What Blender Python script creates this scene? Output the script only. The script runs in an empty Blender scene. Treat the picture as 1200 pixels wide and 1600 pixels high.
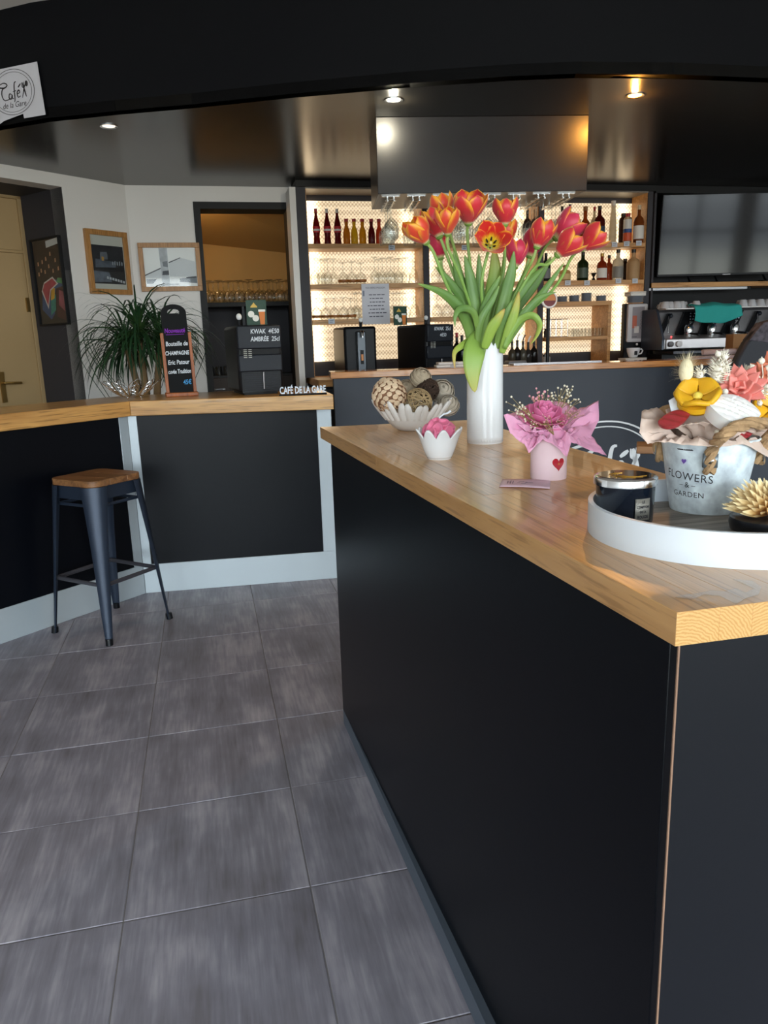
import bpy, bmesh, math, random
from mathutils import Vector, Matrix, Quaternion

PI = math.pi
rnd = random.Random(7)
SC = bpy.context.scene
COL = SC.collection

# ---------------------------------------------------------------- camera
H = 1.335
CAM_F, TILT, ROLL, YAW = 1185.55, 0.222325, 0.0317545, 0.2223187

def cam_axes():
    cy, sy = math.cos(YAW), math.sin(YAW)
    fw = Vector((sy*math.cos(TILT), cy*math.cos(TILT), -math.sin(TILT)))
    r = Vector((cy, -sy, 0)); d = fw.cross(r)
    c, s = math.cos(ROLL), math.sin(ROLL)
    return c*r + s*d, -s*r + c*d, fw
AX_R, AX_D, AX_F = cam_axes()
cam_data = bpy.data.cameras.new('camera')
cam = bpy.data.objects.new('camera', cam_data); COL.objects.link(cam)
cam_data.sensor_fit = 'VERTICAL'; cam_data.sensor_height = 36.0
cam_data.lens = CAM_F/1600*36.0
cam_data.clip_start = 0.02
R3 = Matrix((AX_R, -AX_D, -AX_F)).transposed()
cam.matrix_world = Matrix.Translation((0, 0, H)) @ R3.to_4x4()
SC.camera = cam

# ---------------------------------------------------------------- daylight, exposure
SC.view_settings.view_transform = 'Standard'
SC.view_settings.look = 'None'
SC.view_settings.gamma = 1.0
SC.view_settings.use_curve_mapping = False
SC.view_settings.exposure = 1.15
SC.cycles.transparent_max_bounces = 32
SC.cycles.max_bounces = 10
SC.cycles.transmission_bounces = 10
SC.cycles.glossy_bounces = 5
SC.cycles.sample_clamp_indirect = 6.0

W = bpy.data.worlds.new('overcast_sky'); SC.world = W; W.use_nodes = True
wn = W.node_tree.nodes; wl = W.node_tree.links
wn['Background'].inputs[1].default_value = 11.0
tc = wn.new('ShaderNodeTexCoord'); sep = wn.new('ShaderNodeSeparateXYZ')
wr = wn.new('ShaderNodeValToRGB')
wr.color_ramp.elements[0].position = 0.478; wr.color_ramp.elements[0].color = (0.26, 0.27, 0.25, 1)
wr.color_ramp.elements[1].position = 0.60; wr.color_ramp.elements[1].color = (0.80, 0.92, 1.0, 1)
for p_, c_ in ((0.486, (0.10, 0.11, 0.12, 1)), (0.510, (0.13, 0.14, 0.15, 1)), (0.525, (0.66, 0.72, 0.75, 1))):   # street, house fronts, bright cloud
    e = wr.color_ramp.elements.new(p_); e.color = c_
mth = wn.new('ShaderNodeMath'); mth.operation = 'MULTIPLY_ADD'; mth.inputs[1].default_value = 0.5; mth.inputs[2].default_value = 0.5
wl.new(tc.outputs['Generated'], sep.inputs[0]); wl.new(sep.outputs['Z'], mth.inputs[0])
wl.new(mth.outputs[0], wr.inputs[0]); wl.new(wr.outputs[0], wn['Background'].inputs[0])

FRONT_Y = -5.5                      # glazed street front behind the camera
WIN = [(-5.0, -2.7), (-2.4, -0.1), (0.2, 2.5), (2.8, 5.1), (6.75, 8.5), (8.8, 10.3)]   # window spans in x
WZ = (0.25, 2.85)
for a, b in WIN:                    # light portals guide the sampling of the daylight
    ld = bpy.data.lights.new('window_portal', 'AREA'); ld.shape = 'RECTANGLE'
    ld.size = b-a; ld.size_y = WZ[1]-WZ[0]; ld.cycles.is_portal = True
    lo = bpy.data.objects.new('window_portal', ld); COL.objects.link(lo)
    lo.location = ((a+b)/2, FRONT_Y-0.02, (WZ[0]+WZ[1])/2); lo.rotation_euler = (PI/2, 0, 0)

# ---------------------------------------------------------------- measuring helpers (pixel of the photo -> point at a real distance)
def ray(u, v):
    return AX_R*((u-600)/CAM_F) + AX_D*((v-800)/CAM_F) + AX_F
def on_z(u, v, z):
    d = ray(u, v); return Vector((0, 0, H)) + d*((z-H)/d.z)
def on_y(u, v, y):
    d = ray(u, v); return Vector((0, 0, H)) + d*(y/d.y)
def on_wall(p, q, u, v):
    p = Vector(p[:2]); q = Vector(q[:2]); n = Vector((-(q-p).y, (q-p).x))
    d = ray(u, v); return Vector((0, 0, H)) + d*(n.dot(p)/n.dot(d.xy))

# ---------------------------------------------------------------- mesh builder
class MB:
    def __init__(s): s.v = []; s.f = []; s.uv = []
    def add(s, vs, fs, uvs=None):
        o = len(s.v); s.v += [tuple(p) for p in vs]
        s.f += [tuple(i+o for i in f) for f in fs]
        s.uv += list(uvs) if uvs else [(0.5, 0.5)]*len(vs)
        return s
    def box(s, c, d, M=None):
        x, y, z = d[0]/2, d[1]/2, d[2]/2
        vs = [Vector((sx*x, sy*y, sz*z)) for sz in (-1, 1) for sy in (-1, 1) for sx in (-1, 1)]
        if M is not None: vs = [M @ p for p in vs]
        vs = [p+Vector(c) for p in vs]
        return s.add(vs, [(0, 2, 3, 1), (4, 5, 7, 6), (0, 1, 5, 4), (2, 6, 7, 3), (0, 4, 6, 2), (1, 3, 7, 5)])
    def span(s, a, b):
        return s.box([(a[i]+b[i])/2 for i in range(3)], [abs(b[i]-a[i]) for i in range(3)])
    def prism(s, poly, z0, z1, M=None):
        n = len(poly)
        vs = [Vector((p[0], p[1], z0)) for p in poly] + [Vector((p[0], p[1], z1)) for p in poly]
        if M is not None: vs = [M @ p for p in vs]
        fs = [tuple(range(n-1, -1, -1)), tuple(range(n, 2*n))]
        fs += [(i, (i+1) % n, n+(i+1) % n, n+i) for i in range(n)]
        return s.add(vs, fs)
    def lathe(s, prof, n=20, c=(0, 0, 0), M=None):
        vs = []; uv = []; k = len(prof)
        for j in range(n):
            a = 2*PI*j/n
            for i, (r, z) in enumerate(prof):
                p = Vector((r*math.cos(a), r*math.sin(a), z))
                if M is not None: p = M @ p
                vs.append(p+Vector(c)); uv.append((j/n, i/max(1, k-1)))
        fs = []
        for j in range(n):
            j2 = (j+1) % n
            for i in range(k-1):
                a, b, c2, d = j*k+i, j2*k+i, j2*k+i+1, j*k+i+1
                if prof[i][0] < 1e-6 and prof[i+1][0] < 1e-6: continue
                if prof[i][0] < 1e-6: fs.append((a, c2, d))
                elif prof[i+1][0] < 1e-6: fs.append((a, b, c2))
                else: fs.append((a, b, c2, d))
        return s.add(vs, fs, uv)
    def tube(s, pts, r, n=8, caps=True, flat=1.0):
        pts = [Vector(p) for p in pts]; m = len(pts)
        rs = r if isinstance(r, (list, tuple)) else [r]*m
        t0 = (pts[1]-pts[0]).normalized()
        up = Vector((0, 0, 1)) if abs(t0.z) < 0.9 else Vector((1, 0, 0))
        nx = t0.cross(up).normalized()
        vs = []; prev = t0
        for i, p in enumerate(pts):
            t = (pts[min(i+1, m-1)]-pts[max(i-1, 0)])
            t = t.normalized() if t.length > 1e-9 else prev
            q = prev.rotation_difference(t); nx = q @ nx; nx = (nx-t*nx.dot(t)).normalized()
            ny = t.cross(nx); prev = t
            for k in range(n):
                a = 2*PI*k/n
                vs.append(p+nx*(rs[i]*math.cos(a))+ny*(rs[i]*flat*math.sin(a)))
        fs = [(i*n+k, i*n+(k+1) % n, (i+1)*n+(k+1) % n, (i+1)*n+k) for i in range(m-1) for k in range(n)]
        if caps: fs += [tuple(range(n-1, -1, -1)), tuple((m-1)*n+k for k in range(n))]
        return s.add(vs, fs, [(0.5, i/(m-1)) for i in range(m) for k in range(n)])
    def loop(s, pts, r, n=6):
        pts = [Vector(p) for p in pts]; m = len(pts); vs = []
        for i, p in enumerate(pts):
            t = (pts[(i+1) % m]-pts[i-1]).normalized()
            nx = t.cross(Vector((0.13, 0.21, 0.97))).normalized(); ny = t.cross(nx)
            vs += [p+nx*(r*math.cos(2*PI*k/n))+ny*(r*math.sin(2*PI*k/n)) for k in range(n)]
        return s.add(vs, [(i*n+k, i*n+(k+1) % n, ((i+1) % m)*n+(k+1) % n, ((i+1) % m)*n+k) for i in range(m) for k in range(n)])
    def ball(s, c, r, nu=12, nv=8, sc=(1, 1, 1), M=None):
        prof = [(math.sin(PI*i/nv)*1.0, -math.cos(PI*i/nv)) for i in range(nv+1)]
        prof[0] = (0, -1); prof[-1] = (0, 1)
        D = Matrix.Diagonal((r*sc[0], r*sc[1], r*sc[2])).to_3x3()
        if M is not None: D = M.to_3x3() @ D
        return s.lathe(prof, nu, c, D)
    def grid(s, fn, nu, nv, wrap=False):
        vs = []; uv = []
        for i in range(nu+(0 if wrap else 1)):
            for j in range(nv+1):
                vs.append(fn(i/nu, j/nv)); uv.append((i/nu, j/nv))
        k = nv+1; fs = []
        for i in range(nu):
            i2 = (i+1) % nu if wrap else i+1
            for j in range(nv): fs.append((i*k+j, i2*k+j, i2*k+j+1, i*k+j+1))
        return s.add(vs, fs, uv)
    def move(s, M):
        s.v = [tuple(M @ Vector(p)) for p in s.v]; return s
    def mesh(s, name, m, smooth=0.7):
        me = bpy.data.meshes.new(name); me.from_pydata(s.v, [], s.f)
        l = me.uv_layers.new(name='uv')
        idx = [0]*len(me.loops); me.loops.foreach_get('vertex_index', idx)
        flat = [c for i in idx for c in s.uv[i]]
        l.data.foreach_set('uv', flat)
        bm = bmesh.new(); bm.from_mesh(me)
        bmesh.ops.remove_doubles(bm, verts=bm.verts, dist=1e-6)
        bmesh.ops.recalc_face_normals(bm, faces=bm.faces); bm.to_mesh(me); bm.free()
        if smooth:
            me.shade_smooth(); me.set_sharp_from_angle(angle=smooth)
        if m: me.materials.append(m)
        return me

def link(name, me, parent=None, loc=(0, 0, 0), rot=(0, 0, 0)):
    o = bpy.data.objects.new(name, me); COL.objects.link(o)
    o.location = loc; o.rotation_euler = rot
    if parent: o.parent = parent
    return o
def part(name, mb, m, parent, bevel=0, smooth=0.7, solid=0, sub=0, label=None, loc=(0, 0, 0), rot=(0, 0, 0), off=0):
    o = link(name, mb.mesh(name, m, smooth), parent, loc, rot)
    if solid:
        d = o.modifiers.new('s', 'SOLIDIFY'); d.thickness = solid; d.offset = off
    if bevel:
        d = o.modifiers.new('b', 'BEVEL'); d.width = bevel; d.segments = 2; d.limit_method = 'ANGLE'
    if sub:
        d = o.modifiers.new('u', 'SUBSURF'); d.levels = sub; d.render_levels = sub
    if label: o['label'] = label
    return o
def thing(name, label, cat, loc=(0, 0, 0), rz=0, group=None):
    o = bpy.data.objects.new(name, None); COL.objects.link(o); o.empty_display_size = 0.05
    o.location = loc; o.rotation_euler = (0, 0, rz); return tag(o, label, cat, group)
def tag(o, label, cat, group=None):
    o['label'] = label; o['category'] = cat
    if group: o['group'] = group
    elif 'group' in o: del o['group']
    return o
def struct(name, mb, m, parent=None, **k):
    o = part(name, mb, m, parent, **k)
    if not parent: o['kind'] = 'structure'
    return o
def dup(root, loc, rz=None, label=None, group=None):
    def cp(o, par):
        c = o.copy(); COL.objects.link(c)
        if par: c.parent = par
        for ch in kids.get(o.name, []): cp(ch, c)
        return c
    kids = {}
    for ch in root.children_recursive: kids.setdefault(ch.parent.name, []).append(ch)
    r = cp(root, None); r.location = loc
    if rz is not None: r.rotation_euler = (0, 0, rz)
    if label: r['label'] = label
    if group: r['group'] = group
    return r

# ---------------------------------------------------------------- materials
def new_mat(name):
    m = bpy.data.materials.new(name); m.use_nodes = True
    nt = m.node_tree; return m, nt.nodes, nt.links, nt.nodes['Principled BSDF']
def c4(c): return (c[0], c[1], c[2], 1)
ORD = 'first second third fourth fifth sixth seventh eighth ninth tenth eleventh twelfth thirteenth fourteenth fifteenth'.split()
def hexc(h):
    h = h.lstrip('#'); o = []
    for i in (0, 2, 4):
        x = int(h[i:i+2], 16)/255; o.append(x/12.92 if x <= 0.04045 else ((x+0.055)/1.055)**2.4)
    return tuple(o)
def plain(name, col, rough=0.5, metal=0, spec=0.5, trans=0, ior=1.45, bump=0, bscale=60, var=0, vscale=8, coat=0, sss=0, emit=0, sheen=0):
    if isinstance(col, str): col = hexc(col)
    m, n, l, b = new_mat(name)
    b.inputs['Base Color'].default_value = c4(col); b.inputs['Roughness'].default_value = rough
    b.inputs['Metallic'].default_value = metal; b.inputs['Specular IOR Level'].default_value = spec
    b.inputs['Transmission Weight'].default_value = trans; b.inputs['IOR'].default_value = ior
    b.inputs['Coat Weight'].default_value = coat; b.inputs['Sheen Weight'].default_value = sheen
    if emit:
        b.inputs['Emission Color'].default_value = c4(col); b.inputs['Emission Strength'].default_value = emit
    if sss:
        b.inputs['Subsurface Weight'].default_value = sss; b.inputs['Subsurface Radius'].default_value = (0.01, 0.006, 0.004)
    tcn = n.new('ShaderNodeTexCoord')
    if bump:
        t = n.new('ShaderNodeTexNoise'); t.inputs['Scale'].default_value = bscale; t.inputs['Detail'].default_value = 4
        bp = n.new('ShaderNodeBump'); bp.inputs['Strength'].default_value = bump; bp.inputs['Distance'].default_value = 0.004
        l.new(tcn.outputs['Object'], t.inputs['Vector']); l.new(t.outputs[0], bp.inputs['Height']); l.new(bp.outputs[0], b.inputs['Normal'])
    if var:
        t = n.new('ShaderNodeTexNoise'); t.inputs['Scale'].default_value = vscale; t.inputs['Detail'].default_value = 5
        r = n.new('ShaderNodeValToRGB')
        r.color_ramp.elements[0].position = 0.3; r.color_ramp.elements[0].color = c4([x*(1-var) for x in col])
        r.color_ramp.elements[1].position = 0.7; r.color_ramp.elements[1].color = c4([min(1, x*(1+var)) for x in col])
        l.new(tcn.outputs['Object'], t.inputs['Vector']); l.new(t.outputs[0], r.inputs[0]); l.new(r.outputs[0], b.inputs['Base Color'])
    return m
def wood(name, light, dark, axis=1, scale=1.0, rough=0.4, rings=True, coat=0.0, per_object=True, contrast=1.0):
    """oak-like wood: grain runs along the given object axis"""
    if isinstance(light, str): light = hexc(light)
    if isinstance(dark, str): dark = hexc(dark)
    m, n, l, b = new_mat(name); b.inputs['Roughness'].default_value = rough; b.inputs['Coat Weight'].default_value = coat
    tcn = n.new('ShaderNodeTexCoord'); mp = n.new('ShaderNodeMapping')
    sc = [14*scale]*3; sc[axis] = 1.1*scale
    mp.inputs['Scale'].default_value = sc
    oi = n.new('ShaderNodeObjectInfo'); ad = n.new('ShaderNodeVectorMath'); ad.operation = 'ADD'
    ms = n.new('ShaderNodeVectorMath'); ms.operation = 'SCALE'; ms.inputs['Scale'].default_value = 37.0
    cx = n.new('ShaderNodeCombineXYZ')
    for i in range(3): l.new(oi.outputs['Random'], cx.inputs[i])
    l.new(cx.outputs[0], ms.inputs[0]); l.new(tcn.outputs['Object'], ad.inputs[0]); l.new(ms.outputs[0], ad.inputs[1])
    l.new(ad.outputs[0], mp.inputs['Vector'])
    t1 = n.new('ShaderNodeTexNoise'); t1.inputs['Scale'].default_value = 1.6; t1.inputs['Detail'].default_value = 6; t1.inputs['Distortion'].default_value = 1.2
    l.new(mp.outputs[0], t1.inputs['Vector'])
    mp2 = n.new('ShaderNodeMapping'); s2 = [170*scale]*3; s2[axis] = 6*scale; mp2.inputs['Scale'].default_value = s2
    l.new(ad.outputs[0], mp2.inputs['Vector'])
    t2 = n.new('ShaderNodeTexNoise'); t2.inputs['Scale'].default_value = 1.0; t2.inputs['Detail'].default_value = 3
    l.new(mp2.outputs[0], t2.inputs['Vector'])
    r1 = n.new('ShaderNodeValToRGB')
    r1.color_ramp.elements[0].position = 0.32; r1.color_ramp.elements[0].color = c4(dark)
    r1.color_ramp.elements[1].position = 0.66; r1.color_ramp.elements[1].color = c4(light)
    l.new(t1.outputs[0], r1.inputs[0])
    r2 = n.new('ShaderNodeValToRGB')
    k = 1-0.45*contrast
    r2.color_ramp.elements[0].position = 0.33; r2.color_ramp.elements[0].color = (k, k*0.95, k*0.9, 1)
    r2.color_ramp.elements[1].position = 0.47; r2.color_ramp.elements[1].color = (1, 1, 1, 1)
    l.new(t2.outputs[0], r2.inputs[0])
    mx = n.new('ShaderNodeMix'); mx.data_type = 'RGBA'; mx.blend_type = 'MULTIPLY'; mx.inputs['Factor'].default_value = 1
    l.new(r1.outputs[0], mx.inputs['A']); l.new(r2.outputs[0], mx.inputs['B'])
    hv = n.new('ShaderNodeHueSaturation'); mr = n.new('ShaderNodeMapRange')
    mr.inputs['To Min'].default_value = 0.86; mr.inputs['To Max'].default_value = 1.12
    l.new(oi.outputs['Random'], mr.inputs['Value'])
    if per_object: l.new(mr.outputs[0], hv.inputs['Value'])
    l.new(mx.outputs['Result'], hv.inputs['Color']); l.new(hv.outputs[0], b.inputs['Base Color'])
    bp = n.new('ShaderNodeBump'); bp.inputs['Strength'].default_value = 0.12; bp.inputs['Distance'].default_value = 0.002
    l.new(t2.outputs[0], bp.inputs['Height']); l.new(bp.outputs[0], b.inputs['Normal'])
    return m
def thin_glass(name, tint=(0.93, 0.95, 0.95), gloss=1.0):
    m, n, l, b = new_mat(name); n.remove(b)
    tr = n.new('ShaderNodeBsdfTransparent'); tr.inputs[0].default_value = c4(tint)
    gl = n.new('ShaderNodeBsdfGlossy'); gl.inputs['Roughness'].default_value = 0.04
    lw = n.new('ShaderNodeLayerWeight'); lw.inputs['Blend'].default_value = 0.22
    mm = n.new('ShaderNodeMath'); mm.operation = 'MULTIPLY_ADD'; mm.inputs[1].default_value = 0.75*gloss; mm.inputs[2].default_value = 0.05*gloss
    mx = n.new('ShaderNodeMixShader')
    mc = n.new('ShaderNodeMix'); mc.data_type = 'RGBA'; mc.inputs['A'].default_value = c4(tint); mc.inputs['B'].default_value = c4([x*0.42 for x in tint])
    pw = n.new('ShaderNodeMath'); pw.operation = 'POWER'; pw.inputs[1].default_value = 2.0
    if gloss > 0.6:
        l.new(lw.outputs['Facing'], pw.inputs[0]); l.new(pw.outputs[0], mc.inputs['Factor']); l.new(mc.outputs['Result'], tr.inputs[0])
    l.new(lw.outputs['Facing'], mm.inputs[0]); l.new(mm.outputs[0], mx.inputs[0])
    l.new(tr.outputs[0], mx.inputs[1]); l.new(gl.outputs[0], mx.inputs[2]); l.new(mx.outputs[0], n['Material Output'].inputs[0])
    return m

def tile_mat():
    m, n, l, b = new_mat('floor_tile')
    tcn = n.new('ShaderNodeTexCoord'); oi = n.new('ShaderNodeObjectInfo')
    cx = n.new('ShaderNodeCombineXYZ'); ms = n.new('ShaderNodeVectorMath'); ms.operation = 'SCALE'; ms.inputs['Scale'].default_value = 53
    for i in range(3): l.new(oi.outputs['Random'], cx.inputs[i])
    l.new(cx.outputs[0], ms.inputs[0])
    ad = n.new('ShaderNodeVectorMath'); ad.operation = 'ADD'; l.new(tcn.outputs['Object'], ad.inputs[0]); l.new(ms.outputs[0], ad.inputs[1])
    def noise(s, det, dist=0):
        mp = n.new('ShaderNodeMapping'); mp.inputs['Scale'].default_value = s; l.new(ad.outputs[0], mp.inputs['Vector'])
        t = n.new('ShaderNodeTexNoise'); t.inputs['Scale'].default_value = 1; t.inputs['Detail'].default_value = det; t.inputs['Distortion'].default_value = dist
        l.new(mp.outputs[0], t.inputs['Vector']); return t
    t1 = noise((14, 2.2, 1), 7, 0.4); t2 = noise((95, 7, 1), 7); t3 = noise((6, 5, 1), 4)
    r = n.new('ShaderNodeValToRGB'); els = r.color_ramp.elements
    els[0].position = 0.28; els[0].color = c4(hexc('635d60')); els[1].position = 0.70; els[1].color = c4(hexc('b8b2b9'))
    e = els.new(0.5); e.color = c4(hexc('87838d'))
    a1 = n.new('ShaderNodeMath'); a1.operation = 'MULTIPLY_ADD'; a1.inputs[1].default_value = 0.36
    a2 = n.new('ShaderNodeMath'); a2.operation = 'MULTIPLY_ADD'; a2.inputs[1].default_value = 0.38
    a3 = n.new('ShaderNodeMath'); a3.operation = 'MULTIPLY'; a3.inputs[1].default_value = 0.27
    l.new(t2.outputs[0], a3.inputs[0]); l.new(t1.outputs[0], a2.inputs[0]); l.new(a3.outputs[0], a2.inputs[2])
    l.new(t3.outputs[0], a1.inputs[0]); l.new(a2.outputs[0], a1.inputs[2]); l.new(a1.outputs[0], r.inputs[0])
    l.new(r.outputs[0], b.inputs['Base Color'])
    b.inputs['Roughness'].default_value = 0.42; b.inputs['Specular IOR Level'].default_value = 0.4
    bp = n.new('ShaderNodeBump'); bp.inputs['Strength'].default_value = 0.15; bp.inputs['Distance'].default_value = 0.002
    l.new(t2.outputs[0], bp.inputs['Height']); l.new(bp.outputs[0], b.inputs['Normal'])
    return m

def studded_panel():
    """backlit panel of small moulded studs behind the shelves"""
    m, n, l, b = new_mat('studded_backlit_panel')
    tcn = n.new('ShaderNodeTexCoord'); sp = n.new('ShaderNodeSeparateXYZ'); l.new(tcn.outputs['Object'], sp.inputs[0])
    def sn(sock, k, ph=0.0):
        a = n.new('ShaderNodeMath'); a.operation = 'MULTIPLY_ADD'; a.inputs[1].default_value = k; a.inputs[2].default_value = ph
        l.new(sock, a.inputs[0]); s_ = n.new('ShaderNodeMath'); s_.operation = 'SINE'; l.new(a.outputs[0], s_.inputs[0]); return s_
    s1 = sn(sp.outputs['X'], 2*PI/0.028); s2 = sn(sp.outputs['Z'], 2*PI/0.030)
    ml = n.new('ShaderNodeMath'); ml.operation = 'MULTIPLY'; l.new(s1.outputs[0], ml.inputs[0]); l.new(s2.outputs[0], ml.inputs[1])
    s3 = sn(sp.outputs['Z'], 2*PI/0.060, 1.0)
    ad = n.new('ShaderNodeMath'); ad.operation = 'MULTIPLY_ADD'; ad.inputs[1].default_value = 0.35
    l.new(s3.outputs[0], ad.inputs[0]); l.new(ml.outputs[0], ad.inputs[2])
    r = n.new('ShaderNodeValToRGB')
    r.color_ramp.elements[0].position = 0.25; r.color_ramp.elements[0].color = (0.46, 0.40, 0.33, 1)
    r.color_ramp.elements[1].position = 0.62; r.color_ramp.elements[1].color = (0.86, 0.80, 0.70, 1)
    mr = n.new('ShaderNodeMapRange'); mr.inputs['From Min'].default_value = -1.2; mr.inputs['From Max'].default_value = 1.2
    l.new(ad.outputs[0], mr.inputs['Value']); l.new(mr.outputs[0], r.inputs[0])
    l.new(r.outputs[0], b.inputs['Base Color']); b.inputs['Roughness'].default_value = 0.25
    l.new(r.outputs[0], b.inputs['Emission Color']); b.inputs['Emission Strength'].default_value = 0.32
    bp = n.new('ShaderNodeBump'); bp.inputs['Strength'].default_value = 0.6; bp.inputs['Distance'].default_value = 0.006
    l.new(ad.outputs[0], bp.inputs['Height']); l.new(bp.outputs[0], b.inputs['Normal'])
    return m

def petal_mat(name, out, edge, base, base_t=0.1, lo=0.45, hi=0.95, inner=None):
    m, n, l, b = new_mat(name)
    uvn = n.new('ShaderNodeUVMap'); uvn.uv_map = 'uv'
    sp = n.new('ShaderNodeSeparateXYZ'); l.new(uvn.outputs[0], sp.inputs[0])
    def M(op, a, bb=None, c=None):
        x = n.new('ShaderNodeMath'); x.operation = op
        for i, k in enumerate((a, bb, c)):
            if k is None: continue
            if isinstance(k, (int, float)): x.inputs[i].default_value = k
            else: l.new(k, x.inputs[i])
        return x.outputs[0]
    U, V = sp.outputs['X'], sp.outputs['Y']
    d = M('ABSOLUTE', M('MULTIPLY_ADD', U, 2.0, -1.0))
    tcn = n.new('ShaderNodeTexCoord'); t = n.new('ShaderNodeTexNoise'); t.inputs['Scale'].default_value = 1.0; t.inputs['Detail'].default_value = 4
    mp = n.new('ShaderNodeMapping'); mp.inputs['Scale'].default_value = (14, 2.5, 1); l.new(uvn.outputs[0], mp.inputs[0]); l.new(mp.outputs[0], t.inputs['Vector'])
    v3 = M('POWER', V, 3.0)
    dd = M('ADD', M('MULTIPLY_ADD', v3, 0.42, M('MULTIPLY', d, M('MULTIPLY_ADD', V, 0.55, 0.42))), M('MULTIPLY_ADD', t.outputs[0], 0.5, -0.25))
    mr = n.new('ShaderNodeMapRange'); mr.interpolation_type = 'SMOOTHSTEP'; mr.inputs['From Min'].default_value = lo; mr.inputs['From Max'].default_value = hi
    l.new(dd, mr.inputs['Value'])
    mx = n.new('ShaderNodeMix'); mx.data_type = 'RGBA'; l.new(mr.outputs[0], mx.inputs['Factor'])
    mx.inputs['A'].default_value = c4(out); mx.inputs['B'].default_value = c4(edge)
    if inner:
        ge = n.new('ShaderNodeNewGeometry'); mi = n.new('ShaderNodeMix'); mi.data_type = 'RGBA'
        l.new(ge.outputs['Backfacing'], mi.inputs['Factor']); mi.inputs['A'].default_value = c4(out); mi.inputs['B'].default_value = c4(inner)
        l.new(mi.outputs['Result'], mx.inputs['A'])
    mr2 = n.new('ShaderNodeMapRange'); mr2.interpolation_type = 'SMOOTHSTEP'; mr2.inputs['From Min'].default_value = base_t*0.6; mr2.inputs['From Max'].default_value = base_t*1.5
    l.new(M('MULTIPLY_ADD', t.outputs[0], base_t*0.9, M('ADD', V, -base_t*0.45)), mr2.inputs['Value'])
    m2 = n.new('ShaderNodeMix'); m2.data_type = 'RGBA'; l.new(mr2.outputs[0], m2.inputs['Factor'])
    m2.inputs['A'].default_value = c4(base); l.new(mx.outputs['Result'], m2.inputs['B'])
    l.new(m2.outputs['Result'], b.inputs['Base Color']); b.inputs['Roughness'].default_value = 0.42
    b.inputs['Subsurface Weight'].default_value = 0.15; b.inputs['Subsurface Radius'].default_value = (0.008, 0.004, 0.002)
    b.inputs['Sheen Weight'].default_value = 0.2
    return m
def ramp_uv(name, cols, rough=0.5, axis='Y', noise=0.15, sss=0.0, nscale=(10, 2, 1)):
    """colour runs along the uv axis (a leaf from foot to tip)"""
    m, n, l, b = new_mat(name); uvn = n.new('ShaderNodeUVMap'); uvn.uv_map = 'uv'
    sp = n.new('ShaderNodeSeparateXYZ'); l.new(uvn.outputs[0], sp.inputs[0])
    mp = n.new('ShaderNodeMapping'); mp.inputs['Scale'].default_value = nscale; l.new(uvn.outputs[0], mp.inputs[0])
    t = n.new('ShaderNodeTexNoise'); t.inputs['Scale'].default_value = 1; t.inputs['Detail'].default_value = 4; l.new(mp.outputs[0], t.inputs['Vector'])
    a = n.new('ShaderNodeMath'); a.operation = 'MULTIPLY_ADD'; a.inputs[1].default_value = noise; l.new(t.outputs[0], a.inputs[0])
    a2 = n.new('ShaderNodeMath'); a2.operation = 'ADD'; a2.inputs[1].default_value = -noise/2; l.new(sp.outputs[axis], a2.inputs[0]); l.new(a2.outputs[0], a.inputs[2])
    r = n.new('ShaderNodeValToRGB')
    r.color_ramp.elements[0].position = cols[0][0]; r.color_ramp.elements[0].color = c4(hexc(cols[0][1]))
    r.color_ramp.elements[1].position = cols[-1][0]; r.color_ramp.elements[1].color = c4(hexc(cols[-1][1]))
    for p, c in cols[1:-1]:
        e = r.color_ramp.elements.new(p); e.color = c4(hexc(c))
    l.new(a.outputs[0], r.inputs[0]); l.new(r.outputs[0], b.inputs['Base Color']); b.inputs['Roughness'].default_value = rough
    if sss:
        b.inputs['Subsurface Weight'].default_value = sss; b.inputs['Subsurface Radius'].default_value = (0.006, 0.006, 0.003)
    return m

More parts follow.
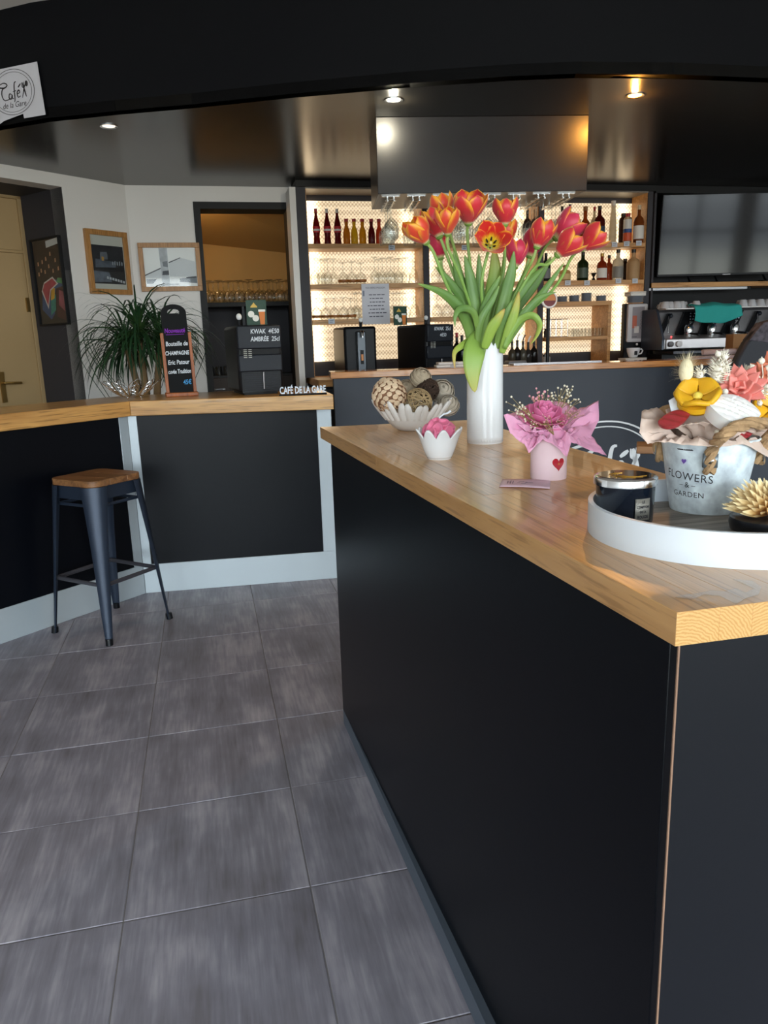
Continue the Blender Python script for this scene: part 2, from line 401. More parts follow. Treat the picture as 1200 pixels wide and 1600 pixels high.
OAK = ('#c99a5e', '#a87542')
M_ = dict(
    white_wall=plain('white_paint', '#e2deda', 0.7, bump=0.05, bscale=90),
    grey_wall=plain('dark_grey_paint', '#37363b', 0.65, bump=0.05),
    cream=plain('cream_paint', '#b89a6e', 0.5),
    tan=plain('ochre_wall_paint', '#c9a468', 0.8),
    black_gloss=plain('black_lacquer', '#151310', 0.24, spec=0.55, bump=0.02, bscale=25),
    black_fascia=plain('black_fascia', '#08090e', 0.6, spec=0.2, bump=0.06, bscale=120),
    black_matt=plain('black_matt', '#0b0b0d', 0.6),
    panel=plain('black_laminate', '#05070d', 0.36, spec=0.2, bump=0.02, bscale=30),
    navy=plain('slate_blue_laminate', '#262b35', 0.45, spec=0.4),
    ceiling=plain('white_ceiling', '#d8d3cc', 0.8),
    oak=wood('oak_worktop', '#d2a169', '#bd8c56', 1, rough=0.30, coat=0.25, contrast=0.65),
    oak_x=wood('oak_edge', '#cf9c58', '#b07d40', 0, rough=0.3, coat=0.3, per_object=False),
    shelf=wood('shelf_wood', '#cb985c', '#ab7842', 0, rough=0.45, per_object=False),
    seat=wood('dark_elm', '#9a6b42', '#6a4528', 0, scale=1.4, rough=0.5),
    frame=wood('picture_frame_wood', '#b9864e', '#a06f3a', 2, scale=2, rough=0.4, per_object=False),
    alu=plain('brushed_aluminium', '#aeb6bb', 0.42, metal=0.35, spec=0.5),
    steel=plain('dark_blue_steel', '#2a3342', 0.38, metal=0.35, spec=0.5),
    chrome=plain('chrome', '#e2e4e7', 0.16, metal=1),
    steelgrey=plain('machine_steel', '#8d8a8b', 0.34, metal=0.6),
    plinth=plain('grey_plinth', '#4d5560', 0.5),
    white_ceramic=plain('white_glazed_ceramic', '#e9eaec', 0.16, coat=0.4, spec=0.5),
    bisque=plain('white_matt_ceramic', '#ded9d4', 0.45),
    white=plain('white_paint_satin', '#dfe6ee', 0.38),
    paper=plain('white_paper', '#d6d4da', 0.8),
    ink=plain('dark_ink', '#1d1b20', 0.7),
    grout=plain('grey_grout', '#7c7777', 0.9),
    tile=tile_mat(), studs=studded_panel(),
    glass=thin_glass('clear_glass'),
    window_glass=thin_glass('window_glass', (0.97, 0.98, 0.98), 0.5),
    plastic=plain('black_plastic', '#0b0c10', 0.42, spec=0.3), plastic2=plain('charcoal_plastic', '#1b1f27', 0.45, spec=0.35),
    chalk=plain('white_chalk', '#d9dfe6', 0.9), label_white=plain('label_paper', '#d8d6d0', 0.7),
    tag=plain('price_tag', '#c2c8d2', 0.6),
)
# ================================================================ the room shell
CZ, UZ = 2.5, 3.03                # low black ceiling, upper white ceiling
mb = MB(); mb.span((-5.4, FRONT_Y-0.2, -0.12), (10.8, 8.6, -0.002))
floor = struct('floor', mb, M_['grout'])
TX0, TX1 = 0.156, 0.4505
tm = None
for i in range(-6, 4):
    for j in range(-5, 7):
        if tm is None:
            t = MB(); t.box((0, 0, -0.004), (TX1-0.003, TX1-0.003, 0.008)); tm = t.mesh('tile', M_['tile'], 0)
        o = link('tile', tm, floor, (TX0+(i+0.5)*TX1, 1.663+(j+0.5)*TX1, rnd.uniform(-0.0004, 0.0004)))
        d = o.modifiers.new('b', 'BEVEL'); d.width = 0.0016; d.segments = 1

arc = [(-2.05, 5.55), (-1.35, 4.98), (-0.949, 4.692), (-0.697, 4.522), (-0.33, 4.35), (0.043, 4.196), (0.494, 3.98), (1.036, 3.753),
       (1.481, 3.598), (1.765, 3.527), (2.224, 3.476), (2.73, 3.463), (3.3, 3.52), (4.0, 3.70), (5.0, 4.1), (6.2, 4.75), (7.6, 5.9)]
mb = MB(); mb.prism(arc+[(7.6, 6.45), (-0.6, 6.45), (-1.6, 6.3)], CZ, CZ+0.05)
ceil_low = struct('ceiling', mb, M_['black_gloss'], smooth=0)
mb = MB()
back = [(x+0.02, y+0.06) for x, y in arc]
mb.prism(arc+back[::-1], CZ, UZ); struct('trim_1', mb, M_['black_fascia'], smooth=0.5)
mb = MB(); mb.span((-5.4, FRONT_Y-0.2, UZ), (10.8, 6.5, UZ+0.1)); struct('ceiling_upper', mb, M_['ceiling'], smooth=0)

# back wall with the pass-through doorway (x 0.02..0.73)
DX0, DX1, DZ = 0.012, 0.737, 2.389
mb = MB(); mb.span((-0.465, 6.2, 0), (DX0, 6.4, CZ)); mb.span((DX0, 6.2, DZ), (DX1, 6.4, CZ)); mb.span((DX1, 6.2, 0), (0.80, 6.4, CZ))
struct('wall_back', mb, M_['white_wall'], smooth=0)
mb = MB(); mb.span((0.80, 6.215, 0), (10.7, 6.4, UZ)); struct('wall_behind_shelves', mb, M_['grey_wall'], smooth=0)
mb = MB()
mb.span((DX0, 6.19, 0), (DX0+0.05, 6.42, DZ)); mb.span((DX1-0.028, 6.19, 0), (DX1, 6.42, DZ)); mb.span((DX0+0.05, 6.19, DZ-0.05), (DX1-0.028, 6.42, DZ))
struct('trim_2', mb, M_['black_matt'], smooth=0)
# angled left wall with a deep doorway
WA, WB = Vector((-0.463, 6.2)), Vector((-0.846, 5.8565))
wd = (WB-WA).normalized(); wn_ = Vector((-0.668, 0.744))      # along the wall to the left, and into the wall
def lw(s, d): return (WA+wd*s+wn_*d)
s0 = (WB-WA).length; s1 = s0+1.15; s2 = 6.2
def wquad(sa, sb, da, db): return [tuple(lw(sa, da)), tuple(lw(sb, da)), tuple(lw(sb, db)), tuple(lw(sa, db))]
mb = MB(); mb.prism(wquad(0, s0, 0, 0.14), 0, CZ); mb.prism(wquad(s0, s1, 0, 0.14), 2.419, CZ+0.02); mb.prism(wquad(s1, s2, 0, 0.14), 0, UZ)
struct('wall_left', mb, M_['white_wall'], smooth=0)
mb = MB(); mb.prism(wquad(s0-0.10, s0, 0.005, 0.56), 0, 2.44); mb.prism(wquad(s1, s1+0.1, 0.005, 0.56), 0, 2.44); mb.prism(wquad(s0, s1, 0.005, 0.56), 2.42, 2.5)
struct('trim_3', mb, M_['grey_wall'], smooth=0)
# the door at the end of the reveal
ang = math.atan2(-wd.y, -wd.x)
door = link('door_1', None); door['kind'] = 'structure'; door['label'] = 'cream panelled door with brass lever handle in the dark doorway'
door.location = (*lw(s1, 0.52), 0); door.rotation_euler = (0, 0, ang)
mb = MB(); mb.span((0.03, 0.0, 0.01), (1.12, 0.05, 2.03)); part('door_leaf', mb, M_['cream'], door, bevel=0.004)
mb = MB(); mb.span((0.03, 0.0, 2.05), (1.12, 0.05, 2.40)); part('transom_panel', mb, M_['cream'], door, bevel=0.004)
mb = MB(); mb.span((0.0, -0.01, 0), (0.03, 0.06, 2.42)); mb.span((1.12, -0.01, 0), (1.15, 0.06, 2.42)); mb.span((0.03, -0.008, 2.03), (1.12, 0.04, 2.05)); mb.span((0, -0.01, 2.40), (1.15, 0.06, 2.43))
part('door_frame', mb, M_['cream'], door, bevel=0.003)
mb = MB(); mb.span((0.70, -0.012, 0.3), (0.71, 0.004, 1.3)); mb.span((0.93, -0.004, 1.38), (1.06, 0.004, 1.385)); part('door_moulding', mb, M_['cream'], door)
brass = plain('brass', '#a8874f', 0.35, metal=0.9)
hx = 0.83
mb = MB(); mb.span((hx-0.017, -0.012, 0.98), (hx+0.017, 0.0, 1.20)); mb.tube([(hx, -0.01, 1.12), (hx, -0.045, 1.12), (hx+0.02, -0.05, 1.12), (hx+0.12, -0.05, 1.115)], 0.009, 8)
part('door_handle', mb, brass, door, label='brass lever handle')
mb = MB(); mb.span((1.09, -0.015, 1.62), (1.11, 0.01, 1.72)); part('hinge', mb, brass, door)

# room behind the pass-through: ochre walls under a sloping ceiling
mb = MB(); mb.span((-0.35, 7.75, 0), (1.8, 7.9, 2.6)); struct('wall_back_room', mb, M_['tan'], smooth=0)
mb = MB(); mb.span((-0.40, 6.42, 0), (-0.30, 7.9, 2.6)); mb.span((1.75, 6.42, 0), (1.85, 7.9, 2.6)); struct('wall_side_room', mb, M_['tan'], smooth=0)
mb = MB(); mb.add([(-0.4, 6.42, 2.62), (1.85, 6.42, 2.62), (1.85, 7.9, 2.05), (-0.4, 7.9, 2.3), (-0.4, 6.42, 2.7), (1.85, 6.42, 2.7), (1.85, 7.9, 2.7), (-0.4, 7.9, 2.7)],
      [(0, 1, 2, 3), (4, 7, 6, 5), (0, 4, 5, 1), (2, 6, 7, 3), (0, 3, 7, 4), (1, 5, 6, 2)]); struct('ceiling_back_room', mb, M_['tan'], smooth=0)
bulb = plain('added_bulb_glow', (1.0, 0.72, 0.36), emit=22)
lt = thing('added_bulb', 'added warm bulb, out of view, lighting the back room behind the pass-through', 'lamp', (-0.16, 6.75, 2.30))  # added source hidden beside the opening, warms the ochre walls
mb = MB(); mb.ball((0, 0, 0), 0.05, 12, 8); part('bulb', mb, bulb, lt)
mb = MB(); mb.lathe([(0, 0.04), (0.03, 0.04), (0.03, 0.16), (0, 0.16)], 12); part('socket', mb, M_['white'], lt)

# closing walls and the glazed street front
mb = MB(); mb.span((-5.4, FRONT_Y-0.2, 0), (-5.25, 6.0, UZ)); struct('wall_far_left', mb, M_['white_wall'], smooth=0)
mb = MB(); mb.span((10.6, FRONT_Y-0.2, 0), (10.75, 6.4, UZ)); struct('wall_right', mb, M_['white_wall'], smooth=0)
mb = MB(); mb.span((-5.3, FRONT_Y-0.2, 0), (10.7, FRONT_Y, WZ[0])); mb.span((-5.3, FRONT_Y-0.2, WZ[1]), (10.7, FRONT_Y, UZ))
xs = [-5.3]+[x for w in WIN for x in w]+[10.7]
for a, b in zip(xs[0::2], xs[1::2]): mb.span((a, FRONT_Y-0.2, WZ[0]), (b, FRONT_Y, WZ[1]))
struct('wall_front', mb, M_['white_wall'], smooth=0)
for k, (a, b) in enumerate(WIN):
    w = link('window_%d' % (k+1), None, None, (a, FRONT_Y-0.1, 0)); w['kind'] = 'structure'
    mb = MB(); L = b-a
    for s in ((0, 0, WZ[0], 0.06, WZ[1]), (L-0.06, 0, WZ[0], L, WZ[1]), (L/2-0.03, 0, WZ[0], L/2+0.03, WZ[1])): mb.span((s[0], -0.03, s[2]), (s[3], 0.03, s[4]))
    for z in (WZ[0], 1.95, WZ[1]-0.06): mb.span((0, -0.03, z), (L, 0.03, z+0.06))
    part('window_frame', mb, M_['black_matt'], w)
    mb = MB(); mb.span((0.03, -0.004, WZ[0]+0.03), (L-0.03, 0.004, WZ[1]-0.03)); part('window_pane', mb, M_['window_glass'], w)

# recessed ceiling spots
def downlight(u, v, col, power, emit, label):
    p = on_z(u, v, CZ)
    t = thing('ceiling_spot', label, 'ceiling light', (p.x, p.y, CZ), 0)
    mb = MB(); mb.lathe([(0.034, -0.001), (0.046, -0.004), (0.046, 0.002), (0.034, 0.002)], 24); part('bezel', mb, M_['chrome'], t)
    mb = MB(); mb.lathe([(0, -0.003), (0.02, -0.0045), (0.034, -0.001)], 24)
    m = plain('spot_lens', col, 0.4, emit=emit); part('lens', mb, m, t)
    if power:
        ld = bpy.data.lights.new('spot', 'POINT'); ld.energy = power; ld.color = col; ld.shadow_soft_size = 0.012
        lo = bpy.data.objects.new('spot', ld); COL.objects.link(lo); lo.parent = t; lo.location = (0, 0, -0.014)
downlight(170, 197, (1.0, 0.85, 0.7), 0, 0.6, 'dim recessed ceiling spot over the left counter beside the paper sign')
downlight(615, 156, (1.0, 0.92, 0.70), 8, 8, 'bright white recessed ceiling spot left of the hanging black hood')
downlight(992, 149, (1.0, 0.42, 0.07), 10, 5.0, 'amber glowing recessed ceiling spot right of the black hood')

# ================================================================ front counter: two facets under one oak worktop
FA, FC, FB = Vector((-2.05, 2.732)), Vector((-0.419, 4.237)), Vector((0.66, 4.165))
def facet(name, label, p, q, pl, pr, z_top, z_pl, left_post, right_post):
    """aluminium carcass with a black panel; p->q runs left to right seen from the room"""
    L = (q-p).length; a = math.atan2((q-p).y, (q-p).x)
    t = thing(name, label, 'counter', (p.x, p.y, 0), a)
    mb = MB(); mb.span((0, 0.012, 0), (L, 0.45, z_top)); part('carcass', mb, M_['black_matt'], t)
    mb = MB(); mb.span((0, 0, 0), (L, 0.012, z_pl)); part('kick_plate', mb, M_['alu'], t, bevel=0.002, label='brushed aluminium kick plate')
    if left_post:
        mb = MB(); mb.span((0, 0, z_pl), (left_post, 0.012, z_top)); part('post', mb, M_['alu'], t, bevel=0.002)
    if right_post:
        mb = MB(); mb.span((L-right_post, 0, z_pl), (L, 0.012, z_top)); part('post', mb, M_['alu'], t, bevel=0.002)
    mb = MB(); mb.span((left_post, 0.004, z_pl), (L-right_post, 0.012, z_top)); part('front_panel', mb, M_['panel'], t, label='black laminate front panel')
    return t
facet('bar_counter', 'black fronted counter facet behind the stool, running off at left', FA, FC, 0, 0, 0.99, 0.165, 0, 0.055)
facet('bar_counter', 'black fronted counter facet with wide white frame facing the room', FC, FB, 0, 0, 0.99, 0.165, 0.046, 0.08)
WC = Vector((-0.395, 4.175)); WL = Vector((-2.02, 2.64)); WR = Vector((0.645, 3.97))
ct = thing('counter_worktop', 'thick honey oak worktop bent round the front counter', 'worktop', (0, 0, 0.99))
bl = [(-0.62, 4.75), (-2.35, 3.05)]
for P_ in ([WL, WC, Vector((-0.47, 4.70)), Vector((-2.40, 2.98))], [WC, WR, Vector((0.665, 4.70)), Vector((-0.47, 4.70))]):
    a_ = math.atan2((P_[1]-P_[0]).y, (P_[1]-P_[0]).x); R_ = Matrix.Rotation(-a_, 2)
    m1 = MB(); m1.prism([tuple(R_ @ (p-P_[0])) for p in P_], 0, 0.077); part('worktop_slab', m1, M_['oak_x'], ct, bevel=0.003, loc=(P_[0].x, P_[0].y, 0), rot=(0, 0, a_))
CTZ = 1.067

# ================================================================ bar ledge behind, slightly turned
BA, BE = Vector((0.762, 4.766)), Vector((0.99250, -0.1222))
BN = Vector((-BE.y, BE.x)); bang = math.atan2(BE.y, BE.x)
t = thing('bar_counter', 'slate blue fronted bar with an oval white emblem', 'counter', (BA.x, BA.y, 0), bang)
mb = MB(); mb.span((0.02, 0.035, 0), (4.6, 0.20, 1.11)); part('front_panel', mb, M_['navy'], t)
BARP = (BA+BN*0.035, BA+BN*0.035+BE*3)
bar_t = t
t = thing('bar_ledge', 'long orange oak ledge on top of the slate blue bar', 'worktop', (BA.x, BA.y, 1.11), bang)
mb = MB(); mb.prism([(0, 0), (4.6, 0), (4.6, 0.28), (-0.0, 0.28)], 0, 0.04); part('ledge_board', mb, wood('bar_ledge_wood', '#bd8248', '#9c6530', 0, rough=0.22, coat=0.5, per_object=False), t, bevel=0.003)
LEDZ = 1.15
def bar_pt(s, d, z): p = BA+BE*s+BN*d; return Vector((p.x, p.y, z))

# inner work counter below the shelves
t = thing('back_counter', 'low inner counter with wood top below the lit shelves', 'counter', (0.79, 5.50, 0))
mb = MB(); mb.span((0, 0, 1.02), (5.3, 0.69, 1.07)); part('worktop_slab', mb, M_['shelf'], t, bevel=0.002)
mb = MB(); mb.span((0.03, 0.02, 0), (5.3, 0.69, 1.02)); part('cabinet_front', mb, M_['plastic'], t)
for k in range(3):
    mb = MB(); mb.span((0.06+k*0.5, -0.0, 0.72), (0.54+k*0.5, 0.02, 1.0)); d = part('drawer', mb, M_['plastic2'], t, bevel=0.003)
    mb = MB(); mb.span((0.2+k*0.5, -0.02, 0.94), (0.4+k*0.5, 0.0, 0.955)); part('handle', mb, M_['chrome'], d)
ICZ = 1.07

# ================================================================ dropped hood with hanging glass rails
hA, hB = on_z(587, 183, CZ), on_z(920, 180, CZ)
hd = (hB-hA).xy.normalized(); hang = math.atan2(hd.y, hd.x); hL = (hB-hA).xy.length
t = thing('hanging_hood', 'black box hood hung from the ceiling above the bar', 'hood', (hA.x, hA.y, CZ), hang)
HB = -0.385
mb = MB(); mb.span((0, 0, HB), (hL, 0.018, 0)); part('front_board', mb, plain('hood_black_satin', '#121114', 0.34, spec=0.4), t, bevel=0.002)
mb = MB(); mb.span((0, 0.018, HB), (0.018, 0.50, 0)); mb.span((hL-0.018, 0.018, HB), (hL, 0.50, 0)); mb.span((0.018, 0.482, HB), (hL-0.018, 0.50, 0)); part('side_board', mb, plain('hood_black_satin_side', '#17161a', 0.3), t, bevel=0.002)
mb = MB(); mb.span((0.018, 0.018, HB), (hL-0.018, 0.482, HB+0.018)); part('bottom_board', mb, plain('hood_underside', '#6e675c', 0.35, metal=0.4), t)
rails = [0.075+0.142*k for k in range(8)]
for x in rails:
    mb = MB()
    for s in (-0.018, 0.018):
        mb.span((x+s-0.004, 0.05, HB-0.03), (x+s+0.004, 0.46, HB-0.022)); mb.span((x+s-0.003, 0.06, HB-0.026), (x+s+0.003, 0.066, HB)); mb.span((x+s-0.003, 0.44, HB-0.026), (x+s+0.003, 0.446, HB))
    mb.span((x-0.05, 0.05, HB-0.006), (x+0.05, 0.07, HB))
    part('glass_rail', mb, M_['chrome'], t)
hood_M = Matrix.Translation((hA.x, hA.y, CZ)) @ Matrix.Rotation(hang, 4, 'Z')

# ================================================================ back bar shelving
SY0, SY1 = 5.95, 6.20
sv = thing('back_bar_shelving', 'tall black framed shelving with backlit studded panels', 'shelving', (0, 0, 0))
def post(x0, x1, y1=SY1, m='grey_wall'):
    mb = MB(); mb.span((x0, SY0, ICZ), (x1, y1, 2.455)); part('post', mb, M_[m], sv)
mb = MB(); mb.span((0.708, SY0, 0), (0.754, SY1-0.005, 2.455)); part('end_board', mb, M_['white_wall'], sv, label='white painted end board')
for a, b in ((0.755, 0.826), (1.724, 1.768), (2.685, 2.73), (3.645, 3.69)): post(a, b)
mb = MB(); mb.span((0.755, SY0-0.02, 2.455), (3.70, SY1, CZ-0.001)); part('header', mb, M_['black_matt'], sv)
mb = MB(); mb.span((0.826, SY0, 2.445), (3.645, SY1, 2.455)); part('top_board', mb, plain('grey_top_board', '#7d776e', 0.4), sv)
bays = [(0.826, 1.724), (1.768, 2.685), (2.73, 3.645)]
strips = [(0.075, 0.93), (0.06, 0.92), (0.10, 0.90)]
def bay_panel(k, a, b):
    m = M_['studs'].copy(); m.name = 'studded_backlit_panel_%d' % k
    n, l = m.node_tree.nodes, m.node_tree.links; bsdf = n['Principled BSDF']
    uvn = n.new('ShaderNodeUVMap'); uvn.uv_map = 'uv'; sp = n.new('ShaderNodeSeparateXYZ'); l.new(uvn.outputs[0], sp.inputs[0])
    tot = None                    # LED strips behind the diffusing panel
    for s, amp in zip(strips[k], ((1.5, 0.9), (1.1, 1.0), (0.45, 1.1))[k]):
        x = n.new('ShaderNodeMath'); x.operation = 'SUBTRACT'; x.inputs[1].default_value = s; l.new(sp.outputs['X'], x.inputs[0])
        y = n.new('ShaderNodeMath'); y.operation = 'POWER'; y.inputs[1].default_value = 2; l.new(x.outputs[0], y.inputs[0])
        z = n.new('ShaderNodeMath'); z.operation = 'MULTIPLY'; z.inputs[1].default_value = -1/(0.055**2); l.new(y.outputs[0], z.inputs[0])
        e_ = n.new('ShaderNodeMath'); e_.operation = 'EXPONENT'; l.new(z.outputs[0], e_.inputs[0])
        f_ = n.new('ShaderNodeMath'); f_.operation = 'MULTIPLY_ADD'; f_.inputs[1].default_value = amp
        f_.inputs[2].default_value = 0.42
        l.new(e_.outputs[0], f_.inputs[0])
        if tot is not None:
            f_.inputs[2].default_value = 0.0; l.new(tot, f_.inputs[2])
        tot = f_.outputs[0]
    l.new(tot, bsdf.inputs['Emission Strength'])
    hs = n.new('ShaderNodeMix'); hs.data_type = 'RGBA'; hs.blend_type = 'MULTIPLY'; hs.inputs['Factor'].default_value = 1
    src = bsdf.inputs['Base Color'].links[0].from_socket
    l.new(src, hs.inputs['A']); hs.inputs['B'].default_value = (1.0, 0.84, 0.60, 1); l.new(hs.outputs['Result'], bsdf.inputs['Emission Color'])
    mb = MB(); mb.add([(a, SY1-0.012, 1.184), (b, SY1-0.012, 1.184), (b, SY1-0.012, 2.40), (a, SY1-0.012, 2.40), (a, SY1, 1.184), (b, SY1, 1.184), (b, SY1, 2.40), (a, SY1, 2.40)],
       [(0, 1, 2, 3), (5, 4, 7, 6), (3, 2, 6, 7), (0, 4, 5, 1), (0, 3, 7, 4), (1, 5, 6, 2)], [(0, 0), (1, 0), (1, 1), (0, 1)]*2)
    part('backlit_panel', mb, m, sv, smooth=0, label='glowing cream studded backlit panel')
for k, (a, b) in enumerate(bays): bay_panel(k, a, b)
for k, (a, b) in enumerate(bays):      # wood lined sides of the bays
    for x in (a, b-0.006):
        mb = MB(); mb.span((x, SY0+0.01, ICZ), (x+0.006, SY1-0.012, 2.445)); part('side_lining', mb, M_['shelf'], sv)
SH = {1: 2.058, 2: 1.765, 3: 1.503}
for k, (a, b) in enumerate(bays):
    for s in (1, 2, 3):
        if k == 2 and s == 3: continue
        mb = MB(); mb.span((a+0.006, SY0, SH[s]-0.034), (b-0.006, SY1-0.014, SH[s])); part('shelf', mb, M_['shelf'], sv, bevel=0.002)
# open wooden box standing in the right bay
BXZ, BMZ = 1.597, 1.316
t = thing('wooden_box_shelf', 'open oak box shelf under the bottles in right bay', 'shelf', (2.74, 5.90, ICZ))
bw = 3.32-2.74
mb = MB(); mb.span((0, 0, BXZ-ICZ-0.035), (bw, 0.28, BXZ-ICZ)); part('top_board', mb, M_['shelf'], t, bevel=0.002)
mb = MB(); mb.span((0, 0, BMZ-ICZ-0.03), (bw-0.03, 0.28, BMZ-ICZ)); part('middle_board', mb, M_['shelf'], t, bevel=0.002)
mb = MB(); mb.span((bw-0.03, 0, 0), (bw, 0.28, BXZ-ICZ-0.035)); part('side_board', mb, M_['shelf'], t, bevel=0.002)

# television niche
t = thing('television_niche', 'black niche with oak shelf holding television over coffee machine', 'cabinet', (3.70, 5.95, 0))
mb = MB(); mb.span((0, 0.24, 1.07), (2.5, 0.26, CZ-0.002)); part('back_board', mb, M_['black_matt'], t)
mb = MB(); mb.span((0, -0.02, 2.44), (2.5, 0.24, CZ-0.002)); part('header', mb, M_['black_matt'], t)
mb = MB(); mb.span((0, -0.02, 1.695), (2.5, 0.24, 1.735)); part('shelf', mb, M_['shelf'], t, bevel=0.002)
mb = MB(); mb.span((0, -0.01, 1.07), (0.018, 0.24, 2.44)); part('side_board', mb, M_['grey_wall'], t)

# ================================================================ island
IZ0, IZ1 = 1.012, 1.05
isl = thing('island_counter', 'near black island cabinet in the foreground, oak worktop above', 'counter', (0.462, 0.662, 0))
pv = Vector((0.385, 2.467))-Vector((0.462, 0.662))
pa = math.atan2(pv.y, pv.x)
MR = Matrix.Rotation(pa, 4, 'Z'); Ln = pv.length
mb = MB(); mb.box((Ln/2+0.006, -0.009, IZ0/2+0.01), (Ln-0.012, 0.018, IZ0-0.02)); mb.move(MR); part('side_panel', mb, M_['panel'], isl, bevel=0.0015)
mb = MB(); mb.span((0.0006, 0, 0.02), (0.44, 0.018, IZ0)); part('front_panel', mb, plain('black_laminate_front', '#0a0c12', 0.42, spec=0.35, bump=0.02), isl, bevel=0.001, label='black laminate end panel')
mb = MB(); mb.box((0.0012, -0.0012, IZ0/2+0.01), (0.002, 0.002, IZ0-0.02)); part('edge_banding', mb, plain('raw_edge', '#8a6a55', 0.6), isl, label='pale raw edge line at the corner')
mb = MB(); mb.span((0.40, 0.03, 0.02), (0.42, 1.83, IZ0)); mb.span((-0.05, 1.82, 0.02), (0.40, 1.84, IZ0)); part('back_panel', mb, M_['panel'], isl)
mb = MB(); mb.prism([(0.02, 0.025), (Ln, 0.0), (Ln, -0.01), (0.02, -0.01)], 0.0, 0.055); mb.move(MR); part('plinth_strip', mb, M_['plinth'], isl, label='grey plinth strip along the floor')
def end_grain():
    m, n, l, b = new_mat('oak_end_grain'); tcn = n.new('ShaderNodeTexCoord'); oi = n.new('ShaderNodeObjectInfo')
    cx = n.new('ShaderNodeCombineXYZ'); mr = n.new('ShaderNodeMapRange'); mr.inputs['To Min'].default_value = -.05; mr.inputs['To Max'].default_value = .05
    l.new(oi.outputs['Random'], mr.inputs['Value']); l.new(mr.outputs[0], cx.inputs['X']); cx.inputs['Z'].default_value = 0.03
    ad = n.new('ShaderNodeVectorMath'); ad.operation = 'ADD'; l.new(tcn.outputs['Object'], ad.inputs[0]); l.new(cx.outputs[0], ad.inputs[1])
    wv = n.new('ShaderNodeTexWave'); wv.wave_type = 'RINGS'; wv.rings_direction = 'Y'; wv.inputs['Scale'].default_value = 85; wv.inputs['Distortion'].default_value = 5.0; wv.inputs['Detail'].default_value = 3; wv.inputs['Detail Scale'].default_value = 1.5
    l.new(ad.outputs[0], wv.inputs['Vector'])
    ns = n.new('ShaderNodeTexNoise'); ns.inputs['Scale'].default_value = 900; ns.inputs['Detail'].default_value = 2; l.new(tcn.outputs['Object'], ns.inputs['Vector'])
    mx = n.new('ShaderNodeMath'); mx.operation = 'MULTIPLY_ADD'; mx.inputs[1].default_value = .45; l.new(ns.outputs[0], mx.inputs[0])
    m2 = n.new('ShaderNodeMath'); m2.operation = 'MULTIPLY'; m2.inputs[1].default_value = .5; l.new(wv.outputs[1] if len(wv.outputs) > 1 else wv.outputs[0], m2.inputs[0]); l.new(m2.outputs[0], mx.inputs[2])
    r = n.new('ShaderNodeValToRGB'); r.color_ramp.elements[0].position = .22; r.color_ramp.elements[0].color = c4(hexc('bb8849')); r.color_ramp.elements[1].position = .6; r.color_ramp.elements[1].color = c4(hexc('d2a265'))
    l.new(mx.outputs[0], r.inputs[0]); l.new(r.outputs[0], b.inputs['Base Color']); b.inputs['Roughness'].default_value = .55
    return m
END_GRAIN = end_grain()
# worktop of glued oak staves
it = thing('island_worktop', 'foreground oak stave worktop with water stain at its corner', 'worktop', (0, 0, IZ0))
c00, c10, c11, c01 = Vector((0.4575, 0.659)), Vector((0.905, 0.66)), Vector((0.905, 2.565)), Vector((0.372, 2.605))
cuts = [0, 0.115, 0.205, 0.34, 0.475, 0.61, 0.74, 0.87, 1.0]
def lerp2(s, tt): return (c00.lerp(c10, s)).lerp(c01.lerp(c11, s), tt)
for k in range(len(cuts)-1):
    a, b = cuts[k], cuts[k+1]; js = [0] + [[0.62], [0.33, 0.83], [0.5], [0.24, 0.7], [0.55], [0.38], [0.66], [0.45]][k] + [1]
    for j in range(len(js)-1):
        g = 0.0; P = [lerp2(a+g, js[j]), lerp2(b-g, js[j]), lerp2(b-g, js[j+1]), lerp2(a+g, js[j+1])]
        c = sum(P, Vector((0, 0)))/4
        mb = MB(); mb.prism([tuple(p-c) for p in P], 0, IZ1-IZ0); o = part('stave', mb, M_['oak'], it, bevel=0.0006, loc=(c.x, c.y, rnd.uniform(-0.00015, 0.00015)))
        if j == 0:
            o.data.materials.append(END_GRAIN)
            for pl in o.data.polygons:
                if pl.normal.y < -0.8: pl.material_index = 1

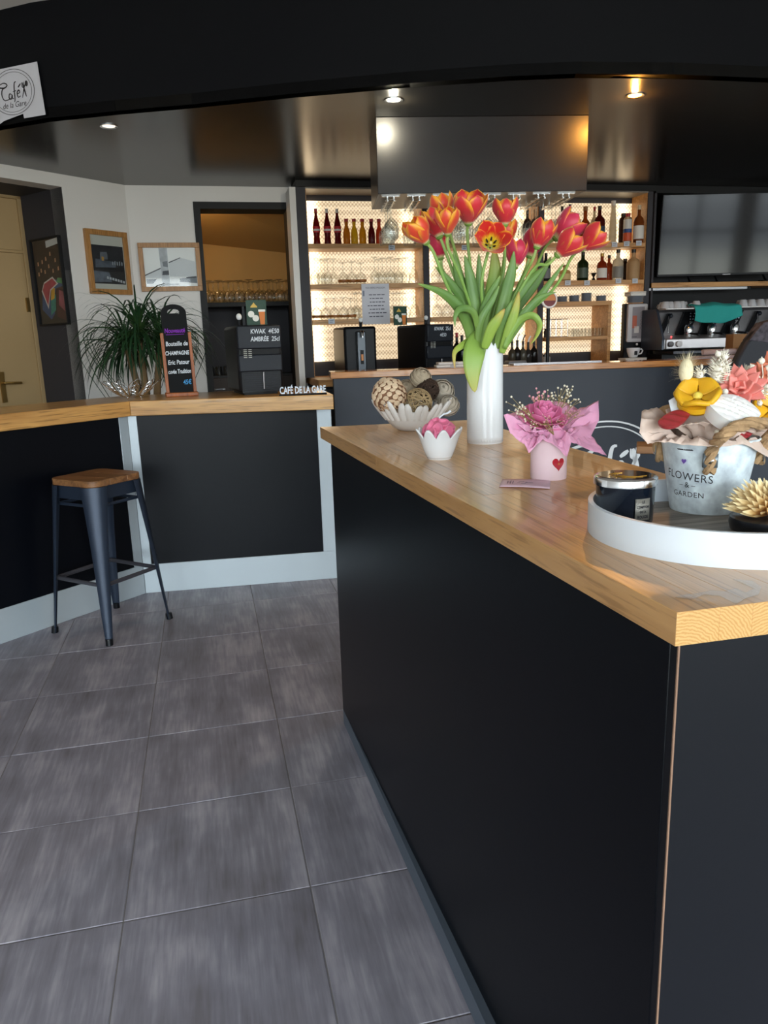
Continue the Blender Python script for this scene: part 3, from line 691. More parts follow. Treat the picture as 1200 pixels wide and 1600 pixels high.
# ================================================================ metal stool
def make_stool():
    t = thing('bar_stool', 'dark blue metal stool with wooden seat before the counter', 'stool', (-0.541, 3.765, 0), math.radians(2.5))
    HS = 0.727; rt, rb = 0.205, 0.272
    for k in range(4):
        a = PI/2*k - PI/2
        ca, sa = math.cos(a), math.sin(a)
        rings = []
        prof = [(z, rb+(rt-0.012-rb)*z/HS, w) for z, w in ((0, .017), (.05, .019), (.13, .024), (.26, .030), (.45, .040), (.62, .052), (HS, .062))]
        mb = MB(); N = 9; vs = []
        for z, r, w in prof:
            q = []
            for i in range(N+1):
                th = math.radians(-75+150*i/N); q.append((r-w*0.55+w*0.62*math.cos(th), w*math.sin(th)))
            inner = [(x-0.006*(1 if 0 < i < N else 0.4), y*0.88) for i, (x, y) in enumerate(q)][::-1]
            for x, y in q+inner: vs.append((x*ca-y*sa, x*sa+y*ca, z))
        n = 2*(N+1)
        fs = [(i*n+j, i*n+(j+1) % n, (i+1)*n+(j+1) % n, (i+1)*n+j) for i in range(len(prof)-1) for j in range(n)]
        fs += [tuple(range(n-1, -1, -1)), tuple((len(prof)-1)*n+j for j in range(n))]
        mb.add(vs, fs); lg = part('leg', mb, M_['steel'], t)
        mb = MB(); mb.tube([((rb-0.002)*ca, (rb-0.002)*sa, 0), ((rb-0.006)*ca, (rb-0.006)*sa, 0.03)], [0.017, 0.016], 10); part('foot_cap', mb, M_['plastic'], lg)
    def corner(r, k, z): a = PI/2*k-PI/2; return Vector((r*math.cos(a), r*math.sin(a), z))
    for k in range(4):
        mb = MB(); mb.tube([corner(rb-0.042, k, 0.275), corner(rb-0.042, k+1, 0.275)], 0.0065, 8, flat=1.6); part('foot_rail', mb, plain('worn_steel_rail', '#4c4a50', 0.4, metal=0.5), t)
        mb = MB(); mb.tube([corner(rt-0.03, k, 0.635), corner(rt-0.03, k+1, 0.635)], 0.005, 6, flat=1.6); part('brace', mb, M_['steel'], t)
        a, b = corner(rt-0.008, k, 0), corner(rt-0.008, k+1, 0); e_ = (b-a).normalized(); nrm = Vector((e_.y, -e_.x, 0))
        P0 = a+e_*0.02; P1 = b-e_*0.02
        mb = MB(); mb.add([(pp+nrm*o).xy.to_3d()+Vector((0, 0, z)) for o in (0, -0.004) for z in (0.665, HS) for pp in (P0, P1)], [(0, 1, 3, 2), (4, 6, 7, 5), (0, 2, 6, 4), (1, 5, 7, 3), (2, 3, 7, 6), (0, 4, 5, 1)])
        part('apron', mb, M_['steel'], t)
    # seat of three boards, rounded square, corners over the legs
    S = 0.152
    def rsq(x0, x1):
        pts = []; R = 0.05
        for cx, cy, a0 in ((S-R, S-R, 0), (-S+R, S-R, 90), (-S+R, -S+R, 180), (S-R, -S+R, 270)):
            for i in range(7):
                a = math.radians(a0+15*i); pts.append((cx+R*math.cos(a), cy+R*math.sin(a)))
        out = []
        for i in range(len(pts)):              # clip to x0..x1
            p, q = pts[i], pts[(i+1) % len(pts)]
            for lim, sg in ((x0, 1), (x1, -1)): pass
            out.append(p)
        def clip(poly, lim, sg):
            r = []
            for i in range(len(poly)):
                p, q = poly[i], poly[(i+1) % len(poly)]
                ip, iq = sg*(p[0]-lim) >= 0, sg*(q[0]-lim) >= 0
                if ip: r.append(p)
                if ip != iq:
                    f = (lim-p[0])/(q[0]-p[0]); r.append((lim, p[1]+f*(q[1]-p[1])))
            return r
        return clip(clip(out, x0, 1), x1, -1)
    for a, b in ((-S, -0.052), (-0.051, 0.05), (0.051, S)):
        mb = MB(); mb.prism(rsq(a, b), HS, HS+0.03); mb.move(Matrix.Rotation(PI/4, 4, 'Z')); part('seat_board', mb, M_['seat'], t, bevel=0.003)
    return t
make_stool()
# ================================================================ things on the island
IZ = IZ1
# ---- crown-rim ceramics
def crown_vessel(mb, prof, n, bumps, amp, phase=0.0, power=1.0, flare=0.0):
    """outer skin of a vessel whose rim rises in rounded drops; prof = [(r, z)] up to the rim"""
    K = len(prof)
    def fn(u, v):
        a = 2*PI*u; w = 0.5+0.5*math.cos(bumps*a+phase+0.5*math.sin(3*a)); w = w**power
        x = v*(K-1); i = min(int(x), K-2); f = x-i
        r = prof[i][0]*(1-f)+prof[i+1][0]*f; z = prof[i][1]*(1-f)+prof[i+1][1]*f
        t = max(0.0, (v-0.45)/0.55); z += amp*w*t**1.5; r += flare*w*t**2
        return Vector((r*math.cos(a), r*math.sin(a), z))
    mb.grid(fn, n, 18, wrap=True); return mb
VX, VY = 0.743, 1.985
t = thing('flower_vase', 'tall white ceramic vase with splash-shaped rim holding the tulips', 'vase', (VX, VY, IZ))
mb = MB(); crown_vessel(mb, [(0.050, 0.004), (0.0495, 0.10), (0.049, 0.20), (0.049, 0.262)], 126, 8, 0.036, 1.6, 0.8)
o = part('body', mb, M_['white_ceramic'], t, solid=0.005, off=-1)
mb = MB(); mb.lathe([(0, 0), (0.048, 0), (0.050, 0.004), (0.05, 0.012), (0, 0.012)], 40); part('base', mb, M_['white_ceramic'], t)

t = thing('candle_cup', 'small white cup with wavy splash rim around a pink candle', 'cup', (0.540, 1.757, IZ))
mb = MB(); crown_vessel(mb, [(0.030, 0.003), (0.038, 0.022), (0.046, 0.045), (0.0485, 0.052)], 144, 8, 0.022, 0.4, 0.6, 0.010)
part('body', mb, M_['white_ceramic'], t, solid=0.004, off=-1)
mb = MB(); mb.lathe([(0, 0), (0.0285, 0), (0.030, 0.003), (0.03, 0.008), (0, 0.008)], 32); part('base', mb, M_['white_ceramic'], t)
pinkwax = plain('pink_wax', '#e67a9c', 0.5, sss=0.2, bump=0.2, bscale=150)
t = thing('peony_candle', 'hot pink ball candle moulded as clustered petals with white wick', 'candle', (0.540, 1.757, IZ+0.009))
def petal_ball(mb, R, n, pr, depth=0.25, seed=1):
    rr = random.Random(seed)
    for k in range(n):
        z = 1-2*(k+0.5)/n; a = 2.39996*k+rr.uniform(-.3, .3); s = math.sqrt(1-z*z)
        d = Vector((s*math.cos(a), s*math.sin(a), z)); q = Vector((0, 0, 1)).rotation_difference(d)
        Mx = q.to_matrix() @ Matrix.Rotation(rr.uniform(0, 6), 3, 'Z')
        tl = Matrix.Rotation(rr.uniform(-.55, .55), 3, 'X')
        mb.lathe([(0, 0.02*pr), (pr*0.45, 0.06*pr), (pr*0.85, 0.24*pr), (pr*0.98, 0.16*pr), (pr, -0.05*pr), (pr*0.8, -0.5*pr), (0, -0.5*pr)], 10, d*(R*0.95), Mx @ tl)
    return mb
pb = MB(); petal_ball(pb, 0.0365, 30, 0.0150, seed=4); pb.move(Matrix.Translation((0, 0, 0.050)))
body = MB(); body.ball((0, 0, 0.050), 0.034, 20, 14)
part('wax_body', body, pinkwax, t); part('petals', pb, pinkwax, t)
t.children[-1]['kind'] = 'stuff'
mb = MB(); mb.tube([(0, 0, 0.082), (0.002, 0, 0.091), (0.012, 0, 0.098), (0.022, 0.0, 0.100), (0.030, 0, 0.105)], [0.002, 0.002, 0.002, 0.0025, 0.003], 8); part('wick', mb, M_['white'], t)

# ---- finger-rim bowl with decorative balls
BXC = Vector((0.640, 2.37, IZ))
t = thing('finger_bowl', 'white bowl with finger-like slotted rim full of decorative balls', 'bowl', BXC)
def bowl_r(z): return 0.046+0.084*math.pow(z/0.105, 0.72)
mb = MB()
prof = [(0, 0.004), (0.040, 0.0), (0.046, 0.002)]+[(bowl_r(z), z) for z in (0.012, 0.024, 0.036, 0.050, 0.064)]
prof += [(bowl_r(0.064)-0.004, 0.066)]+[(bowl_r(z)-0.007, z) for z in (0.050, 0.036, 0.024, 0.014)]+[(0, 0.010)]
mb.lathe(prof, 60); part('body', mb, M_['bisque'], t)
NF = 26
for k in range(NF):
    a = 2*PI*k/NF; mb = MB(); pts = []; rr_ = []
    top = 0.094+0.010*math.sin(a*2+1.0)+rnd.uniform(-.003, .003)
    for i in range(9):
        f = i/8; z = 0.040+(top-0.040)*f; aa = a+0.09*f*f*(1 if k % 2 else -0.4); r = bowl_r(z)-0.003+0.004*f
        pts.append((r*math.cos(aa), r*math.sin(aa), z)); rr_.append([0.0105, 0.0108, 0.011, 0.0112, 0.0112, 0.011, 0.0106, 0.0092, 0.005][i])
    mb.tube(pts, rr_, 10, flat=0.62); part('finger', mb, M_['bisque'], t)
def at_ball(u, v, y): return on_y(u, v, y)
disc_m = plain('wood_slice', '#dcc0a0', 0.6, var=0.15, vscale=60); bark_m = plain('wood_slice_bark', '#8a6146', 0.8)
p = at_ball(608, 617, 2.335); R = 0.053
t = thing('wood_slice_ball', 'round ball covered with pale wood slices at left of the bowl', 'ball', p)
mb = MB(); mb.ball((0, 0, 0), R*0.93, 20, 14); part('core', mb, bark_m, t)
dm = MB(); dm.lathe([(0, 0.0022), (0.008, 0.0026), (0.0105, 0.002), (0.0112, 0.0), (0.010, -0.002), (0, -0.002)], 12); dmesh = dm.mesh('wood_slice', disc_m); dmesh.materials.append(bark_m)
for pl in dmesh.polygons:
    if pl.center.z < 0.0012: pl.material_index = 1
nS = 110
for k in range(nS):
    z = 1-2*(k+0.5)/nS; a = 2.39996*k; s = math.sqrt(1-z*z); d = Vector((s*math.cos(a), s*math.sin(a), z))
    o = link('wood_slice', dmesh, t, d*(R*0.965)); q = Vector((0, 0, 1)).rotation_difference(d)
    o.rotation_euler = (q @ Quaternion((rnd.uniform(-1, 1), rnd.uniform(-1, 1), 0), rnd.uniform(.1, .4))).to_euler()
    o.scale = (rnd.uniform(.75, 1.15), rnd.uniform(.55, .95), 1)
beige = plain('greige_fibre_petal', '#b8a78f', 0.85, var=0.15, vscale=50)
def rose_ball(u, v, y, R, label, m, seed, nring=5):
    t = thing('paper_flower_ball', label, 'ball', at_ball(u, v, y)); rr = random.Random(seed)
    mb = MB(); mb.ball((0, 0, 0), R*0.88, 16, 12); part('core', mb, m, t)
    axis = Vector((rr.uniform(-.4, .2), -0.8, rr.uniform(.3, .7))).normalized(); q = Vector((0, 0, 1)).rotation_difference(axis)
    for ring in range(nring):
        th = 0.18+ring*0.36; n = 3+ring*2
        for j in range(n):
            a = 2*PI*(j+0.5*(ring % 2))/n+rr.uniform(-.1, .1); wv = 2*PI/n*0.72
            def fn(uu, vv, a=a, th=th, wv=wv):
                aa = a+(uu-.5)*2*wv*math.sin(PI*(0.25+0.5*vv)); tt = th+0.42-0.5*vv
                rad = R*(0.92+0.13*vv-0.06*abs(uu-.5))
                return q @ Vector((rad*math.sin(max(tt, .02))*math.cos(aa), rad*math.sin(max(tt, .02))*math.sin(aa), rad*math.cos(tt)))
            mb = MB(); mb.grid(fn, 6, 4); part('petal', mb, m, t, solid=0.0008)
    return t
rose_ball(657, 592, 2.42, 0.0355, 'beige paper rose ball on top of the bowl pile', beige, 2)
grg = plain('greige_cloth_petal', '#b3a796', 0.85, var=0.12, vscale=40)
rose_ball(690, 613, 2.44, 0.042, 'large greige layered petal ball at right of the bowl', grg, 9)
rose_ball(700, 634, 2.37, 0.036, 'lower greige petal ball half sunk behind right bowl fingers', grg, 13)
rose_ball(636, 609, 2.47, 0.034, 'beige ball mostly hidden behind the wood slice ball', beige, 21)
vine = plain('dry_vine', '#b49a72', 0.7, var=0.2, vscale=30)
def vine_ball(u, v, y, R, label, m, n, th, seed):
    t = thing('vine_ball', label, 'ball', at_ball(u, v, y)); rr = random.Random(seed)
    for k in range(n):
        q = Quaternion((rr.uniform(-1, 1), rr.uniform(-1, 1), rr.uniform(-1, 1)), rr.uniform(0, PI)).to_matrix(); h = rr.uniform(-.35, .35); c = math.sqrt(1-h*h); rj = R*rr.uniform(.93, 1.02)
        mb = MB(); mb.loop([q @ Vector((rj*c*math.cos(2*PI*i/22), rj*c*math.sin(2*PI*i/22), rj*h)) for i in range(22)], th, 5); part('vine_ring', mb, m, t)
vine_ball(653, 629, 2.33, 0.044, 'open woven ball of straw-coloured vine in front of bowl', vine, 26, 0.0014, 5)
vine_ball(668, 609, 2.40, 0.036, 'dark brown vine ball between the paper balls', plain('dark_vine', '#3b2a20', 0.8), 34, 0.003, 6)

# ---- pink gift pot with rose
PX, PY = 0.668, 1.418; PR, PH = 0.0365, 0.082
potm = plain('pale_pink_card', '#f3d6dc', 0.45); redm = plain('red_foil', '#b3182c', 0.35)
t = thing('gift_pot', 'pale pink round pot with a red heart on oak worktop', 'pot', (PX, PY, IZ))
mb = MB(); mb.lathe([(0, 0.0), (PR-0.0008, 0.0), (PR, 0.0015), (PR, PH), (PR-0.002, PH), (PR-0.002, 0.004), (0, 0.004)], 48); part('body', mb, potm, t)
def heart(sc, n=36):
    pts = []
    for i in range(n):
        a = 2*PI*i/n; pts.append((sc*16*math.sin(a)**3/17, sc*(13*math.cos(a)-5*math.cos(2*a)-2*math.cos(3*a)-math.cos(4*a))/17*1.12))
    return pts
def wrap_poly(mb, pts, r, a0, z0, off):
    """flat print wrapped on a cylinder"""
    n = len(pts); C = []
    for rr_ in (off, 0.0):
        for x, z in pts+[(0, 0)]:
            a = a0+x/r; C.append(((r+rr_)*math.cos(a), (r+rr_)*math.sin(a), z0+z))
    fs = [(i, (i+1) % n, n) for i in range(n)]
    mb.add(C, fs); return mb
ha = math.atan2(0-PY, 0-PX)+0.56
mb = MB(); wrap_poly(mb, heart(0.0165), PR, ha, 0.034, 0.0006); h1 = part('heart_border', mb, plain('pale_border', '#f3dfe0', 0.5), t, smooth=0)
mb = MB(); wrap_poly(mb, heart(0.0142), PR, ha, 0.034, 0.0010); part('heart', mb, redm, h1, smooth=0, label='red heart sticker')
gold = plain('gold_print', '#c8963f', 0.4, metal=0.5)
mb = MB()
for i in range(8):
    a = PI*i/4; A = []
    for f in (0.0006, 0.0028): A.append((f*math.cos(a), f*math.sin(a)))
    d = (-math.sin(a)*0.0002, math.cos(a)*0.0002)
    wrap_poly(mb, [(A[0][0]-d[0], A[0][1]-d[1]), (A[1][0]-d[0], A[1][1]-d[1]), (A[1][0]+d[0], A[1][1]+d[1]), (A[0][0]+d[0], A[0][1]+d[1])], PR, ha, 0.034, 0.0014)
part('gold_motif', mb, gold, h1, smooth=0)

# tissue: ring sheet through measured rim points (pixel, distance)
tissue = plain('pink_tissue', '#f2acce', 0.6, var=0.08, vscale=30, sss=0.15)
def tissue_sheet(name, label, cat, inner, ring, m, crum, seed, group=None):
    """inner: centre, radius, height of the pot rim; ring: [(u, v, y)] outline points all round, counter-clockwise from above, starting at any angle"""
    c, ri, zi = inner; rr = random.Random(seed)
    P = [on_y(u, v, y) for u, v, y in ring]; n = len(P)
    t = thing(name, label, cat, c)
    Q = [p-Vector(c) for p in P]
    Nu = n*5
    def outer(s):
        x = s*n; i = int(x) % n; f = x-int(x)
        a, b, c2, d = Q[i-1], Q[i], Q[(i+1) % n], Q[(i+2) % n]
        f2 = f
        return b.lerp(c2, f2)
    ang0 = [math.atan2(q.y, q.x) for q in Q]
    noise = [[rr.uniform(-1, 1) for _ in range(9)] for _ in range(Nu)]
    def fn(u, v):
        o_ = outer(u % 1.0); a = math.atan2(o_.y, o_.x); k = int(round(u*Nu)) % Nu; j = int(round(v*8))
        i_ = Vector((ri*math.cos(a), ri*math.sin(a), zi-c[2]))
        p = i_.lerp(o_, v)
        up = 0.010*math.sin(PI*v)
        cr = crum*noise[k][j]*(0.3+v)*min(1, (1-v)*6+0.35)
        ridge = crum*1.6*math.sin(u*2*PI*n*0.9+seed)*math.sin(PI*min(1, v*1.1))
        return p+Vector((math.cos(a)*cr*0.3, math.sin(a)*cr*0.3, up+cr+ridge))
    mb = MB(); mb.grid(fn, Nu, 8, wrap=True)
    part('sheet', mb, m, t, solid=0.0004, smooth=0.55)
    return t
ring = [(905, 640, 1.50), (935, 627, 1.47), (936, 656, 1.44), (924, 680, 1.40), (948, 712, 1.37), (916, 700, 1.365), (893, 690, 1.365), (886, 714, 1.355), (868, 697, 1.36), (848, 686, 1.36), (826, 708, 1.365), (820, 694, 1.375),
        (812, 690, 1.385), (797, 676, 1.39), (787, 648, 1.41), (800, 646, 1.45), (820, 636, 1.48), (850, 628, 1.50), (880, 628, 1.51)]
tissue_sheet('tissue_wrap', 'crumpled pink tissue paper spilling over the pink pot', 'paper', ((PX, PY, IZ+PH-0.006), PR*0.9, IZ+PH-0.002), ring[::-1], tissue, 0.0035, 3)
ring2 = [(897, 660, 1.46), (905, 672, 1.405), (890, 682, 1.385), (872, 664, 1.385), (856, 672, 1.383), (838, 676, 1.385), (822, 674, 1.39), (808, 662, 1.40), (806, 652, 1.44), (830, 640, 1.47), (870, 636, 1.475)]
tissue_sheet('tissue_wrap', 'inner pink tissue layer hugging the pink rose', 'paper', ((PX, PY, IZ+PH-0.006), PR*0.75, IZ+PH-0.004), ring2[::-1], tissue, 0.003, 8)

def rose(name, label, pos, R, m, seed=1, tilt=(0, 0)):
    t = thing(name, label, 'flower', pos); rr = random.Random(seed)
    TM = Matrix.Rotation(tilt[0], 3, 'X') @ Matrix.Rotation(tilt[1], 3, 'Y')
    rings = [(0.16, 3, 0.95, 0.05), (0.34, 4, 0.95, 0.10), (0.55, 5, 0.88, 0.22), (0.78, 5, 0.74, 0.40), (0.98, 6, 0.55, 0.65), (1.1, 6, 0.35, 0.95)]
    for k, (r, n, h, fl) in enumerate(rings):
        for j in range(n):
            a = 2*PI*(j+0.37*k)/n+rr.uniform(-.15, .15); wd_ = 2*PI/n*0.72
            def fn(u, v, a=a, r=r, h=h, fl=fl, wd_=wd_):
                w = math.sin(PI*(0.18+0.64*v))
                aa = a+(u-.5)*2*wd_*w; e2 = abs(u-.5)*2
                rad = R*(r*(0.35+0.65*math.sin(PI*0.5*min(1, v*1.5)))+fl*0.28*v**3*(1-0.5*e2))
                z = R*(-0.55+1.15*h*(v**0.8)*(1-0.16*e2**2)-fl*0.10*max(0, v-.75)*4)
                return TM @ Vector((rad*math.cos(aa), rad*math.sin(aa), z))
            mb = MB(); mb.grid(fn, 8, 7); part('petal', mb, m, t, solid=0.0009)
    mb = MB(); mb.lathe([(0, -0.6*R), (0.5*R, -0.55*R), (0.3*R, -0.2*R), (0, 0.1*R)], 14, M=TM); part('heart', mb, m, t)
    return t
rose('pink_rose', 'big open pink rose in the tissue-wrapped pot', on_y(851, 650, 1.425)+Vector((0, 0, 0.006)), 0.039, plain('pink_rose_petal', '#ee86b4', 0.5, sss=0.15, var=0.1, vscale=40), 5, (0.45, 0))

cream_bud = plain('cream_bud', '#efe6cf', 0.6); pinkbud = plain('pink_bud', '#eba4ae', 0.6); twig = plain('straw_twig', '#a08c58', 0.7)
def sprig(label, root_, tips, bud, br, seed, n_sub=3, name='gypsophila_sprig', spread=0.012):
    """dried baby's breath: thin stalks with small round buds"""
    rr = random.Random(seed); root_ = Vector(root_); t = thing(name, label, 'dried flower', root_)
    st = MB(); bd = MB()
    for tip in tips:
        d = Vector(tip)-root_; mid = d*0.55+Vector((rr.uniform(-.006, .006), rr.uniform(-.006, .006), 0.008))
        st.tube([(0, 0, 0), d*0.25+Vector((0, 0, .003)), mid, d], [0.0008, 0.0007, 0.0006, 0.0004], 5); bd.ball(d, br*rr.uniform(.8, 1.2), 8, 6)
        for k in range(n_sub):
            q = mid.lerp(d, rr.uniform(.1, .8))+Vector((rr.uniform(-1, 1), rr.uniform(-1, 1), rr.uniform(-.2, 1)))*spread
            st.tube([mid.lerp(d, .2*k/n_sub), (mid+q)/2+Vector((0, 0, .002)), q], 0.0004, 4); bd.ball(q, br*rr.uniform(.6, 1.15), 8, 6)
    part('stalks', st, twig, t)['kind'] = 'stuff'; o = part('buds', bd, bud, t); o['kind'] = 'stuff'
    return t
def tips(lst): return [on_y(u, v, y) for u, v, y in lst]
cen = Vector((PX, PY, IZ+PH+0.01))
sprig('cream sprig with white buds reaching left from pink bouquet', cen+Vector((-.015, -.004, 0)), tips([(799, 620, 1.43), (791, 628, 1.42), (812, 636, 1.42), (795, 641, 1.41), (808, 646, 1.41), (806, 640, 1.43), (820, 655, 1.40), (830, 668, 1.39)]), cream_bud, 0.0021, 1)
sprig('pink budded sprig standing behind left half of pink rose', cen+Vector((-.008, .012, 0)), tips([(838, 607, 1.46), (840, 614, 1.45), (833, 621, 1.44), (851, 612, 1.46), (840, 621, 1.46)]), pinkbud, 0.0026, 2)
sprig('cream sprig with white buds standing behind right of pink rose', cen+Vector((.008, .014, 0)), tips([(895, 604, 1.47), (894, 609, 1.46), (886, 604, 1.47), (877, 608, 1.46), (897, 624, 1.45), (904, 624, 1.45), (868, 618, 1.47), (886, 622, 1.46), (862, 614, 1.46)]), cream_bud, 0.0021, 3, 4)
sprig('small pink sprig lying on tissue right of pink rose', cen+Vector((.014, -.004, 0)), tips([(905, 642, 1.44), (912, 648, 1.43), (899, 650, 1.42), (893, 636, 1.45), (884, 664, 1.385), (880, 658, 1.385)]), pinkbud, 0.0014, 4, 6, spread=0.008)
sprig('tiny pale sprig lying across the front of pink rose', cen+Vector((-.004, -.03, .0)), tips([(858, 650, 1.372), (848, 648, 1.372), (853, 656, 1.37), (845, 664, 1.37), (838, 662, 1.372), (831, 661, 1.375)]), pinkbud, 0.0016, 5, 2, spread=0.006)

# ---- pink card
p = [on_z(u, v, IZ+0.002) for u, v in ((780, 760), (859, 763), (858, 752), (785, 748))]
cc = sum(p, Vector())/4
t = thing('gift_card', 'small pale pink printed card lying before the pink pot', 'card', (cc.x, cc.y, IZ))
mb = MB()
cw = (p[1]-p[0]); cd = (p[3]-p[0])
def cfn(u, v):
    q = p[0]+cw*u+cd*v-cc; q.z = 0.0012+0.004*(1-v)*(u**2) if False else 0.0012+0.003*math.sin(PI*u)*0.5
    return q
mb.grid(cfn, 12, 4); part('card', mb, plain('pale_pink_paper', '#e6c4d3', 0.6), t, solid=0.0008)
mb = MB()
for k, (a, b, v0, v1) in enumerate(((0.13, 0.15, .35, .7), (0.19, 0.21, .35, .75), (0.15, 0.19, .52, .58), (0.24, 0.26, .35, .7), (0.34, 0.40, .45, .5), (0.36, 0.48, .62, .66), (0.42, 0.52, .38, .42), (0.5, 0.55, .52, .6), (0.56, 0.66, .50, .55))):
    mb.add([cfn(x, y)+Vector((0, 0, 0.0008)) for x, y in ((a, v0), (b, v0), (b, v1), (a, v1))], [(0, 1, 2, 3)])
o = part('handwriting', mb, plain('mauve_ink', '#8a6f86', 0.7), t, smooth=0)

# ---- tray
TX, TY, TR, TH = 0.707, 0.927, 0.186, 0.045
t = thing('serving_tray', 'round white rimmed tray with grey wood base near camera', 'tray', (TX, TY, IZ))
greyw = wood('grey_wash_wood', '#a09487', '#6f665e', 0, scale=1.3, rough=0.5)
mb = MB(); mb.lathe([(0, 0.0005), (TR-0.005, 0.0005), (TR-0.005, 0.008), (0, 0.008)], 72); part('base_board', mb, greyw, t)
HA = [math.radians(-68), math.radians(112)]; HW = 0.25
mb = MB(); N = 144
def slot(a):
    for h in HA:
        d = (a-h+PI) % (2*PI)-PI
        if abs(d) < HW: return d
    return None
def ringpt(a, r, z): return (r*math.cos(a), r*math.sin(a), z)
zs_lo, zs_hi = 0.017, 0.034
segs = []
for i in range(N):
    a0, a1 = 2*PI*i/N, 2*PI*(i+1)/N
    def zs(a):
        d = slot(a)
        if d is None: return None
        f = max(0.0, (abs(d)-(HW-0.045))/0.045); c = (zs_lo+zs_hi)/2; h = (zs_hi-zs_lo)/2*math.sqrt(max(0, 1-f*f)); return c-h, c+h
    A, B = zs(a0), zs(a1); mid_ = (zs_lo+zs_hi)/2
    if A is None and B is None: spans = [((0, TH), (0, TH))]
    else:
        A = A or (mid_, mid_); B = B or (mid_, mid_)
        spans = [((0, A[0]), (0, B[0])), ((A[1], TH), (B[1], TH))]
    for (l0, h0), (l1, h1) in spans:
        ro, ri = TR, TR-0.007
        vs = [ringpt(a0, ro, l0), ringpt(a1, ro, l1), ringpt(a1, ro, h1), ringpt(a0, ro, h0), ringpt(a0, ri, l0), ringpt(a1, ri, l1), ringpt(a1, ri, h1), ringpt(a0, ri, h0)]
        mb.add(vs, [(0, 1, 2, 3), (5, 4, 7, 6), (3, 2, 6, 7), (0, 4, 5, 1)])
part('rim', mb, M_['white'], t, smooth=0.5)
TZ = IZ+0.0085

# ---- black candle jar
q0 = on_z(978, 737, TZ+0.075)
t = thing('candle_jar', 'black glass candle jar with silver lid on white tray', 'candle', (q0.x, q0.y, TZ))
JR = 0.043
blackglass = plain('black_glass', '#101620', 0.12, coat=0.5)
mb = MB(); mb.lathe([(0, 0), (JR-0.004, 0), (JR-0.002, 0.003), (JR, 0.062), (JR-0.003, 0.062), (JR-0.004, 0.006), (0, 0.006)], 48); part('jar', mb, blackglass, t)
mb = MB(); mb.lathe([(0, 0.070), (JR+0.0005, 0.070), (JR+0.0025, 0.0685), (JR+0.003, 0.067), (JR+0.003, 0.0575), (JR+0.001, 0.057), (JR+0.001, 0.0625), (0, 0.0625)], 48); ld = part('lid', mb, M_['chrome'], t, label='silver metal lid')
mb = MB(); mb.lathe([(0, 0.0708), (JR-0.003, 0.0708), (JR-0.0025, 0.0699), (0, 0.0699)], 48); part('lid_inlay', mb, plain('dark_lid_inlay', '#2a2426', 0.1, coat=0.6), ld)
mb = MB()
for k in range(6):
    a = 1.5+k*0.45; mb.tube([(0.012*math.cos(a+f*1.2)*(1+f), 0.012*math.sin(a+f*1.2)*(1+f), 0.0711) for f in (0, .5, 1, 1.5)], 0.0006, 5)
part('gold_scroll', mb, gold, ld)
la = math.atan2(-q0.y, -q0.x)+0.62
lm = plain('pewter_label', '#8c8880', 0.45, metal=0.5, bump=0.3, bscale=400)
def wrap_rect(mb, r, a0, x0, x1, z0, z1, off, n=8):
    vs = []
    for i in range(n+1):
        x = x0+(x1-x0)*i/n
        for z in (z0, z1):
            a = a0+x/r; vs.append(((r+off)*math.cos(a), (r+off)*math.sin(a), z))
    mb.add(vs, [(2*i, 2*i+2, 2*i+3, 2*i+1) for i in range(n)]); return mb
mb = MB(); wrap_rect(mb, JR, la, -0.012, 0.012, 0.010, 0.042, 0.0006); lb = part('label', mb, lm, t, solid=0.0008, off=1)

# ---- writing
def text_mesh(s, size, m, shear=0, bold=0, align='CENTER', ext=0.0, spacing=1.0):
    cu = bpy.data.curves.new('txt', 'FONT'); cu.body = s; cu.size = size; cu.align_x = align; cu.align_y = 'CENTER'; cu.shear = shear; cu.offset = bold
    cu.resolution_u = 3; cu.extrude = ext; cu.space_character = spacing
    o = bpy.data.objects.new('txt', cu); COL.objects.link(o)
    dg = bpy.context.evaluated_depsgraph_get(); me = bpy.data.meshes.new_from_object(o.evaluated_get(dg))
    bpy.data.objects.remove(o); bpy.data.curves.remove(cu)
    me.materials.clear(); me.materials.append(m); return me
def write(name, s, size, m, parent, loc, rot=(PI/2, 0, 0), sx=1.0, **k):
    me = text_mesh(s, size, m, **k); o = link(name, me, parent, loc, rot); o.scale = (sx, 1, 1); return o
def write_round(name, s, size, m, parent, rfun, a0, zc, off, sx=1.0, rot=0.0, **k):
    """lettering bent round a cone: rfun(z) is its radius"""
    me = text_mesh(s, size, m, **k); bm = bmesh.new(); bm.from_mesh(me)
    bmesh.ops.subdivide_edges(bm, edges=[e_ for e_ in bm.edges if e_.calc_length() > size*0.3], cuts=2)
    for v_ in bm.verts:
        x, y = v_.co.x*sx, v_.co.y; x, y = x*math.cos(rot)-y*math.sin(rot), x*math.sin(rot)+y*math.cos(rot)
        z = zc+y; r = rfun(z)+off; a = a0+x/r
        v_.co = (r*math.cos(a), r*math.sin(a), z)
    bm.to_mesh(me); bm.free(); return link(name, me, parent)
for k, (s, sz) in enumerate((('LE', .0055), ('COMPTOIR', .0048), ('DE LA', .0045), ('BOUGIE', .0060))):
    write_round('lettering', s, sz, M_['ink'], lb, lambda z: JR, la, 0.037-0.0073*k, 0.0018, 0.85, bold=0.0002)

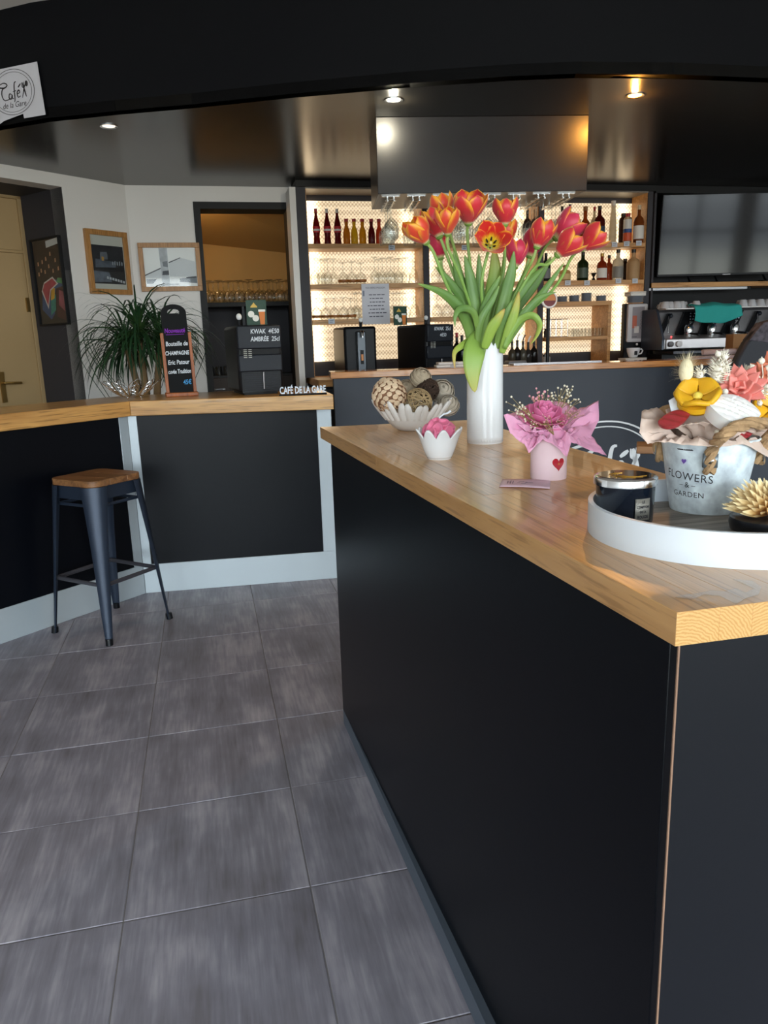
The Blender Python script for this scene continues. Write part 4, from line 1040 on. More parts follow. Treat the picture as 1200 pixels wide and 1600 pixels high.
# ---- zinc bucket
bq = on_z(1112, 806, TZ); BX, BY = bq.x+0.024, bq.y+0.050
zinc = plain('zinc', '#d6e0e9', 0.45, metal=0.12, bump=0.12, bscale=90, var=0.30, vscale=45)
bt = thing('zinc_bucket', 'small pale zinc bucket lettered FLOWERS and GARDEN on the tray', 'bucket', (BX, BY, TZ))
BR0, BR1, BH = 0.053, 0.0715, 0.113
def brf(z): return BR0+(BR1-BR0)*z/BH
mb = MB(); mb.lathe([(0, 0.003), (BR0-0.002, 0.003), (BR0, 0.0), (BR0+0.001, 0.004), (BR1, BH), (BR1-0.0015, BH), (BR0-0.001, 0.006), (0, 0.006)], 64); part('body', mb, zinc, bt)
mb = MB(); mb.loop([(BR1*math.cos(2*PI*i/64), BR1*math.sin(2*PI*i/64), BH) for i in range(64)], 0.0019, 8); part('rim', mb, zinc, bt)
rope = plain('jute_rope', '#a98863', 0.9, bump=0.5, bscale=300, var=0.25, vscale=60)
ca = math.atan2(-BY, -BX)       # towards the camera
def rope_tube(pts, r, parent, name='rope_handle'):
    P = [Vector(p) for p in pts]; N = 40; S = []
    for i in range(N+1):
        x = i/N*(len(P)-1); k = min(int(x), len(P)-2); f = x-k
        a, b, c, d = P[max(k-1, 0)], P[k], P[k+1], P[min(k+2, len(P)-1)]
        S.append(0.5*((2*b)+(c-a)*f+(2*a-5*b+4*c-d)*f*f+(3*b-a-3*c+d)*f**3))
    o = None
    for s in range(3):
        st = []
        for i, p in enumerate(S):
            tg = (S[min(i+1, N)]-S[max(i-1, 0)]).normalized(); nx = tg.cross(Vector((0.2, 0.3, 0.93))).normalized(); ny = tg.cross(nx)
            a = i*0.55+2*PI*s/3; st.append(p+nx*(r*.55*math.cos(a))+ny*(r*.55*math.sin(a)))
        mb = MB(); mb.tube(st, r*0.62, 7); o2 = part(name if o is None else 'strand', mb, rope, o or parent); o = o or o2
    return o
def bpt(a, z, off): r = brf(z)+off; return (r*math.cos(a), r*math.sin(a), z)
ra = ca+0.04
O_b = Vector((BX, BY, TZ))
hd_ = rope_tube([bpt(ra, 0.070, .006), bpt(ra, 0.088, .007), bpt(ra+0.03, 0.110, .009)]+[on_y(*q)-O_b for q in ((1128, 682, .938), (1150, 668, .935), (1180, 661, .945), (1208, 668, .975))]+[bpt(ra+1.60, 0.10, .007), bpt(ra+1.60, 0.075, .006)], 0.0085, bt)
hd2 = rope_tube([bpt(ra-1.65, 0.075, .005), bpt(ra-1.62, 0.10, .007), bpt(ra-1.75, 0.128, .008), bpt(ra-2.1, 0.15, .002), bpt(ra-2.7, 0.150, 0.0), bpt(ra-3.05, 0.12, .006), bpt(ra-3.1, 0.08, .005)], 0.0075, bt)
for a in (ra, ra+1.60, ra-1.65):
    mb = MB(); wrap_rect(mb, 0.070, a, -0.0095, 0.0095, 0.078, 0.099, 0.0085); cl = part('clamp', mb, plain('clamp_steel', '#7f878c', 0.4, metal=0.6), bt, solid=0.0012)
    c_ = Vector(bpt(a, 0.0885, 0.0115)); q = Vector((0, 0, 1)).rotation_difference(Vector((math.cos(a), math.sin(a), 0)))
    mb = MB(); mb.lathe([(0.0055, 0), (0.005, 0.002), (0.003, 0.0032), (0, 0.0036)], 16, c_, q.to_matrix()); part('rivet', mb, M_['chrome'], cl)
ta = ca-0.47
write_round('lettering', 'FLOWERS', 0.0175, M_['ink'], bt, brf, ta, 0.059, 0.0005, 0.95, rot=-0.08, spacing=1.1)
write_round('lettering', '– & –', 0.0130, M_['ink'], bt, brf, ta, 0.046, 0.0005, 0.9, rot=-0.02)
write_round('lettering', 'GARDEN', 0.0118, M_['ink'], bt, brf, ta, 0.031, 0.0005, 1.0, rot=-0.02, spacing=1.1)
mb = MB(); wrap_poly(mb, [(-.0055, -.006), (.0055, -.006), (.0055, .006), (-.0055, .006)], brf(.084), ta-0.05, 0.084, 0.0005); stk = part('sticker', mb, plain('sticker_paper', '#c6cbd8', 0.5), bt, smooth=0)
mb = MB(); wrap_poly(mb, heart(0.0042), brf(.084), ta-0.05, 0.0835, 0.0011); part('heart', mb, plain('violet_print', '#6a4a9c', 0.5), stk, smooth=0)
mb = MB()
for k in range(9):
    x = -0.013+k*0.003; wrap_poly(mb, [(x, .0012), (x+.0022, .0), (x+.0026, .0008), (x+.0006, .0022)], brf(.1), ta-0.03, 0.1005, 0.0006)
part('small_script', mb, M_['ink'], bt, smooth=0)

# ---- kraft tissue in the bucket
kraft = plain('kraft_tissue', '#cfb8aa', 0.6, var=0.1, vscale=30, sss=0.1)
bc = (BX, BY, TZ+BH-0.004)
kr = [(1002, 655, 1.00), (1003, 642, 1.03), (1026, 637, 1.06), (1060, 660, 1.08), (1110, 650, 1.12), (1160, 652, 1.12), (1215, 660, 1.10), (1240, 700, 1.04), (1212, 722, 0.99), (1180, 702, 0.965), (1160, 694, 0.955), (1130, 697, 0.95),
      (1090, 697, 0.955), (1062, 694, 0.97), (1032, 690, 0.975), (1012, 694, 0.985), (999, 676, 0.99)]
tissue_sheet('kraft_paper', 'crumpled pale brown tissue paper lining the zinc bucket', 'paper', (bc, BR1*0.86, TZ+BH-0.004), kr[::-1], kraft, 0.0024, 11)
kr2 = [(1040, 640, 1.03), (1075, 632, 1.06), (1130, 640, 1.07), (1190, 650, 1.06), (1205, 672, 1.02), (1180, 676, 0.985), (1140, 668, 0.975), (1100, 660, 0.975), (1072, 664, 0.98), (1046, 668, 0.99)]
tissue_sheet('kraft_paper', 'inner pale brown tissue layer under the wax flowers', 'paper', (bc, BR1*0.7, TZ+BH-0.002), kr2[::-1], kraft, 0.003, 12)

# ---- wax flowers and dried flowers in the bucket
def facing(p): return (Vector((0, 0, H))-Vector(p)).normalized()
def wax(name, hexv): return plain(name, hexv, 0.45, sss=0.25, bump=0.05, bscale=60)
def orient(normal, spin=0): return Vector((0, 0, 1)).rotation_difference(Vector(normal).normalized()).to_matrix() @ Matrix.Rotation(spin, 3, 'Z')
def wax_poppy(label, pos, R, m, m2, normal):
    t = thing('wax_poppy', label, 'wax flower', pos); O = orient(normal)
    mb = MB(); mb.lathe([(0, -0.5*R), (R*0.75, -0.5*R), (R*0.95, -0.25*R), (R*0.92, 0.0), (R*0.5, -0.05*R), (0, -0.1*R)], 28, M=O); part('cup', mb, m, t)
    for k in range(5):
        a = 2*PI*k/5+0.3
        def fn(u, v, a=a):
            aa = a+(u-.5)*1.35*(0.55+0.45*v); rad = R*(0.25+0.85*v); z = R*(-0.08+0.42*v**1.6+0.10*math.cos((u-.5)*PI*2)*v)
            return O @ Vector((rad*math.cos(aa), rad*math.sin(aa), z))
        mb = MB(); mb.grid(fn, 8, 6); part('petal', mb, m, t, solid=R*0.22, off=-1)
    mb = MB(); mb.ball(O @ Vector((0, 0, 0.14*R)), R*0.23, 12, 8, M=O, sc=(1, 1, .8)); part('centre', mb, m2, t, label='pale yellow centre')
yel = wax('yellow_wax', '#e0a91e'); yel2 = wax('pale_yellow_wax', '#ecd35a')
p = on_y(1090, 622, 1.005); wax_poppy('yellow wax poppy at left of the bucket bouquet', p, 0.031, yel, yel2, facing(p)+Vector((-.1, 0, 1.5)))
p = on_y(1206, 640, 1.03); wax_poppy('yellow wax poppy cut by the frame behind the rope', p, 0.028, yel, yel2, facing(p)+Vector((.2, 0, .5)))
def wax_leafblock(name, label, corners_px, y0, th, m, ridges=5):
    """pillow-like carved wax piece: a leaf-shaped face with thickness"""
    P = [on_y(u, v, y) for u, v, y in corners_px]; c = sum(P, Vector())/len(P); t = thing(name, label, 'wax flower', c)
    ax = (P[1]-P[0])/2; ay = (P[3]-P[2])/2; nrm = ax.cross(ay).normalized()
    if nrm.dot(facing(c)) < 0: nrm = -nrm
    def out(s, k): # leaf outline
        a = 2*PI*s; x = math.cos(a); y = math.sin(a); yy = y*abs(y)**0.15*(1-0.30*abs(x)**2.5)
        return ax*(x*k)+ay*(yy*k)
    def top(u, v):
        k = 1-v; q = out(u, max(k, 0.001)); x = q.dot(ax)/ax.length_squared
        rid = 0.0016*math.sin(q.dot(ay)/ay.length_squared*ridges*PI+x*2)*(min(1, v*4))
        return q+nrm*(th*0.15*(1-k**3)+rid)
    mb = MB(); mb.grid(top, 48, 8, wrap=True); part('carved_face', mb, m, t)
    def side(u, v): return out(u, 1.0-0.10*v**2)-nrm*(th*v)
    mb = MB(); mb.grid(side, 48, 3, wrap=True); mb.add([side(i/48, 1) for i in range(48)], [tuple(range(48))]); part('side_wall', mb, m, t)
whitewax = wax('white_wax', '#e6e2df')
wax_leafblock('wax_leaf', 'big white carved wax leaf at the front of bucket bouquet', [(1108, 628, 0.975), (1189, 645, 0.965), (1150, 661, 0.945), (1147, 618, 0.995)], 0.97, 0.022, whitewax, 6)
redwax = wax('dark_red_wax', '#9c2f33')
wax_leafblock('wax_leaf', 'dark red wax leaf lying on the kraft paper at left', [(1028, 658, 0.985), (1078, 647, 0.995), (1052, 667, 0.965), (1055, 642, 1.005)], 0.985, 0.006, redwax, 2)
wax_leafblock('wax_leaf', 'dark red wax leaf peeping out behind the rope handle', [(1150, 680, 0.99), (1180, 672, 1.0), (1163, 686, 0.98), (1165, 668, 1.0)], 0.99, 0.006, redwax, 2)
def succulent(label, pos, R, m, normal, n0=5):
    t = thing('wax_succulent', label, 'wax flower', pos); O = orient(normal)
    for ring, (r, ti, n, L) in enumerate(((0.15, 1.25, 3, .55), (0.35, 0.95, n0, .75), (0.6, 0.55, n0+2, .85), (0.75, 0.2, n0+3, .9))):
        for j in range(n):
            a = 2*PI*(j+.5*ring)/n
            def fn(u, v, a=a, ti=ti, r=r, L=L):
                w = 0.30*math.sin(PI*min(1, (v*0.8+0.2)))*(1-v**4*0.9); x = (u-.5)*2*w; l = r*0.5+L*v*math.cos(ti); z = L*v*math.sin(ti)*0.9-0.12*x*x+0.03
                q = Vector((l*math.cos(a)-x*math.sin(a), l*math.sin(a)+x*math.cos(a), z))*R
                return O @ q
            mb = MB(); mb.grid(fn, 4, 6); part('petal', mb, m, t, solid=R*0.10, off=-1)
salmon = wax('salmon_wax', '#e88a80')
p = on_y(1156, 608, 1.03); succulent('salmon pink wax succulent behind the white wax leaf', p, 0.034, salmon, facing(p)+Vector((0, 0, .6)))
p = on_y(1212, 590, 1.06); succulent('coral orange wax flower cut by the right frame edge', p, 0.036, wax('coral_wax', '#d87c5c'), facing(p)+Vector((-.3, 0, .2)), 6)
# bunny tail grass
cream = plain('cream_fluff', '#e9dcb8', 0.8); ivory = plain('ivory_dried', '#ece4d3', 0.75)
rr = random.Random(3)
p = on_y(1072, 580, 1.03); t = thing('bunny_tail', 'fluffy cream bunny tail grass at left of the bouquet', 'dried flower', p)
mb = MB(); mb.ball((0, 0, 0), 0.0125, 14, 10, (0.85, 0.85, 1.5)); part('head', mb, cream, t)
mb = MB()
for k in range(240):
    z = rr.uniform(-.7, 1); a = rr.uniform(0, 2*PI); s = math.sqrt(max(0, 1-z*z)); d = Vector((s*math.cos(a), s*math.sin(a), z*0.9+.3)).normalized()
    b0 = Vector((s*.0105*math.cos(a), s*.0105*math.sin(a), z*.018)); L = rr.uniform(.008, .017)
    q = d.cross(Vector((.3, .2, .9))).normalized()*0.00018
    e1 = b0+d*L*.6+Vector((0, 0, .001)); e2 = b0+d*L+Vector((0, 0, .001))*rr.uniform(-2, 3)
    mb.add([b0-q, b0+q, e1+q*.7, e1-q*.7, e2], [(0, 1, 2, 3), (3, 2, 4)])
part('bristles', mb, cream, t)['kind'] = 'stuff'
mb = MB(); mb.tube([(0, 0, -.017), (.002, 0, -.035), (.004, -.002, -.06)], 0.0009, 6); part('stalk', mb, cream, t)
def spiky(label, pos, axis, L, R, n, seed, name='dried_thistle', sl=0.010):
    rr = random.Random(seed); t = thing(name, label, 'dried flower', pos); O = orient(axis)
    mb = MB(); mb.ball((0, 0, 0), R*0.7, 10, 8, (1, 1, L/R/1.5 if L > R else 1), M=O); part('core', mb, ivory, t)
    mb = MB()
    for k in range(n):
        f = rr.uniform(-1, 1); a = rr.uniform(0, 2*PI); s = math.sqrt(1-f*f)
        b0 = Vector((R*.6*s*math.cos(a), R*.6*s*math.sin(a), L*.6*f)); d = Vector((s*math.cos(a), s*math.sin(a), .4+.5*f)).normalized()
        w = d.cross(Vector((rr.uniform(-1, 1), rr.uniform(-1, 1), 1))).normalized()*0.0013
        e = b0+d*sl*rr.uniform(.7, 1.3)
        mb.add([O @ q for q in (b0-w, b0+w, e, b0+d*sl*.5-w*.9, b0+d*sl*.5+w*.9)], [(0, 1, 4, 3), (3, 4, 2)])
    part('bracts', mb, ivory, t, solid=0.0003)['kind'] = 'stuff'
    return t
spiky('small ivory seed head beside the bunny tail', on_y(1093, 586, 1.03), (0.0, 0, 1), 0.018, 0.008, 60, 1, 'dried_seed_head', .006)
spiky('long ivory dried thistle spike standing in the middle', on_y(1122, 580, 1.05), (0.15, -.1, 1), 0.042, 0.014, 240, 2)
spiky('ivory dried thistle head above the salmon wax succulent', on_y(1165, 588, 1.06), (-.6, -.2, .8), 0.016, 0.013, 110, 3)
spiky('ivory dried thistle head low beside the right yellow poppy', on_y(1186, 611, 1.035), (.5, -.4, .5), 0.016, 0.012, 110, 4)
def pods(label, lst, seed, r=0.0048):
    t = thing('dried_pod_sprig', label, 'dried flower', lst[0][1]); o0 = Vector(lst[0][1]); st = MB()
    for (tip, root_) in lst:
        a, b = Vector(root_)-o0, Vector(tip)-o0; st.tube([a, a.lerp(b, .5)+Vector((.004, 0, .004)), b], 0.0007, 5)
        mb = MB(); mb.ball(b, r, 12, 8); mb.tube([b+(b-a).normalized()*r*.9, b+(b-a).normalized()*r*1.35], [0.0012, 0.0004], 6); part('pod', mb, ivory, t)
    part('stalks', st, ivory, t)['kind'] = 'stuff'
Y = lambda u, v, y=1.04: on_y(u, v, y)
pods('two ivory seed pods on thin stalks against the dark chair', [(Y(1175, 574), Y(1192, 612)), (Y(1190, 564), Y(1187, 615)), (Y(1200, 575, 1.06), Y(1192, 615))], 1, .0050)
pods('bunch of ivory pods drooping beside the thistle spike', [(Y(1122, 553), Y(1142, 606)), (Y(1133, 558), Y(1140, 606)), (Y(1138, 592), Y(1136, 612)), (Y(1133, 612, 1.02), Y(1138, 620))], 2, .0048)
pods('cluster of small ivory pods between succulent and thistle', [(Y(1176, 596), Y(1185, 625)), (Y(1182, 590), Y(1185, 625)), (Y(1180, 604, 1.02), Y(1183, 630)), (Y(1190, 600, 1.02), Y(1187, 630)), (Y(1187, 630, 1.0), Y(1187, 640)), (Y(1120, 675, .972), Y(1126, 682, .98))], 3, .0042)
# white plant label behind the red leaf
P = [on_y(u, v, 1.02) for u, v in ((1045, 626), (1060, 617), (1066, 640), (1050, 648))]
c = sum(P, Vector())/4; t = thing('plant_tag', 'blank white tag stuck beside the left yellow poppy', 'tag', c)
mb = MB(); mb.add([q-c for q in P]+[q-c+Vector((0, .001, 0)) for q in P], [(0, 1, 2, 3), (7, 6, 5, 4), (0, 4, 5, 1), (1, 5, 6, 2), (2, 6, 7, 3), (3, 7, 4, 0)]); part('tag_card', mb, M_['white'], t)

# ---- dark dish with shaved-wood flower
fq = on_y(1204, 783, 0.875); dq = Vector((fq.x+0.004, fq.y+0.004, 0))
t = thing('candle_dish', 'round black dish under the peach chip flower on the tray', 'dish', (dq.x, dq.y, TZ))
mb = MB(); mb.lathe([(0, 0), (0.044, 0), (0.050, 0.004), (0.052, 0.013), (0.051, 0.021), (0.047, 0.023), (0, 0.022)], 48); part('body', mb, plain('black_marbled_wax', '#1c1f26', 0.3, var=0.4, vscale=30), t)
t = thing('wood_chip_flower', 'peach flower of thin wood chips on the black dish', 'flower', (dq.x, dq.y, TZ+0.022))
chip = ramp_uv('peach_wood_chip', [(0.0, 'e8822a'), (0.5, 'f0c47c'), (1.0, 'f3e0b0')], 0.6, noise=.3)
cmesh = None
nC = 190; rr = random.Random(8)
for k in range(nC):
    z = (k+.5)/nC; th = math.acos(z) if z < 1 else 0; a = 2.39996*k; th = min(th, 1.50)
    d = Vector((math.sin(th)*math.cos(a), math.sin(th)*math.sin(a), math.cos(th)+.05)).normalized()
    if cmesh is None:
        mb = MB()
        def fn(u, v):
            w = 0.0054*(math.sin(PI*(0.16+0.82*v))); x = (u-.5)*2*w; return Vector((x, abs(x)*0.3*(1-.4*v), 0.006+0.050*v))
        mb.grid(fn, 4, 5); cmesh = mb.mesh('chip_petal', chip)
    o = link('chip_petal', cmesh, t, (0, 0, 0.004)); q = Vector((0, 0, 1)).rotation_difference(d); q = q @ Quaternion((0, 0, 1), rr.uniform(-.6, .6)+PI)
    o.rotation_euler = q.to_euler(); o.scale = (1, 1, rr.uniform(.85, 1.1)*(0.80+0.25*math.sin(th)))

# ---- spilt water on the corner
water = thin_glass('spilt_water', (0.93, 0.92, 0.90), 0.3)
sp_ = [(1055, 934), (1080, 938), (1100, 930), (1125, 932), (1150, 945), (1165, 936), (1185, 930), (1190, 918), (1175, 908), (1145, 906), (1160, 912), (1178, 921), (1165, 927), (1150, 920), (1132, 925), (1112, 923), (1090, 928), (1070, 930)]
P = [on_z(u, v, IZ) for u, v in sp_]; c = sum(P, Vector())/len(P)
t = thing('water_spill', 'small spilt water streak on the near oak corner', 'water', (c.x, c.y, IZ+0.0002))
mb = MB(); mb.prism([tuple((q-c).xy) for q in P], 0, 0.0009); part('puddle', mb, water, t)
# ================================================================ tulips in the tall vase
RIM = Vector((VX, VY, IZ+0.27))
CR = Vector((math.cos(YAW), -math.sin(YAW), 0)); CT = Vector((-math.sin(YAW), -math.cos(YAW), 0)); CU = Vector((0, 0, 1))
RED, YELW, BASE = hexc('d8303a'), hexc('f2a41f'), hexc('dcd39a')
pm_red = petal_mat('tulip_petal', RED, YELW, BASE, 0.10, inner=hexc('c81a12'))
pm_orange = petal_mat('tulip_petal_orange', hexc('e2472c'), hexc('f4a92a'), BASE, 0.09, 0.30, 0.80, inner=hexc('cf240f'))
pm_pink = petal_mat('tulip_petal_pink', hexc('cf2f50'), hexc('f0912c'), BASE, 0.12, 0.62, 1.05, inner=hexc('c81a12'))
pm_open = petal_mat('tulip_petal_open', hexc('cc1c10'), hexc('f09a20'), hexc('eccb28'), 0.30, 0.62, 1.0)
stem_m = ramp_uv('tulip_stem', [(0, '6f9440'), (0.6, '84a850'), (1, 'a5bd6c')], 0.5, sss=.1)
leaf_m = ramp_uv('tulip_leaf', [(0, '7f9c4a'), (0.5, '5f8440'), (0.9, '6d9044'), (1, '90a450')], 0.45, noise=.25, sss=.12)
leaf_y = ramp_uv('tulip_leaf_yellowing', [(0, '8fae48'), (0.55, '94ad48'), (0.85, 'b5a74a'), (1, 'a4683a')], 0.5, noise=.3, sss=.12)
leaf_l = ramp_uv('tulip_leaf_light', [(0, '7da048'), (0.6, '8fae50'), (0.92, 'adb054'), (1, 'c8b85c')], 0.45, noise=.2, sss=.12)
anther = plain('black_anther', '#241c1e', 0.7); pistil = plain('tulip_pistil', '#d8c864', 0.5)
def tulip(label, u, v, y, size, d, op, m, root_off=(0, 0), mid=None, stamens=False, n_open=None, wide=1.0):
    """u, v, y: middle of the bloom; d = (right, up, towards viewer) of its axis; op 0 closed .. 1 wide open"""
    rr = random.Random(int(u*7+v)); size *= 0.70 if stamens else 0.82; c = on_y(u, v, y); ax = (CR*d[0]+CU*d[1]+CT*d[2]).normalized()
    h = size; R = size*0.36*wide; foot = c-ax*h*(0.5-0.22*op)
    t = thing('tulip', label, 'tulip', foot)
    Q = Vector((0, 0, 1)).rotation_difference(ax).to_matrix() @ Matrix.Rotation(rr.uniform(0, 1.0), 3, 'Z')
    for k in range(6):
        a0 = PI/3*k; outer = k % 2; jit = rr.uniform(-.12, .12); hh = h*rr.uniform(.94, 1.05)*(1.0 if outer else 0.97)
        def fn(uu, vv, a0=a0, outer=outer, jit=jit, hh=hh):
            e2 = (uu-.5)*2
            rc = R*(0.16+0.90*math.sin(PI*(0.84-0.10*outer)*min(1, vv*0.98))); zc = hh*(vv**0.92)
            ro = R*(0.16+1.75*vv**0.80); zo = hh*0.62*math.sin(PI*0.5*vv)+0.08*hh*vv
            rad = rc*(1-op)+ro*op; z = zc*(1-op)+zo*op
            rad *= 1.0+0.07*outer+jit*0.5*vv
            w = (0.38+0.62*math.sin(min(1, vv/.5)*PI/2))*max(0.02, 1-0.97*vv**5)**0.6
            wl_ = R*(0.82+0.30*op)*w                       # half width along the petal
            al = e2*wl_/max(rad, R*0.55)
            curl = (0.03+0.05*op)*R*math.sin(3*PI*vv+k)*e2*e2
            rr_ = rad*(1-0.10*(1-abs(e2))*0)+curl-0.10*R*e2*e2*op
            return Q @ Vector((rr_*math.cos(a0+al), rr_*math.sin(a0+al), z-0.04*hh*e2*e2*vv))
        mb = MB(); mb.grid(fn, 10, 12); part('petal', mb, m, t, solid=0.0007, off=-1, smooth=1.2)
    mb = MB(); mb.lathe([(0, -0.05*h), (0.10*h, -0.01*h), (0.13*h, 0.05*h), (0.06*h, 0.08*h), (0, 0.08*h)], 12, M=Q); part('receptacle', mb, stem_m, t)
    if stamens:
        mb = MB(); mb.tube([Q @ Vector((0, 0, .03*h)), Q @ Vector((0, 0, .28*h))], [.004, .003], 8); mb.ball(Q @ Vector((0, 0, .29*h)), .005, 8, 6); part('pistil', mb, pistil, t)
        for k in range(6):
            a = PI/3*k+.4; mb = MB(); b = Vector((.075*h*math.cos(a), .075*h*math.sin(a), .12*h)); e = Vector((.20*h*math.cos(a), .20*h*math.sin(a), .34*h))
            mb.tube([Q @ (b.lerp(e, .35)), Q @ b.lerp(e, .6), Q @ e], [.0016, .0026, .0014], 6); part('stamen', mb, anther, t)
    # stem from inside the vase up to the foot of the bloom
    r0 = RIM+CR*root_off[0]+CT*root_off[1]; r0.z -= 0.12
    r1 = RIM+CR*root_off[0]*1.15+CT*root_off[1]*1.15
    pts = [r0, r1]; mm = on_y(*mid) if mid else (r1*0.45+foot*0.55)+Vector((0, 0, 0.012)); P = [r0, r1, mm, foot-ax*0.02*1.5, foot]
    S = []
    for i in range(25):
        x = i/24*(len(P)-1); k = min(int(x), len(P)-2); f = x-k; a, b, c2, e = P[max(k-1, 0)], P[k], P[k+1], P[min(k+2, len(P)-1)]
        S.append(0.5*((2*b)+(c2-a)*f+(2*a-5*b+4*c2-e)*f*f+(3*b-a-3*c2+e)*f**3)-foot)
    mb = MB(); mb.tube(S, 0.0042, 8); part('stem', mb, stem_m, t)
    return t
def leaf(parent, pts, wid, m, fold=0.30, twist=0.0, face=None, blunt=0.85, n=26):
    """blade along measured points [(u, v, y)] from foot to tip"""
    P = [p if isinstance(p, Vector) else on_y(*p) for p in pts]; o0 = parent.location; S = []
    for i in range(n+1):
        x = i/n*(len(P)-1); k = min(int(x), len(P)-2); f = x-k; a, b, c2, e = P[max(k-1, 0)], P[k], P[k+1], P[min(k+2, len(P)-1)]
        S.append(0.5*((2*b)+(c2-a)*f+(2*a-5*b+4*c2-e)*f*f+(3*b-a-3*c2+e)*f**3))
    view = face if face is not None else CT
    def fn(u, v):
        i = int(round(v*n)); tg = (S[min(i+1, n)]-S[max(i-1, 0)]).normalized()
        side = tg.cross(view); side = side.normalized() if side.length > .05 else CR
        nr = side.cross(tg).normalized(); q = Quaternion(tg, twist*v); side = q @ side; nr = q @ nr
        w = wid/2*(math.sin(PI*min(1, (0.16+0.84*v**0.9)))**blunt)*(1 if v < .98 else .5)
        e2 = (u-.5)*2
        return S[i]+side*(w*e2)+nr*(fold*w*abs(e2)*-1)-o0
    mb = MB(); mb.grid(fn, 6, n); return part('leaf', mb, m, parent, solid=0.0009, smooth=1.3)
T = {}
T[1] = tulip('leftmost tulip, an orange edged bloom leaning far left', 655, 362, 1.93, 0.098, (-.55, .75, .25), .22, pm_orange, (-.022, .008), (700, 450, 1.94))
T[2] = tulip('red orange tulip tucked between the leftmost bloom and next cup', 679, 350, 1.99, 0.100, (-.35, .9, -.1), .12, pm_red, (-.018, -.01), (718, 455, 1.97))
T[3] = tulip('small upright orange tulip cup in front, left of the tallest', 699, 347, 1.90, 0.088, (-.05, .95, .3), .20, pm_orange, (-.012, .012), (722, 440, 1.93))
T[4] = tulip('orange tulip showing behind the tallest bloom at its left', 692, 326, 2.03, 0.092, (-.25, .95, -.1), .15, pm_orange, (-.01, -.012), (722, 430, 2.0))
T[5] = tulip('tallest tulip, wide cup with dark red inside', 733, 327, 1.92, 0.108, (.02, .9, .42), .30, pm_red, (-.004, .006), (738, 440, 1.95), wide=1.12)
T[6] = tulip('upright closed tulip on a straight stem right of the tallest', 789, 331, 1.97, 0.092, (.0, 1, .1), .14, pm_red, (.006, -.004), (786, 430, 1.97), wide=1.06)
T[7] = tulip('fully open tulip facing us with yellow heart and black stamens', 767, 379, 1.86, 0.104, (.02, .38, .92), .82, pm_open, (.002, .016), (752, 450, 1.92), stamens=True)
T[8] = tulip('dull red closed tulip hanging behind the left stems', 686, 385, 2.02, 0.082, (-.15, .98, 0), .0, pm_pink, (-.014, -.014), (718, 465, 2.0))
T[9] = tulip('tulip mostly hidden behind the open flower at its right', 791, 364, 2.03, 0.085, (.1, 1, -.1), .08, pm_orange, (.006, -.014), (780, 450, 2.0))
T[10] = tulip('closed crimson tulip behind a green leaf blade right of centre', 806, 397, 1.99, 0.094, (.08, 1, 0), .04, pm_pink, (.012, -.008), (790, 460, 1.98))
T[11] = tulip('red tulip with yellow edge leaning right above the crossing stems', 846, 366, 1.95, 0.098, (.32, .92, .08), .14, pm_red, (.018, .004), (815, 440, 1.95))
T[12] = tulip('dark crimson tulip behind the right leaning blooms', 833, 382, 2.03, 0.092, (.3, .9, -.1), .02, pm_pink, (.016, -.012), (808, 450, 2.0))
T[13] = tulip('big magenta tulip lying sideways at upper right of bunch', 884, 357, 1.99, 0.108, (.72, .62, .05), .18, pm_pink, (.022, -.002), (830, 432, 1.97), wide=1.05)
T[14] = tulip('red and yellow tulip below the sideways magenta bloom', 887, 383, 1.92, 0.104, (.66, .62, .2), .20, pm_red, (.022, .010), (830, 425, 1.93))
T[15] = tulip('rightmost tulip, half open, reaching far right', 924, 375, 1.95, 0.100, (.72, .62, .15), .26, pm_red, (.028, .004), (862, 455, 1.95))
F = 540
L = lambda k, pts, w, m=leaf_m, **kw: leaf(T[k], pts, w, m, **kw)
L(1, [(738, 545, 1.95), (733, 512, 1.94), (717, 480, 1.92), (690, 457, 1.90), (652, 443, 1.88)], 0.030)
L(1, [(737, 545, 1.97), (728, 480, 1.96), (704, 442, 1.95), (680, 416, 1.94)], 0.026)
L(2, [(738, 545, 1.97), (731, 480, 1.96), (718, 435, 1.955), (708, 392, 1.95)], 0.036)
L(3, [(742, 545, 1.95), (742, 480, 1.94), (734, 430, 1.94), (726, 398, 1.94)], 0.032)
L(4, [(745, 545, 2.0), (750, 470, 2.0), (748, 395, 2.0)], 0.030)
L(6, [(755, 545, 2.0), (768, 480, 2.01), (774, 430, 2.02), (772, 385, 2.02)], 0.050, leaf_l)
L(5, [(750, 545, 1.93), (756, 495, 1.92), (767, 460, 1.92), (782, 430, 1.92)], 0.030)
L(10, [(770, 545, 1.95), (788, 470, 1.94), (799, 425, 1.93), (803, 392, 1.93)], 0.032)
L(11, [(772, 545, 1.96), (792, 487, 1.96), (821, 447, 1.96), (853, 414, 1.97)], 0.036)
L(15, [(784, 548, 1.95), (820, 492, 1.94), (850, 455, 1.94), (882, 410, 1.94)], 0.024)
L(15, [(786, 548, 1.93), (800, 514, 1.92), (826, 482, 1.91), (846, 464, 1.90), (870, 456, 1.89)], 0.022)
L(14, [(788, 545, 1.92), (800, 518, 1.91), (815, 499, 1.90), (833, 494, 1.88), (843, 507, 1.87), (838, 525, 1.86), (828, 539, 1.86)], 0.020, leaf_l, twist=.8)
L(14, [(784, 552, 1.93), (796, 515, 1.91), (806, 482, 1.90), (811, 455, 1.90)], 0.026, leaf_y)
L(7, [(757, 545, 1.90), (768, 515, 1.88), (779, 497, 1.87), (789, 482, 1.87)], 0.028, leaf_y)
L(13, [(776, 545, 1.94), (784, 510, 1.92), (794, 485, 1.91), (800, 470, 1.91)], 0.024)
L(12, [(778, 545, 2.0), (800, 490, 2.0), (838, 440, 2.0), (862, 400, 2.0)], 0.034)
